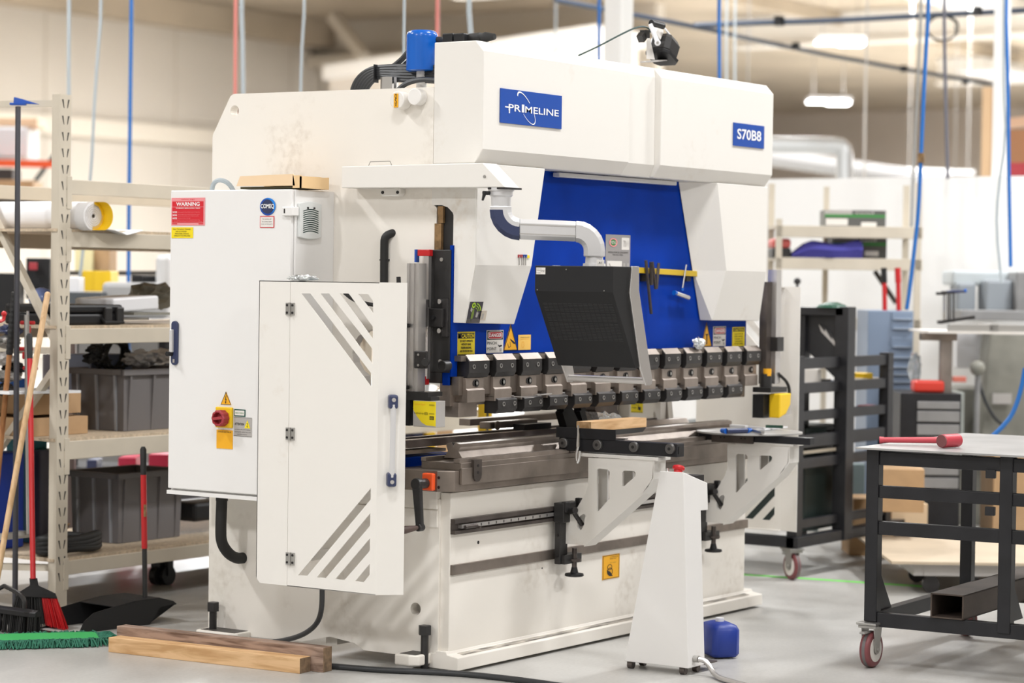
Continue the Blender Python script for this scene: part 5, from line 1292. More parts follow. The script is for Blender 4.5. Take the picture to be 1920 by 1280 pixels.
bgbox('machine_cover', 290, 478, 318, 596, 15.25, .35, mat('blur_pale', (.62, .62, .62), .5), 'tall pale grey cover rising beside the electrical cabinet', 'cover', .03)
bgbox('tool_box', 120, 548, 190, 596, 15.0, .3, mat('slate', (.07, .08, .09), .5), 'dark slate box right behind the rack post', 'box')
bgbox('cloth_bag', 100, 520, 148, 596, 15.1, .2, 'white', 'white box standing behind the rack post', 'box')
bgbox('grey_machine', 100, 600, 340, 945, 17.0, .5, mat('mid_grey_body', (.22, .215, .21), .6), 'wide mid grey machine far behind the middle rack shelves', 'machine', .02)
bgbox('dark_backdrop', 90, 880, 430, 1009, 14.9, .5, mat('dark_grey_base', (.075, .075, .08), .6), 'wide dark block added to hide bright floor behind the lowest rack shelf', 'machine', .01)  # dark block added to cover the overlit far floor
# orange pallet rack far left
p = [U(x_, 512, d=16.5) for x_ in (100, 330)]
MB().bar(p[0], p[1], .5, .03).build('upper_shelf', 'rack_dark', bpy.data.objects['work_bench'])
t = thing('pallet_rack', 'pallet rack with an orange beam far behind at the left edge', 'rack', tuple(U(20, 640, d=24)))
t.location.z = 0
MB().bar(U(-60, 304, d=24), U(101, 308, d=24), .06, .07).build('rack_beam', 'orange', t)
MB().bar(U(-60, 376, d=24), U(101, 378, d=24), .06, .05).build('rack_beam', 'rack_dark', t)
MB().bar(U(62, 345, d=24.3), U(118, 270, d=24.3), .04, .04).build('rack_brace', mat('rack_green_black', (.01, .04, .04), .5), t)
for px in (-50, 112):
    p = U(px, 640, d=24.2); MB().box(p.x - .04, p.x + .04, p.y - .04, p.y + .04, 0, U(px, 230, d=24.2).z).build('rack_post', 'rack_dark', t)
bgbox('carton', -20, 338, 62, 372, 24.1, .5, 'cardboard', 'brown carton below the orange rack beam', 'carton')
bgbox('carton', -20, 316, 24, 336, 24.1, .4, 'rack_dark', 'dark parcel just under the orange rack beam', 'parcel')
bgbox('wrapped_pallet', -30, 236, 52, 296, 24.2, .6, mat('shrink_wrap', (.62, .63, .65), .3), 'grey shrink wrapped load on the orange rack beam', 'pallet load', .03)
bgbox('carton', -20, 221, 70, 236, 24.2, .5, mat('carton_peach', (.70, .50, .33), .7), 'pale brown board on top of the shrink wrapped load', 'board')

# grey plastic bins
def bin_(x0, x1, y0, y1, z0, z1, label):
    t = thing('storage_bin', label, 'bin', ((x0+x1)/2, (y0+y1)/2, z0))
    k = .015; o = MB()
    def rg(i, z): return [(x0+i, y0+i, z), (x1-i, y0+i, z), (x1-i, y1-i, z), (x0+i, y1-i, z)]
    rings = [rg(k, z0), rg(.006, z1 - .004), rg(.012, z1 - .004), rg(k + .006, z0 + .006)]
    o.loft(rings, caps=False); o.poly(rings[0]); o.poly(rings[3]); o.build('bin_body', 'bin_grey', t)
    o = MB()
    for (a, b_, c, d_) in ((x0-.012, x1+.012, y0-.012, y0+.012), (x0-.012, x1+.012, y1-.012, y1+.012), (x0-.012, x0+.012, y0, y1), (x1-.012, x1+.012, y0, y1)): o.box(a, b_, c, d_, z1 - .03, z1)
    o.build('bin_rim', 'bin_grey', t, bev=.003)
    n = 4
    for i in range(n):
        xx = x0 + .05 + (x1-x0-.1)*i/(n-1); MB().loft([[(xx-.006, y0+k+.004, z0), (xx+.006, y0+k+.004, z0), (xx+.006, y0+k-.002, z0), (xx-.006, y0+k-.002, z0)], [(xx-.008, y0+.01, z1-.03), (xx+.008, y0+.01, z1-.03), (xx+.008, y0-.006, z1-.03), (xx-.008, y0-.006, z1-.03)]]).build('bin_rib', 'bin_grey', t)
    for yy in (y0 + .06, (y0+y1)/2, y1 - .06): MB().bar((x0 + k - .003, yy, z0), (x0 - .002, yy, z1 - .03), .012).build('bin_rib', mat('rib_light', (.30, .31, .33), .4) if 'rl' not in M else M['rl'], t)
    return t
M['rl'] = mat('rib_light', (.30, .31, .33), .4)
a_ = U(143, 760, y=2.75); 
bin_(U(232, 760, y=2.56).x, 1.45, 2.56, 2.93, .821, U(232, 693, y=2.56).z, 'grey plastic bin on the middle rack shelf behind the electrical cabinet')
bin_(U(222, 1000, y=2.64).x, U(345, 960, y=2.64).x, 2.64, 2.98, .256, U(222, 888, y=2.64).z, 'grey plastic bin on the lowest rack shelf beside the hose coil')
tag(MB().cbox(U(372, 955, y=2.75), (.28, .2, .1)).build('brush_box', 'black', bev=.02), 'black brush box on the lowest rack shelf right of the grey bin', 'box')
# cartons on the middle shelf at the left
zf = .821
def carton(x0p, x1p, yt, ybm, y, dep, label, m_='cardboard'):
    a = U(x0p, ybm, y=y); b_ = U(x1p, yt, y=y); a.z = max(a.z, .82)
    return tag(MB().box(a.x, b_.x, y, y + dep, a.z, b_.z).build('carton', m_, bev=.002), label, 'carton')
carton(64, 152, 736, 778, 2.62, .5, 'upper cardboard carton with a thin lid on the middle rack shelf')
carton(60, 165, 779, 824, 2.60, .55, 'lower cardboard carton on the middle rack shelf')
carton(-60, 58, 736, 824, 2.85, .4, 'cardboard carton at the left edge on the middle rack shelf')
tag(MB().bar(U(-40, 734, y=2.72), U(95, 731, y=2.72), .4, .012).build('plastic_tray', 'offwhite'), 'thin white tray lying on the upper carton', 'tray')
# objects between third and middle shelf: cables, white devices
pts = []
c = U(215, 665, y=2.85)
for k in range(60):
    a = k*.55; pts.append((c.x + (.09 + .01*math.sin(k))*math.cos(a), c.y + .03*math.sin(k*.7), c.z + (.075 + .01*math.cos(k*1.3))*math.sin(a)))
tag(MB().tube(pts, .008, 7, smooth=1).build('cable_coil', 'rubber', smooth=True), 'tangled black cable coil above the middle grey bin', 'cable')
crumple('white_device', U(262, 672, y=2.8), (.09, .08, .045), 'white', 'lumpy white plastic tool above the middle grey bin', 'tool', 4)
crumple('white_device', U(300, 668, y=2.9), (.08, .08, .04), 'white', 'white plastic tool next to the electrical cabinet above the middle grey bin', 'tool', 6)
for i, (px, py, rr_) in enumerate(((180, 655, .030), (170, 672, .026), (192, 678, .03))):
    crumple('tool_pouch', U(px, py, y=2.75), (rr_*2, rr_, rr_), 'black', ('black pouch hanging under the third shelf', 'lower black pouch beside the post above the middle grey bin', 'black pouch touching the cable coil')[i], 'pouch', 10 + i)
tag(MB().cbox(U(182, 700, y=3.0), (.3, .2, .2)).build('blue_grey_box', mat('dusty_blue', (.22, .27, .40), .6)), 'dusty blue box deep in the rack behind the black pouches', 'box')
# lower shelf: hose coil, dark drum, blue bin, red cases behind
pts = []
c = U(128, 1020, y=2.55)
for k in range(80):
    a = k*2*PI/20; pts.append((c.x + .185*math.cos(a), c.y + .085*math.sin(a), .274 + .016*(k/20) + .006*math.sin(k)))
tag(MB().tube(pts, .021, 10, smooth=1).build('hose_coil', 'rubber', smooth=True), 'thick black hose coil lying on the lowest rack shelf', 'hose')
crumple('coupling', U(112, 985, y=2.5), (.05, .04, .025), 'brass', 'brass hose coupling lying on the black hose coil', 'coupling', 12)
tag(MB().cyl(U(36, 1003, y=2.55), U(36, 1003, y=2.55) + V(0,0,.02), .03).bar(U(0, 1006, y=2.55), U(60, 1000, y=2.55), .03).build('gun_fitting', 'zinc'), 'metal spray gun fitting at the left end of the hose coil', 'fitting')
c = U(82, 905, y=3.0); tag(MB().cyl((c.x, 3.0, .255), (c.x, 3.0, U(82, 842, y=3.0).z), .075, n=28).build('dark_drum', mat('plum_drum', (.05, .045, .065), .35), smooth=True), 'dark round drum on the lowest rack shelf left of the post', 'drum')
c = U(95, 700, y=3.0); tag(MB().cyl((c.x, 3.0, .82), (c.x, 3.0, U(95, 664, y=3.0).z), .04, n=20).build('grey_tube', mat('mauve_tube', (.28, .27, .34), .35), smooth=True), 'upright mauve grey tube left of the rack post between the shelves', 'tube')
tag(MB().box(U(-30, 900, y=2.9).x, U(46, 900, y=2.9).x, 2.9, 3.2, .255, U(0, 850, y=2.9).z).build('blue_bin', mat('blue_bin', (.01, .05, .42), .5), bev=.01), 'blue plastic bin on the lowest rack shelf at the left edge', 'bin')
tag(MB().cbox(U(5, 722, y=3.0), (.12, .2, .07)).build('blue_box', 'filter_blue'), 'small blue box at the left edge over the cartons', 'box')
c = U(50, 850, y=3.1)
tag(MB().box(c.x - .06, c.x + .06, 3.02, 3.18, .256, c.z + .08).build('teal_box', 'teal'), 'teal box between the blue bin and the dark drum', 'box')
bgbox('red_case', 219, 858, 255, 1082, 13.6, .3, mat('magenta_red', (.55, .03, .08), .5), 'red case behind the lowest grey bin, left of the pan handle', 'case')
bgbox('red_case', 276, 852, 316, 1086, 13.5, .3, mat('magenta_red2', (.55, .03, .08), .5), 'red case beside the electrical cabinet behind the lowest grey bin', 'case')
bgbox('equipment_stand', 160, 862, 182, 1060, 14.2, .2, 'navy', 'dark blue stand far behind the lowest grey bin', 'stand')
bgbox('brown_pipe', 124, 640, 142, 1096, 12.9, .06, mat('brown_pipe', (.16, .12, .11), .5), 'tall brown upright pipe just right of the front rack post', 'pipe')
# casters of a stand behind
for i, px in enumerate((296, 312)):
    c = U(px, 1078, z=.05); o = MB().cyl((c.x, c.y - .02, .05), (c.x, c.y + .02, .05), .05).box(c.x - .02, c.x + .02, c.y - .03, c.y + .03, .05, .16)
    tag(o.build('castor_wheel', 'black'), ('black castor wheel on the floor under the lowest shelf, left one', 'black castor wheel on the floor under the lowest shelf, right one')[i], 'castor')
# chrome bench vise / clamps on the left edge
for i, (px, py) in enumerate(((52, 605), (48, 654), (57, 690))):
    c = U(px, py, y=2.52)
    t = thing('bar_clamp', ('topmost red bar clamp head hanging behind the broom handle', 'middle red bar clamp head hanging behind the broom handle', 'lowest red bar clamp head hanging behind the broom handle')[i], 'clamp', tuple(c))
    MB().cbox(c, (.07, .02, .018), Matrix.Rotation(RZV, 3, 'Z')).cbox(c + V(0,0,-.03), (.03, .02, .035), Matrix.Rotation(RZV, 3, 'Z')).build('clamp_jaw', 'red', t, bev=.006)
    MB().cyl(c + V(0,0,.02), c + V(0,0,.055), .006).build('clamp_screw', 'chrome', t)
c = U(48, 940, y=2.38); 
tag(MB().cyl(U(50, 590, y=2.50), U(54, 1000, y=2.50), .012).build('clamp_pipe', 'zinc', smooth=True), 'thin grey clamp pipe standing behind the red broom handle', 'pipe')
t = thing('red_crank', 'small red crank handle at the left edge of the rack', 'crank', tuple(U(8, 590, y=2.4)))
MB().tube([U(-10, 602, y=2.4), U(6, 602, y=2.4), U(8, 592, y=2.4), U(7, 588, y=2.4)], .008, 8, smooth=1).build('crank_arm', 'red', t, smooth=True)
MB().sphere(U(7.5, 588, y=2.4), .013).build('crank_knob', 'red', t, smooth=True)
for i, (px, py, sx, m_) in enumerate(((10, 640, .08, 'zinc'), (5, 672, .07, 'label_grey'), (26, 690, .06, 'black'), (14, 705, .08, 'zinc'), (8, 730, .06, 'black_satin'), (20, 618, .06, 'navy'))):
    crumple('hand_tool', U(px, py, y=2.7), (sx, .05, .03), m_, ('chrome hand tool on a pile at the left edge, upper', 'pale grey hand tool in the pile at the left edge', 'black hand tool beside the orange handle', 'chrome hand tool low in the pile at the left edge', 'dark hand tool lowest in the pile at the left edge', 'navy hand tool on top of the pile at the left edge')[i], 'hand tool', 20 + i)

# rack contents seen through the press throat: grey cloths and a yellow post
crumple('rag_pile', V(U(850, 770, y=2.55).x, 2.60, .87), (.30, .15, .055), 'grey_metal', 'pile of grey rags on the rack seen through the press opening', 'rags', 31)
crumple('white_rag', V(U(880, 764, y=2.5).x, 2.5, .88), (.14, .08, .05), 'label_white', 'pale rag on top of the grey rag pile', 'rag', 32)
crumple('glove_pair', V(U(835, 755, y=2.5).x, 2.5, .92), (.11, .08, .035), 'foil', 'silvery glove at the left of the grey rag pile', 'glove', 33)
c = U(872, 752, y=2.74)
tag(MB().box(c.x - .16, min(c.x + .16, 3.84), 2.74, 2.86, .821, c.z + .03).build('teal_box', 'teal'), 'teal strip of a box behind the grey rags', 'box')
bgbox('carton', 815, 722, 850, 985, 16, .3, 'cardboard', 'brown carton far behind the press opening', 'carton')
pts = [U(790, 1000, d=15.5), U(795, 760, d=15.5), U(800, 700, d=15.5), U(806, 712, d=15.5), U(822, 716, d=15.5), U(845, 716, d=15.5)]
tag(MB().tube(pts, .03, 8, smooth=1).build('silver_hose', 'galv', smooth=True), 'silver hose far behind the press opening', 'hose')
tag(MB().cbox(U(797, 825, y=2.9), (.09, .09, .1)).build('yellow_tub', 'yellow'), 'yellow tub under the rack beam seen over the bed', 'tub')
tag(MB().cbox(U(770, 820, y=2.9), (.09, .12, .14)).build('dark_tub', 'navy'), 'dark tub left of the yellow tub', 'tub')
c = U(914, 780, y=1.95)
t = thing('light_curtain_post', 'yellow safety post with a black strip standing behind the press', 'post', (c.x, 1.95, 0))
MB().box(c.x - .022, c.x + .042, 1.95, 2.0, 0.02, 1.6).build('post_body', mat('post_yellow', (.62, .40, .01), .5), t)
MB().box(c.x - .012, c.x + .008, 1.946, 1.952, .4, 1.55).build('sensor_strip', 'ink', t)
MB().box(c.x - .08, c.x + .10, 1.88, 2.06, 0, .02).build('post_foot', 'cart_black', t)

# ================================================================ BROOMS, DUSTPAN, TIMBERS, MOP
# pipe clamp with blue head
B0 = U(28, 1035, z=.256); 
a_ = U(34, 200, x=.16); b_ = V(.12, a_.y - .02, .02); b_ = U(28, 1160, z=.0)
t = thing('pipe_clamp', 'long dark steel bar clamp with a blue head leaning against the rack', 'clamp', (b_.x, b_.y, 0))
MB().cyl(b_, a_, .013).build('clamp_pipe', mat('dark_bar', (.07, .07, .08), .35, .6), t, smooth=True)
h = MB(); h.cbox(a_ + V(0,0,.012), (.075, .035, .012), Matrix.Rotation(RZV, 3, 'Z'))
h.loft([[a_ + RIGHT*x + FWD*y + V(0,0,z) for x, y, z in ((-.02,-.015,.015),(.10,-.012,.012),(.10,.012,.012),(-.02,.015,.015))], [a_ + RIGHT*x + FWD*y + V(0,0,z) for x, y, z in ((-.018,-.012,.045),(.02,-.008,.036),(.02,.008,.036),(-.018,.012,.045))]])
h.build('clamp_head', 'sign_blue', t, bev=.003)
# broom with orange wooden handle and corrugated grip
b_ = U(-22, 1120, z=.05); a_ = U(28, 545, x=.10)
t = thing('push_broom', 'black push brush with wishbone brace and varnished orange wooden handle at the left edge', 'broom', (U(20, 1185, z=0).x, U(20, 1185, z=0).y, 0))
m0 = a_.lerp(b_, .20)
MB().cyl(m0, b_ + V(0,0,.1), .0125).build('handle', 'wood_orange', t, smooth=True)
g = MB(); k = 24; d_ = (a_ - m0)
g.lathe(m0 - d_*.02, d_, [(d_.length*(i/k), .0155 + (.0022 if i % 2 else 0)) for i in range(k+1)], 14).build('grip', 'rubber', t)
q0 = U(-15, 1160, z=.05); q1 = U(72, 1172, z=.05)
hd = MB(); w_ = (q1 - q0).normalized(); s_ = w_.cross(V(0,0,1))
hd.loft([[q + s_*(.03*k*x) + V(0,0,z) for x, z in ((-1, .035), (-.9, .055), (0, .066), (.9, .055), (1, .035))] for q, k in ((q0, .7), (q0.lerp(q1, .1), 1), (q0.lerp(q1, .9), 1), (q1, .6))])
hd.build('brush_block', 'black', t, bev=.003)
br_ = MB(); random.seed(2)
for i in range(260):
    f = random.random(); sd = random.uniform(-1, 1); p = q0.lerp(q1, f) + s_*(.028*sd) + V(0,0,.04)
    p.z = .09; e = q0.lerp(q1, f) + s_*(.036*sd); e.z = .004
    p = q0.lerp(q1, f) + s_*(.024*sd); p.z = .088
    br_.bar(p, e, .003)
br_.build('bristles', 'rubber', t)['kind'] = 'stuff'
for p_ in (q0, q1.lerp(q0, .3)):
    MB().tube([p_ + V(0,0,.06), p_ + V(0,0,.12), U(8, 1098, z=.2)], .010, 8, smooth=2).build('brace', 'black_satin', t, smooth=True)
# upright broom, red handle, black and red bristles
fl = U(88, 1176, z=0)
t = thing('upright_broom', 'angled broom with red handle, black head and black and red bristles', 'broom', (fl.x, fl.y, 0))
n_ = V(fl.x, fl.y, 0)
hb_ = U(62, 1085, x=n_.x - .02); ht = U(56, 672, x=.05)
MB().cyl(hb_, ht, .0125).build('handle', 'red', t, smooth=True)
ht2 = U(55, 625, x=.06)
MB().lathe(ht, ht2 - ht, [(0, .014), ((ht2-ht).length*.9, .015), ((ht2-ht).length, .009)], 14).build('grip', 'rubber', t, smooth=True)
def bp_(px, py, dx=0): return U(px, py, x=n_.x + dx)
hh_ = MB(); hh_.loft([[bp_(55, 1083, -.012), bp_(70, 1083, -.012), bp_(70, 1083, .012), bp_(55, 1083, .012)],
                      [bp_(56, 1097, -.014), bp_(72, 1097, -.014), bp_(72, 1097, .014), bp_(56, 1097, .014)],
                      [bp_(32, 1112, -.022), bp_(104, 1112, -.022), bp_(104, 1112, .022), bp_(32, 1112, .022)],
                      [bp_(29, 1118, -.022), bp_(108, 1122, -.022), bp_(108, 1122, .022), bp_(29, 1118, .022)]])
hh_.build('broom_head', 'black', t, bev=.004)
for (col_, f0, f1, nm) in (('rubber', 0, .63, 'black'), ('red', .63, 1.0, 'red')):
    o = MB(); random.seed(5)
    for i in range(210 if nm == 'black' else 150):
        f = random.uniform(f0, f1); dx = random.uniform(-.018, .018)
        p = bp_(31 + 75*f, 1116 + 4*f, dx); q = bp_(20 + 106*f + random.uniform(-2, 2), 1152 + 30*f + random.uniform(-2, 2), dx*1.6)
        q.z = max(q.z, .004); o.bar(p, q, .0028)
    o = o.build('bristles', col_, t); o['label'] = nm + ' bristles'; o['kind'] = 'stuff'
# pale wooden stick
tag(MB().cyl(U(-24, 1190, z=.02), U(89, 552, x=-.02), .0135, n=14).sphere(U(89, 552, x=-.02), .0135).build('wooden_pole', 'wood_handle', smooth=True), 'pale bare wooden pole leaning across in front of the rack', 'pole')
# dustpan
p0 = U(124, 1191, z=0); pe = U(285, 1170, z=0)
t = thing('dustpan', 'black upright dustpan with long red and black handle standing on the floor', 'dustpan', (p0.lerp(pe, .5).x, p0.lerp(pe, .5).y, 0))
ex = (pe - p0); ex.z = 0; ex.normalize(); ey = V(-ex.y, ex.x, 0)
if ey.dot(FWD) < 0: ey = -ey
nrm_ = ex.cross(V(0, 0, 1))
def dsp(px, py, b_=0):
    r = ray(px, py); P_ = CAM + r * ((p0 - CAM).dot(nrm_) / r.dot(nrm_)); return P_ + ey*b_
up_ = [(124, 1191), (150, 1184), (158, 1165), (176, 1149), (215, 1137), (255, 1126), (300, 1120), (325, 1126), (331, 1131), (322, 1133), (300, 1137)]
lo_ = [(124, 1192), (150, 1190), (158, 1190), (176, 1188), (215, 1183), (255, 1177), (280, 1172), (284, 1166), (288, 1160), (292, 1152), (297, 1142)]
dn_ = MB()
for b0 in (0, .24):
    dn_.loft([[dsp(*u, b0), dsp(*l, b0), dsp(*l, b0 + .005), dsp(*u, b0 + .005)] for u, l in zip(up_, lo_)])
dn_.loft([[dsp(*u, 0), dsp(*u, .245), dsp(*u, .245) - V(0,0,.004), dsp(*u, 0) - V(0,0,.004)] for u in up_[4:]])
dn_.loft([[dsp(*u, 0), dsp(*u, .245), dsp(*u, .245) + V(0,0,.004), dsp(*u, 0) + V(0,0,.004)] for u in lo_])
dn_.build('pan', 'black', t, bev=.001)
hp = U(272, 1125, d=(CM[2]).dot(dsp(272, 1125, .12) - CAM)); 
dd = (CM[2]).dot(hp - CAM)
MB().cyl(hp, U(271, 1028, d=dd), .0115).build('lower_handle', 'black_satin', t, smooth=True)
MB().cyl(U(271, 1028, d=dd), U(269, 890, d=dd), .0135).build('handle', 'red', t, smooth=True)
g0 = U(269, 890, d=dd); g1 = U(268.5, 837, d=dd)
MB().lathe(g0, g1 - g0, [(0, .0135), ((g1-g0).length*.9, .015), ((g1-g0).length, .008)], 14).build('grip', 'rubber', t, smooth=True)
MB().cbox(U(272, 957, d=dd - .015), (.012, .008, .055), Matrix.Rotation(RZV, 3, 'Z')).build('sticker', 'brass', t)
# timbers
def timber(pL, pR, h, w, m_, name_l, hold=0):
    d_ = (pR - pL); d_.z = 0; d_.normalize(); s = V(-d_.y, d_.x, 0)
    if s.dot(FWD) < 0: s = -s
    rot = Matrix((d_, s, V(0,0,1))).transposed().to_4x4(); L_ = (pR - pL).length
    o = MB().box(0, L_, 0, w, 0, h)
    o.use(m_); o.use('wood_end')
    for f in o.bm.faces:
        n_ = f.normal; f.normal_update()
        f.material_index = 1 if abs(f.normal.x) > .9 else 0
    o = o.build('timber', None, local=True, parent=None, bev=.002)
    o.matrix_world = Matrix.Translation((pL.x, pL.y, 0)) @ rot
    return tag(o, name_l, 'timber')
tp0 = U(203, 1222, z=0); tp1 = U(562, 1263, z=0)
timber(tp0, tp1, .062, .075, 'wood_pale', 'pale new timber lying on the floor in front of the weathered one')
d_ = (tp1 - tp0).normalized(); s_ = V(-d_.y, d_.x, 0)
if s_.dot(FWD) < 0: s_ = -s_
q1_ = U(592, 1257, z=0); q0_ = q1_ - d_*(tp1 - tp0).length*1.02
q0_ = U(196, 1205, z=0); 
timber(tp0 + s_*.078 - d_*.02, tp1 + s_*.078 + d_*.06, .100, .062, 'wood_old', 'weathered grey brown timber with knots lying behind the pale timber')
# green dust mop head
m0 = U(-20, 1212, z=0); m1 = U(190, 1206, z=0)
t = thing('dust_mop', 'green dust mop head with dark green yarn fringe lying on the floor', 'mop', (m0.lerp(m1, .5).x, m0.lerp(m1, .5).y, 0))
d_ = (m1 - m0); d_.z = 0; Lm = d_.length; d_.normalize(); s_ = V(-d_.y, d_.x, 0)
if s_.dot(FWD) < 0: s_ = -s_
MB().loft([[m0 + d_*a + s_*(b_) + V(0,0,z) for b_, z in ((-.05*k, .012), (-.05*k, .030), (.05*k + .09, .034), (.05*k + .09, .012))] for a, k in ((0, 1), (Lm*.5, 1), (Lm*.92, .9), (Lm*.98, .5))]).build('mop_pad', 'green', t, bev=.006)
o = MB(); random.seed(9)
for i in range(560):
    f = random.random(); side = random.choice((-1, -1, 1, 2))
    if side == 2: p = m1 + s_*random.uniform(-.04, .13); out = d_; 
    else: p = m0 + d_*(Lm*f) + s_*(-.05 if side < 0 else .14); out = s_*side
    p = V(p.x, p.y, .02); r1_ = random.uniform(.015, .062); j = d_*random.uniform(-.045, .045) + s_*random.uniform(-.01, .01)
    o.tube([p - out*.01 + V(0,0,.008), p + out*(r1_*.6) + j*.6 + V(0,0,random.uniform(0, .016)), p + out*r1_ + j + V(0,0,-.016)], .0035, 5)
o.build('yarn_fringe', 'green_yarn', t)['kind'] = 'stuff'
# ================================================================ RIGHT: WELDING TABLE
TX, TY = 1.14, -1.27           # near corner post of the frame
ZTOP = .92
def z_at(px, py, x=TX): return U(px, py, x=x).z
wt = thing('welding_table', 'black steel welding table with a grey plate top on maroon wheeled castors', 'table', (1.8, -1.9, 0))
# frame directions measured from its own edges
TA = U(1604, 838, z=ZTOP); TBk = U(1856, 805, z=ZTOP); TF = U(1920, 855.5, z=ZTOP)
ux = (TBk - TA).normalized(); uy = (TF - TA); uy.z = 0; uy.normalize()
uy = V(ux.y, -ux.x, 0)
W_, D_ = 1.25, 1.55
TM = Matrix.Translation((TA.x, TA.y, 0)) @ Matrix((ux, -uy, V(0,0,1))).transposed().to_4x4()
# local: x away to the right-back, y = -distance towards the camera's right
def tb(*a): return MB(T=TM).box(*a)
MB(T=TM).box(0, W_, -D_, 0, ZTOP - .008, ZTOP).build('table_top', mat('steel_plate_top', (.42, .415, .41), .38, .35, noise=.25, nscale=3), wt)
pw = .055; i0 = .05
def lp(px, py):  # local coords of a point in the front frame plane (local x = i0)
    n_ = ux; p0 = V(TA.x, TA.y, 0) + ux*i0; r = ray(px, py)
    P_ = CAM + r*((p0 - CAM).dot(n_)/r.dot(n_)); q = TM.inverted() @ P_; return q
yl0 = lp(1622, 1000).y; ZB = lp(1630, 1165).z
yl2 = lp(1872, 1000).y
for (x_, y_) in ((i0, yl0 - pw), (W_ - .1, yl0 - pw), (i0, yl2 - pw), (i0, -D_ + .03), (W_ - .1, -D_ + .03)):
    tb(x_, x_ + pw, y_, y_ + pw, ZB, ZTOP - .008).build('leg', 'cart_black', wt, bev=.004)
def rail(z0, z1, name='rail'):
    tb(i0 + .008, i0 + .045, -D_ + .05, yl0 - pw, z0, z1).build(name, 'cart_black', wt, bev=.003)
for (pa, pb) in ((847, 872), (911, 934), (978, 1003)): rail(lp(1655, pb).z, lp(1655, pa).z)
zb0, zb1 = lp(1640, 1175).z, lp(1640, 1148).z
rail(zb0, zb1, 'bottom_rail')
tb(i0 + pw, W_ - .05, yl0 - pw + .004, yl0 - .004, zb0, zb1).build('bottom_rail', 'cart_black', wt, bev=.003)
tb(W_ - .09, W_ - .05, -D_ + .05, yl0 - pw, zb0, zb1).build('bottom_rail', 'cart_black', wt, bev=.003)
for z0 in (ZTOP - .07,): tb(i0 + pw, W_ - .05, yl0 - pw + .004, yl0 - .004, z0, ZTOP - .01).build('rail', 'cart_black', wt, bev=.003)
tb(W_ - .09, W_ - .05, -D_ + .05, yl0 - pw, ZTOP - .07, ZTOP - .01).build('rail', 'cart_black', wt, bev=.003)
# gussets
for yy in (yl0 - .03, yl2 - .03):
    MB(T=TM).prism([(i0 + pw, zb1), (i0 + pw + .16, zb1), (i0 + pw, zb1 + .20)], 'y', yy - .005, yy + .005).build('gusset', 'cart_black', wt)
for pa in (890, 960):
    z_ = lp(1862, pa).z; MB(T=TM).box(i0 - .0, i0 + .02, yl2 + .02, yl2 + .06, z_ - .015, z_ + .02).build('lug', 'cart_black', wt, bev=.002)
# castors
def castor(T, parent, ztop, r=.063, yaw=.5, w=.032, local_parent=True):
    T = T @ Matrix.Rotation(yaw, 4, 'Z')
    T0_ = T
    cs = MB(T=T).box(-.055, .055, -.045, .045, ztop - .012, ztop - .002).box(-.045, .045, -.04, .04, ztop - .026, ztop - .014).build('castor_plate', 'zinc', parent, bev=.002)
    MB(T=T).cyl((0, -w/2, r + .001), (0, w/2, r + .001), r, n=32).build('castor_tyre', 'tyre', cs, smooth=True, bev=.010)
    MB(T=T).cyl((0, -w*.16, r + .001), (0, w*.16, r + .001), r + .0006, n=32, caps=False).build('tread_band', 'bin_grey', cs, smooth=True)
    MB(T=T).cyl((0, -w/2 - .002, r), (0, w/2 + .002, r), r*.68, n=28).build('castor_rim', 'label_white', cs, smooth=True)
    MB(T=T).cyl((0, -w/2 - .003, r), (0, w/2 + .003, r), r*.3, n=20).cyl((0, -w/2 - .016, r), (0, w/2 + .016, r), .008, n=12).build('castor_hub', 'zinc', cs)
    for s in (-1, 1):
        MB(T=T).prism([(-.035, ztop - .026), (.035, ztop - .026), (.022, r - .008), (.010, r - .016), (-.010, r - .016), (-.016, r)], 'y', s*(w/2 + .008) - .002, s*(w/2 + .008) + .002).build('castor_fork', 'zinc', cs)
    MB(T=T).box(.03, .09, -.012, .012, ztop - .045, ztop - .036).build('brake_pedal', 'zinc', cs, bev=.002)
    return cs
for (x_, y_) in ((i0 + .02, yl0 - .028), (W_ - .08, yl0 - .03), (i0 + .02, -D_ + .06), (W_ - .08, -D_ + .06)):
    pp = TM @ V(x_, y_, 0); near = y_ > -1 and x_ < .5
    castor(Matrix.Translation((pp.x, pp.y, 0)), wt, ZB, r=.076, w=.042, yaw=(math.atan2((RIGHT*.82 - FWD*.57).y, (RIGHT*.82 - FWD*.57).x) - PI/2) + (0 if near else .9))
# square tube on the bottom rails
q = lp(1745, 1159); q2 = lp(1807, 1159); q3 = lp(1745, 1112)
ty0, ty1, tz0, tz1 = q2.y, q.y, zb1 + .001, zb1 + (q3.z - q.z)
st = MB(T=TM); k = .006; x0_, x1_ = i0 - .005, 1.9
for (a, b_, c, d_) in ((ty0, ty1, tz0, tz0 + k), (ty0, ty1, tz1 - k, tz1), (ty0, ty0 + k, tz0, tz1), (ty1 - k, ty1, tz0, tz1)): st.box(x0_, x1_, a, b_, c, d_)
tag(st.build('square_tube', mat('raw_rusty_steel', (.10, .075, .06), .55, .3, noise=.4, nscale=5)), 'long open square steel tube lying on the bottom rails of the welding table', 'steel tube')
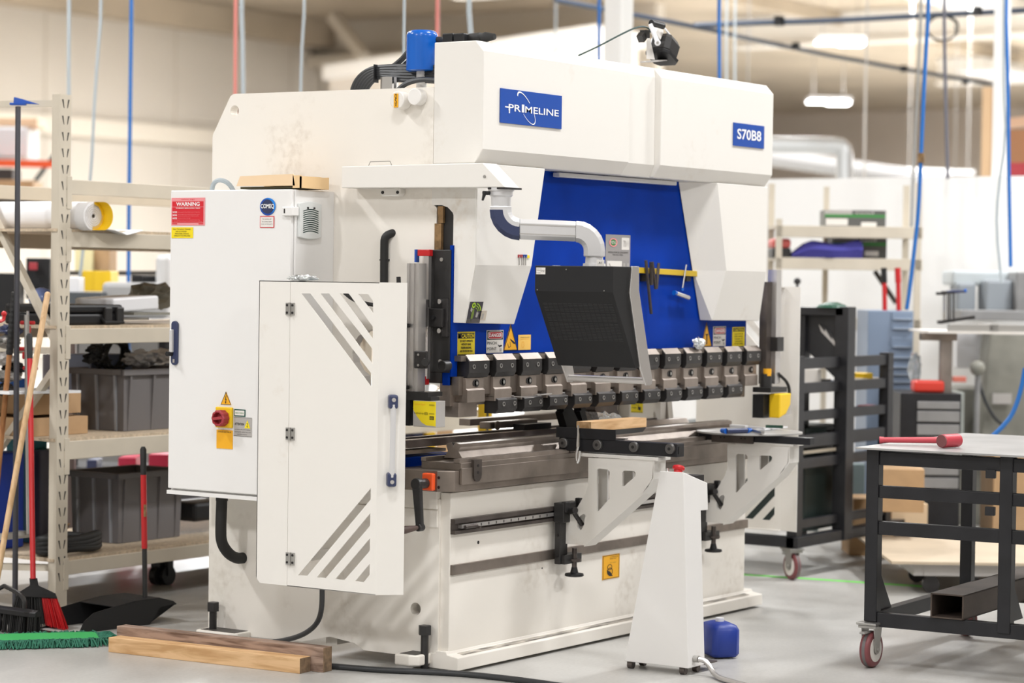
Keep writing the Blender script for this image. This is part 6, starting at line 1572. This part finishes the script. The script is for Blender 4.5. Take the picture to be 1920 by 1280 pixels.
# red dead blow hammer
hz = ZTOP + .028
t = thing('mallet', 'red dead blow mallet lying on the grey plate of the welding table', 'mallet', tuple(U(1720, 826, z=ZTOP)))
h0 = U(1649, 824.5, z=hz - .010); h1 = U(1772, 825, z=hz - .004)
MB().cyl(h0, h0.lerp(h1, .07), .015, .013).cyl(h0.lerp(h1, .07), h1, .0115, .014).build('handle', mat('pinkish_red', (.52, .06, .08), .45), t, smooth=True)
hd0 = U(1779, 826, z=hz + .002); hdir = (FWD*.45 - RIGHT*.0 ); ha = (U(1790, 825, z=hz) - U(1779, 826.5, z=hz)).normalized()
ha = (ux*.75 + RIGHT*.35).normalized()
o = MB().cyl(hd0 - ha*.045, hd0 + ha*.06, .028, n=26).build('head', mat('mallet_red', (.50, .05, .07), .4), t, smooth=True, bev=.004)
MB().cyl(hd0 - ha*.050, hd0 - ha*.0448, .027, n=24).build('worn_face', mat('scuffed_face', (.20, .07, .07), .7), t, bev=.002)

# ================================================================ BLACK CART
CX, CY = 3.79, .30
ct = thing('steel_cart', 'tall black steel rack cart with slatted sides on maroon castors beside the right guard door', 'cart', (4.3, .7, 0))
def cz(px, py): return U(px, py, y=CY).z
x1 = U(1502, 800, y=CY).x; x2 = U(1585, 800, y=CY).x; x3 = U(1669, 800, y=CY).x
zb = cz(1487, 1028); zt1 = cz(1500, 668)
for x_, zt_2 in ((x1, zt1), (x3, zt1)):
    MB().box(x_ - .035, x_ + .035, CY, CY + .06, zb, zt_2).build('post', 'cart_black', ct, bev=.003)
MB().box(x2 - .05, x2 + .05, CY - .03, CY + .05, zb, cz(1585, 575)).build('post', 'cart_black', ct, bev=.003)
for (a, b_) in ((670, 690), (716, 735), (768, 786), (812, 836), (855, 874), (968, 984)):
    MB().box(x1, x3, CY + .01, CY + .045, cz(1550, b_), cz(1550, a)).build('cross_rail', 'cart_black', ct, bev=.003)
MB().box(x1, x2 - .05, CY + .03, CY + .036, cz(1550, 848), cz(1550, 842)).build('thin_rail', 'rack', ct)
bz0, bz1 = cz(1487, 1028), cz(1487, 1008)
MB().box(x1 - .06, x3 + .3, CY - .02, CY + .05, bz0, bz1).build('base_rail', 'cart_black', ct, bev=.003)
MB().box(x1 - .06, x1 + .01, CY, CY + 1.3, bz0, bz1).build('base_rail', 'cart_black', ct, bev=.003)
MB().box(x3 + .23, x3 + .3, CY, CY + 1.3, bz0, bz1).box(x1 - .06, x3 + .3, CY + 1.24, CY + 1.3, bz0, bz1).build('base_rail', 'cart_black', ct, bev=.003)
# upper beam reaching back from the tall post, with gusset
za = cz(1585, 577); zb_ = cz(1585, 592)
yL_ = U(1492, 585, x=x2).y
MB().box(x2 - .05, x2 + .04, CY, yL_, zb_, za).build('top_beam', 'cart_black', ct, bev=.003)
MB().box(x2 - .04, x2 + .03, yL_ - .08, yL_, zb, zb_).build('post', 'cart_black', ct, bev=.003)
MB().prism([(CY + .05, zb_), (CY + .48, zb_), (CY + .05, zb_ - .36)], 'x', x2 - .008, x2 + .002).build('gusset', 'cart_black', ct)
Label(V(x2 - .012, U(1540, 600, x=x2).y, cz(1545, 605)), V(0, -.75, -.62), V(0, -.62, .75), .20, .05, 'cart_black').shape([(0,.3),(.3,.5),(.25,.2),(.6,.6),(.55,.35),(1,.7),(.9,.9),(.5,.8),(.2,.75)], 'label_grey').build('chalk_scrawl', ct)
for (x_, y_) in ((x1 - .02, CY + .03), (x3 + .26, CY + .03), (x1 - .02, CY + 1.2)):
    castor(Matrix.Translation((x_, y_, 0)), ct, bz0, r=.075, yaw=1.0)
# clutter on the cart shelves: small parts boxes
SHZ = [cz(1550, q) for q in (735, 786, 836, 874)]
for q in SHZ: MB().box(x1, x3, CY + .045, CY + .28, q - .004, q + .005).build('cart_shelf', 'cart_black', ct)
random.seed(4)
x_lo = x1
for i, (px, py, w_, h_, m_, lab) in enumerate(((1534, 745, .10, .06, 'chrome', 'shiny round part upper left inside the black cart'), (1548, 703, .14, .05, 'blue_grey', 'blue grey box under the top rail of the black cart'),
        (1522, 712, .03, .12, 'label_white', 'white bottle in the left bay of the black cart'), (1530, 800, .16, .06, 'zinc', 'grey metal part in the middle of the black cart'),
        (1625, 742, .15, .05, 'rack', 'beige tray in the right bay of the black cart'), (1630, 760, .10, .04, 'dullred', 'red brown part in the right bay of the black cart'),
        (1620, 798, .22, .02, 'alu', 'bright strip low in the right bay of the black cart'), (1618, 706, .05, .08, 'yellow', 'yellow bottle in the right bay of the black cart'),
        (1555, 802, .12, .07, 'black_satin', 'dark casting low in the middle of the black cart'))):
    c = U(px, py, y=CY + .12); c.z = min(SHZ, key=lambda q: abs(q - (c.z - h_/2))) + .006 + h_/2; c.x = max(c.x, x1 + .04 + w_*.65); tag(MB().cbox(c, (w_*1.3, .10, h_)).build('spare_part', m_, bev=.008), lab, 'part')

# grey-green control box low behind the cart, cardboard cartons
def gbox(name, x0, y0, x1_, y1, d, dep, m_, label, cat, bev=.003):
    return bgbox(name, x0, y0, x1_, y1, d, dep, m_, label, cat, bev)
gbox('control_box', 1506, 885, 1536, 996, 14.2, .25, mat('pale_teal_grey', (.28, .36, .37), .5), 'pale teal control box standing behind the black cart', 'box')
t = gbox('dark_cabinet', 1536, 860, 1600, 970, 14.6, .4, 'cart_black', 'dark low cabinet behind the black cart', 'cabinet')
gbox('metal_sheet', 1598, 870, 1622, 950, 14.9, .1, mat('pale_teal2', (.26, .34, .35), .5), 'teal metal sheet standing right of the tall cart post', 'sheet')
def flo_box(px0, px1, pyb, h, dep, label, rz=0, z0=0.0, m_='cardboard'):
    a = U(px0, pyb, z=z0); b_ = U(px1, pyb, z=z0); c = (a + b_)/2; w = (b_ - a).length
    o = MB(T=Matrix.Translation((c.x, c.y, z0)) @ Matrix.Rotation(RZV + rz, 4, 'Z')).box(-w/2, w/2, 0, dep, .0, h)
    o.use(m_); o.use('label_white')
    return tag(o.build('carton', None, bev=.003), label, 'carton')
flo_box(1593, 1652, 1042, .16, .35, 'brown carton on the floor behind the cart, lowest left')
flo_box(1600, 1650, 1000, .20, .3, 'brown carton stacked on the lowest left carton', z0=.162)
flo_box(1672, 1740, 1034, .14, .35, 'pale carton on the floor behind the welding table leg', .1, m_='cardboard_pale')
flo_box(1672, 1738, 1002, .18, .3, 'pale carton in the middle of the stack behind the welding table', .05, z0=.142, m_='cardboard_pale')
flo_box(1640, 1730, 960, .24, .3, 'open carton on top of the stack behind the welding table', -.1, z0=.325)
flo_box(1862, 1935, 1010, .50, .4, 'large brown carton behind the second leg of the welding table', z0=.10)
# lime floor tape
a_ = U(1380, 1076, z=0); b_ = U(1760, 1101, z=0)
d_ = (b_ - a_).normalized(); s_ = V(-d_.y, d_.x, 0)*.022
tag(MB().loft([[a_ - s_, a_ + s_, a_ + s_ + V(0,0,.0015), a_ - s_ + V(0,0,.0015)], [b_ - s_, b_ + s_, b_ + s_ + V(0,0,.0015), b_ - s_ + V(0,0,.0015)]]).build('floor_tape', 'lime_tape'), 'lime green tape stuck in a line on the floor behind the machine', 'tape')
# dolly with plywood
t = thing('flat_dolly', 'low grey dolly with a plywood deck on castors behind the welding table', 'dolly', tuple(U(1800, 1090, z=0)))
a_ = U(1712, 1113, z=0); b_ = U(1930, 1125, z=0)
dd = CM[2].dot(a_ - CAM)
zl = U(1712, 1064, d=dd).z; zh = U(1712, 1052, d=dd).z
w = 1.1
DT = Matrix.Translation((a_.x, a_.y, 0)) @ Matrix.Rotation(RZV, 4, 'Z')
MB(T=DT).box(0, .05, 0, .55, zh - .075, zh - .012).box(.05, 1.0, 0, .05, zh - .075, zh - .012).build('dolly_frame', 'label_grey', t, bev=.004)
MB(T=DT).box(.05, 1.0, .5, .55, zh - .075, zh - .012).build('dolly_frame', 'label_grey', t, bev=.004)
MB(T=DT).box(-.12, 1.1, -.05, 1.2, zh - .010, zh + .004).build('plywood_deck', mat('plywood', (.55, .45, .33), .7, noise=.15, nscale=3), t)
for (x_, y_) in ((.10, .06), (.32, .10), (.9, .06), (.10, .5)):
    MB(T=DT).cyl((x_, y_ - .015, .045), (x_, y_ + .015, .045), .045, n=20).box(x_ - .025, x_ + .025, y_ - .02, y_ + .02, .06, zh - .075).build('dolly_castor', 'clamp_dark', t)

# ================================================================ RIGHT SHELVING AND ITEMS
SD = 16.0
t = thing('shelving_unit', 'beige boltless shelving unit against the white partition', 'shelving', tuple(U(1590, 640, d=SD)))
t.location.z = 0
SO = U(1452, 640, d=SD); 
ST_ = Matrix.Translation((SO.x, SO.y, 0)) @ Matrix.Rotation(RZV, 4, 'Z')
sw = (U(1727, 640, d=SD) - SO).dot(RIGHT)
def sz(py): return U(1590, py, d=SD).z
for x_, y_ in ((0, 0), (sw - .05, 0), (0, .5), (sw - .05, .5)):
    MB(T=ST_).box(x_, x_ + .04, y_, y_ + .04, 0, sz(412) + (.25 if x_ > .1 or y_ > .1 else 0)).build('post', 'rack', t)
MB(T=ST_).box(.375, .41, .5, .54, 0, sz(345)).build('post', 'rack', t)
for py0, py1 in ((424, 446), (484, 506), (597, 620)):
    MB(T=ST_).box(0, sw, 0, .035, sz(py1), sz(py0)).build('shelf_edge', 'rack', t, bev=.003)
    MB(T=ST_).box(0, sw, .035, .55, sz(py0) - .02, sz(py0)).build('shelf_board', 'rack', t)
# items on it
def sbox(x0p, x1p, y0p, y1p, y, dep):
    a = (ST_.inverted() @ U(x0p, y1p, d=SD + y)); b_ = (ST_.inverted() @ U(x1p, y0p, d=SD + y))
    return MB(T=ST_).box(a.x, b_.x, y, y + dep, a.z, b_.z)
def grbox(x0, x1, y0, y1, y, label):
    t = thing('printed_carton', label, 'carton', tuple(U((x0+x1)/2, y1, d=SD + y)))
    a = (ST_.inverted() @ U(x0, y1, d=SD + y)); b_ = (ST_.inverted() @ U(x1, y0, d=SD + y))
    MB(T=ST_).box(a.x, b_.x, y, y + .25, a.z, b_.z).build('carton_body', mat('carton_grey', (.13, .13, .12), .5), t)
    W = b_.x - a.x; H = b_.z - a.z
    P_ = ST_ @ V(a.x, y - .001, b_.z)
    L = Label(P_, RIGHT, (0,0,1), W, H, mat('carton_front', (.10, .10, .095), .5), th=.001)
    L.rect(0, 0, .45, .22, 'label_grey').rect(0, .22, 1, .38, 'ink_green').rect(.02, .45, .38, .80, 'label_white').rect(.60, .62, .85, .85, 'label_white').text('tool', .5, .08, .8, .18, 'label_white').build('carton_print', t)
grbox(1545, 1660, 395, 429, .1, 'green striped dark carton on the topmost right hand shelf')
grbox(1560, 1662, 446, 485, .2, 'dark printed carton behind the purple cloth')
t = thing('tool_box', 'red lidded dark tool box on the right hand shelf beside the machine', 'tool box', tuple(U(1465, 480, d=SD)))
sbox(1448, 1483, 465, 483, .05, .3).build('box_base', 'black_satin', t, bev=.01)
sbox(1448, 1483, 447, 465, .05, .3).build('box_lid', mat('soft_red', (.62, .12, .10), .5), t, bev=.02)
pc = MB(T=ST_); n = 14; a0 = (ST_.inverted() @ U(1482, 484, d=SD + .1)); a1 = (ST_.inverted() @ U(1614, 484, d=SD + .1))
rings = []
for i in range(n + 1):
    f = i/n; x_ = a0.x + (a1.x - a0.x)*f; hgt = (.02 + .07*min(1, f*4))*(1 + .18*math.sin(f*7)) + .03*f
    if f > .95: hgt *= .8
    a0.z = sz(484) + .002
    rings.append([(x_, .02 + .03*math.sin(f*9), a0.z), (x_, .0 + .03*math.sin(f*9), a0.z + hgt*.5), (x_, .06, a0.z + hgt), (x_, .28, a0.z + hgt*.95), (x_, .32, a0.z)])
tag(pc.loft(rings).build('folded_cloth', 'purple', smooth=True), 'folded purple cloth on the right hand shelf', 'cloth')
# bolt cutters standing on the drawer cabinet
for i, (px, lab) in enumerate(((1659, 'left one of two red handled bolt cutters standing on the blue grey drawer cabinet'), (1685, 'right one of two red handled bolt cutters standing on the blue grey drawer cabinet'))):
    bt = thing('bolt_cutter', lab, 'bolt cutter', tuple(U(px, 582, d=15.4)))
    MB().cyl(U(px - 1, 528, d=15.4), U(px, 583, d=15.4), .015).build('shaft', 'red', bt, smooth=True)
    MB().cyl(U(px - 2, 502, d=15.4), U(px - 1, 530, d=15.4), .019).build('grip', 'black' if i == 0 else 'red', bt, smooth=True)
MB().bar(U(1640, 508, d=16.4), U(1680, 568, d=16.4), .03).build('shelf_brace', 'rack_dark', bpy.data.objects['shelving_unit'])
t = thing('floor_lamp', 'round dark knob on a thin stand right of the machine guard', 'stand', tuple(U(1495, 575, d=15)))
MB().sphere(U(1495, 527, d=15), .022).build('knob', 'clamp_dark', t, smooth=True)
MB().cyl(U(1495, 530, d=15), U(1495, 700, d=15), .008).build('rod', 'clamp_dark', t)
tag(MB().lathe(V(x2, U(1560, 575, x=x2).y, za), (0,0,1), [(0,.09),(.015,.075),(.03,.03)], 20).build('green_base', mat('dark_green', (.01, .07, .04), .5)), 'dark green round base on the tall cart behind the machine', 'base')
t = thing('yellow_cup', 'yellow and white cup on the right hand shelf beside the guard door', 'cup', tuple(U(1515, 600, d=14.6)))
MB().cyl(U(1490, 595, d=14.6), U(1512, 596, d=14.6), .035).build('cup_body', 'white', t, smooth=True)
MB().cyl(U(1512, 596, d=14.6), U(1527, 596, d=14.6), .036, .028).build('cup_end', mat('lemon', (.75, .70, .02), .5), t, smooth=True)
tag(MB().cbox(U(1510, 648, d=14.8), (.16, .14, .12)).build('pale_box', 'label_grey', bev=.01), 'pale grey box left of the cart gusset', 'box')
tag(MB().cbox(U(1527, 636, d=15.0), (.05, .1, .09)).build('blue_box', mat('azure', (.03, .2, .42), .5)), 'small blue box beside the pale grey box', 'box')
tag(MB().cbox(U(1545, 657, d=14.9), (.14, .12, .05)).build('slate_box', 'teal'), 'slate teal box above the cart rails', 'box')
M['pll'] = mat('pull_light', (.35, .41, .50), .4)
# blue grey drawer cabinet
DD = 15.2
a = U(1624, 800, d=DD); b_ = U(1712, 583, d=DD); zt_ = b_.z; 
DT = Matrix.Translation((a.x, a.y, 0)) @ Matrix.Rotation(RZV, 4, 'Z'); wd = (b_ - a).dot(RIGHT)
t = thing('drawer_cabinet', 'blue grey cabinet with a column of shallow drawers', 'cabinet', (a.x, a.y, 0))
MB(T=DT).box(0, wd, 0, .5, .02, zt_).build('cabinet_body', 'blue_grey', t, bev=.004)
zz_ = lambda py: U(1690, py, d=DD).z
for (p0_, p1_) in ((585, 600), (605, 618), (632, 652), (658, 672), (680, 690), (694, 704), (708, 718), (722, 732)):
    d_ = MB(T=DT).box(wd*.52, wd*.98, -.012, 0, zz_(p1_), zz_(p0_)).build('drawer', 'blue_grey', t, bev=.003)
    MB(T=DT).box(wd*.56, wd*.95, -.024, -.012, zz_(p1_) + .004, zz_(p1_) + .012).build('drawer_pull', mat('pull_light', (.35, .41, .50), .4) if 'pll' not in M else M['pll'], d_)
# black roller chest and red object on it
a = U(1686, 880, d=14.4); DT = Matrix.Translation((a.x, a.y, 0)) @ Matrix.Rotation(RZV, 4, 'Z'); 
zz_ = lambda py: U(1740, py, d=14.4).z
t = thing('roller_chest', 'black roller tool chest with grey drawer fronts behind the steel stand post', 'tool chest', (a.x, a.y, 0))
MB(T=DT).box(0, .36, 0, .5, .08, zz_(737)).build('chest_body', 'cart_black', t, bev=.004)
for (p0_, p1_) in ((752, 766), (770, 790), (795, 815), (820, 840), (845, 865), (870, 890), (895, 915)):
    MB(T=DT).box(.10, .35, -.012, 0, zz_(p1_), zz_(p0_)).build('drawer', 'grey_metal', t, bev=.003)
for x_ in (.05, .3): MB(T=DT).cyl((x_, .05, .04), (x_, .08, .04), .04).build('chest_castor', 'black', t)
tag(MB(T=DT).box(.09, .27, .05, .2, zz_(736), zz_(714)).build('red_tool', mat('bright_red_tool', (.70, .05, .03), .4), bev=.015), 'bright red power tool lying on the black roller chest', 'power tool')
crumple('spray_bottle', U(1715, 690, d=14.9), (.04, .04, .09), 'glass', 'clear spray bottle with reddish content beside the drawer cabinet', 'bottle', 41)
# steel stand with plate top, T-handle set
t = thing('steel_stand', 'raw steel work stand with open square tube ends and a pale plate', 'stand', tuple(U(1768, 1036, z=0)))
p = U(1768, 1036, z=0); dd = CM[2].dot(p - CAM)
ztp = U(1768, 624, d=dd).z
MB(T=Matrix.Translation((p.x, p.y, 0)) @ Matrix.Rotation(RZV, 4, 'Z')).box(-.034, .034, 0, .07, 0, ztp - .02).build('post', mat('mill_scale_steel', (.30, .26, .23), .45, .4, noise=.3, nscale=6), t, bev=.003)
PT = Matrix.Translation((p.x, p.y, 0)) @ Matrix.Rotation(RZV, 4, 'Z')
MB(T=PT).box(-.155, .06, -.01, .06, ztp - .045, ztp + .0).build('cross_tube', 'steel', t, bev=.003)
MB(T=PT).box(-.157, -.154, .0, .05, ztp - .040, ztp - .005).build('tube_opening', 'ink', t)
MB(T=PT).box(-.13, .8, -.1, .6, ztp, ztp + .012).build('plate', 'label_white', t)
MB(T=PT).box(.72, .78, 0, .06, 0, ztp).build('post', 'steel', t)
MB(T=PT).box(.0, .8, -.05, -.0, ztp + .012, ztp + .055).box(.24, .30, -.05, .3, ztp + .012, ztp + .06).build('fixture_bar', 'zinc', t, bev=.004)
t = thing('hex_tee_set', 'set of black and blue T-handle hex keys standing in a block on the steel stand', 'hex key set', tuple(U(1780, 603, d=dd - .05)))
MB().bar(U(1760, 604, d=dd-.05), U(1825, 594, d=dd), .05, .02).build('holder', 'clamp_dark', t)
for px, c_ in ((1769, 'chrome'), (1772, 'chrome'), (1777, 'clamp_dark'), (1781, 'clamp_dark'), (1788, 'ink')): MB().cyl(U(px, 604, d=dd-.05), U(px, 549, d=dd-.05), .005).build('hex_shaft', c_, t)
for (x0_, x1_, py) in ((1755, 1774, 550), (1765, 1790, 548), (1775, 1798, 547), (1785, 1811, 546)):
    MB().cyl(U(x0_, py, d=dd - .06), U(x1_, py, d=dd - .06), .009).build('tee_grip', 'ink' if x0_ < 1770 else 'navy', t, smooth=True)
MB().cyl(U(1808, 545, d=dd - .06), U(1812, 545, d=dd - .06), .011).build('grip_end', 'filter_blue', t)
# grey lathe / mill machine behind
t = thing('milling_machine', 'big grey milling machine behind the steel stand at the right edge', 'machine', tuple(U(1870, 900, d=16.0)))
t.location.z = 0
def mpart(name, x0, y0, x1_, y1, d, dep, m_, bev=.01):
    a = U(x0, y1, d=d); b_ = U(x1_, y0, d=d); c = (a + b_)/2; w = (b_ - a).dot(RIGHT); h = b_.z - a.z
    return MB(T=Matrix.Translation(c + FWD*dep/2) @ Matrix.Rotation(RZV, 4, 'Z')).box(-w/2, w/2, -dep/2, dep/2, -h/2, h/2).build(name, m_, t, bev=bev)
mpart('base', 1790, 730, 1940, 1000, 16.2, .6, 'grey_green')
c_ = [(1858, 622), (1945, 622), (1945, 850), (1835, 850), (1848, 700)]
o = MB(); o.loft([[U(px, py, d=15.9) for px, py in c_], [U(px, py, d=15.9) + FWD*.3 for px, py in c_]]).build('column', 'grey_green', t, bev=.02)
mpart('head_cover', 1794, 530, 1830, 590, 16.4, .3, mat('head_blue_grey', (.28, .31, .34), .5), .02)
mpart('motor_housing', 1848, 525, 1900, 590, 16.3, .3, mat('head_blue_grey2', (.28, .31, .34), .5), .02)
mpart('top_cover', 1785, 508, 1915, 535, 16.5, .4, mat('head_pale', (.55, .60, .62), .3), .02)
mpart('table', 1803, 583, 1925, 600, 15.9, .4, 'grey_metal', .006)
mpart('end_panel', 1905, 510, 1935, 600, 16.2, .3, 'grey_metal', .01)
mpart('white_panel', 1793, 622, 1852, 690, 16.4, .1, 'white', .01)
mpart('side_box', 1780, 735, 1808, 880, 15.6, .3, mat('pale_sage', (.42, .45, .42), .5), .006)
mpart('red_switch', 1787, 706, 1812, 716, 15.7, .05, mat('pale_red', (.65, .18, .13), .5), .003)
mpart('name_plate', 1861, 738, 1897, 757, 15.85, .02, 'label_grey', .002)
MB().tube([U(1832, 690, d=15.8), U(1838, 730, d=15.8), U(1860, 780, d=15.8), U(1885, 800, d=15.8)], .012, 8, smooth=2).build('machine_cable', 'hose', t, smooth=True)
MB().tube([U(1834, 700, d=15.7), U(1831, 760, d=15.7), U(1829, 850, d=15.7)], .02, 8).build('drain_pipe', 'grey_metal', t, smooth=True)
MB().sphere(U(1833, 690, d=15.7), .05).build('valve', 'grey_green', t, smooth=True)
tag(MB().tube([U(1922, 690, d=13.2), U(1915, 730, d=13.2), U(1900, 775, d=13.2), U(1880, 800, d=13.2), U(1860, 818, d=13.2)], .013, 8, smooth=2).build('air_hose', 'hose_blue', smooth=True), 'blue air hose curving down behind the grey plate of the welding table', 'hose')

tag(MB().box(3.95, 4.5, .40, 1.30, bz1 + .001, .80).build('storage_chest', mat('dark_green_black', (.012, .022, .02), .5), bev=.006), 'dark chest standing on the base of the black cart behind the guard door', 'chest')
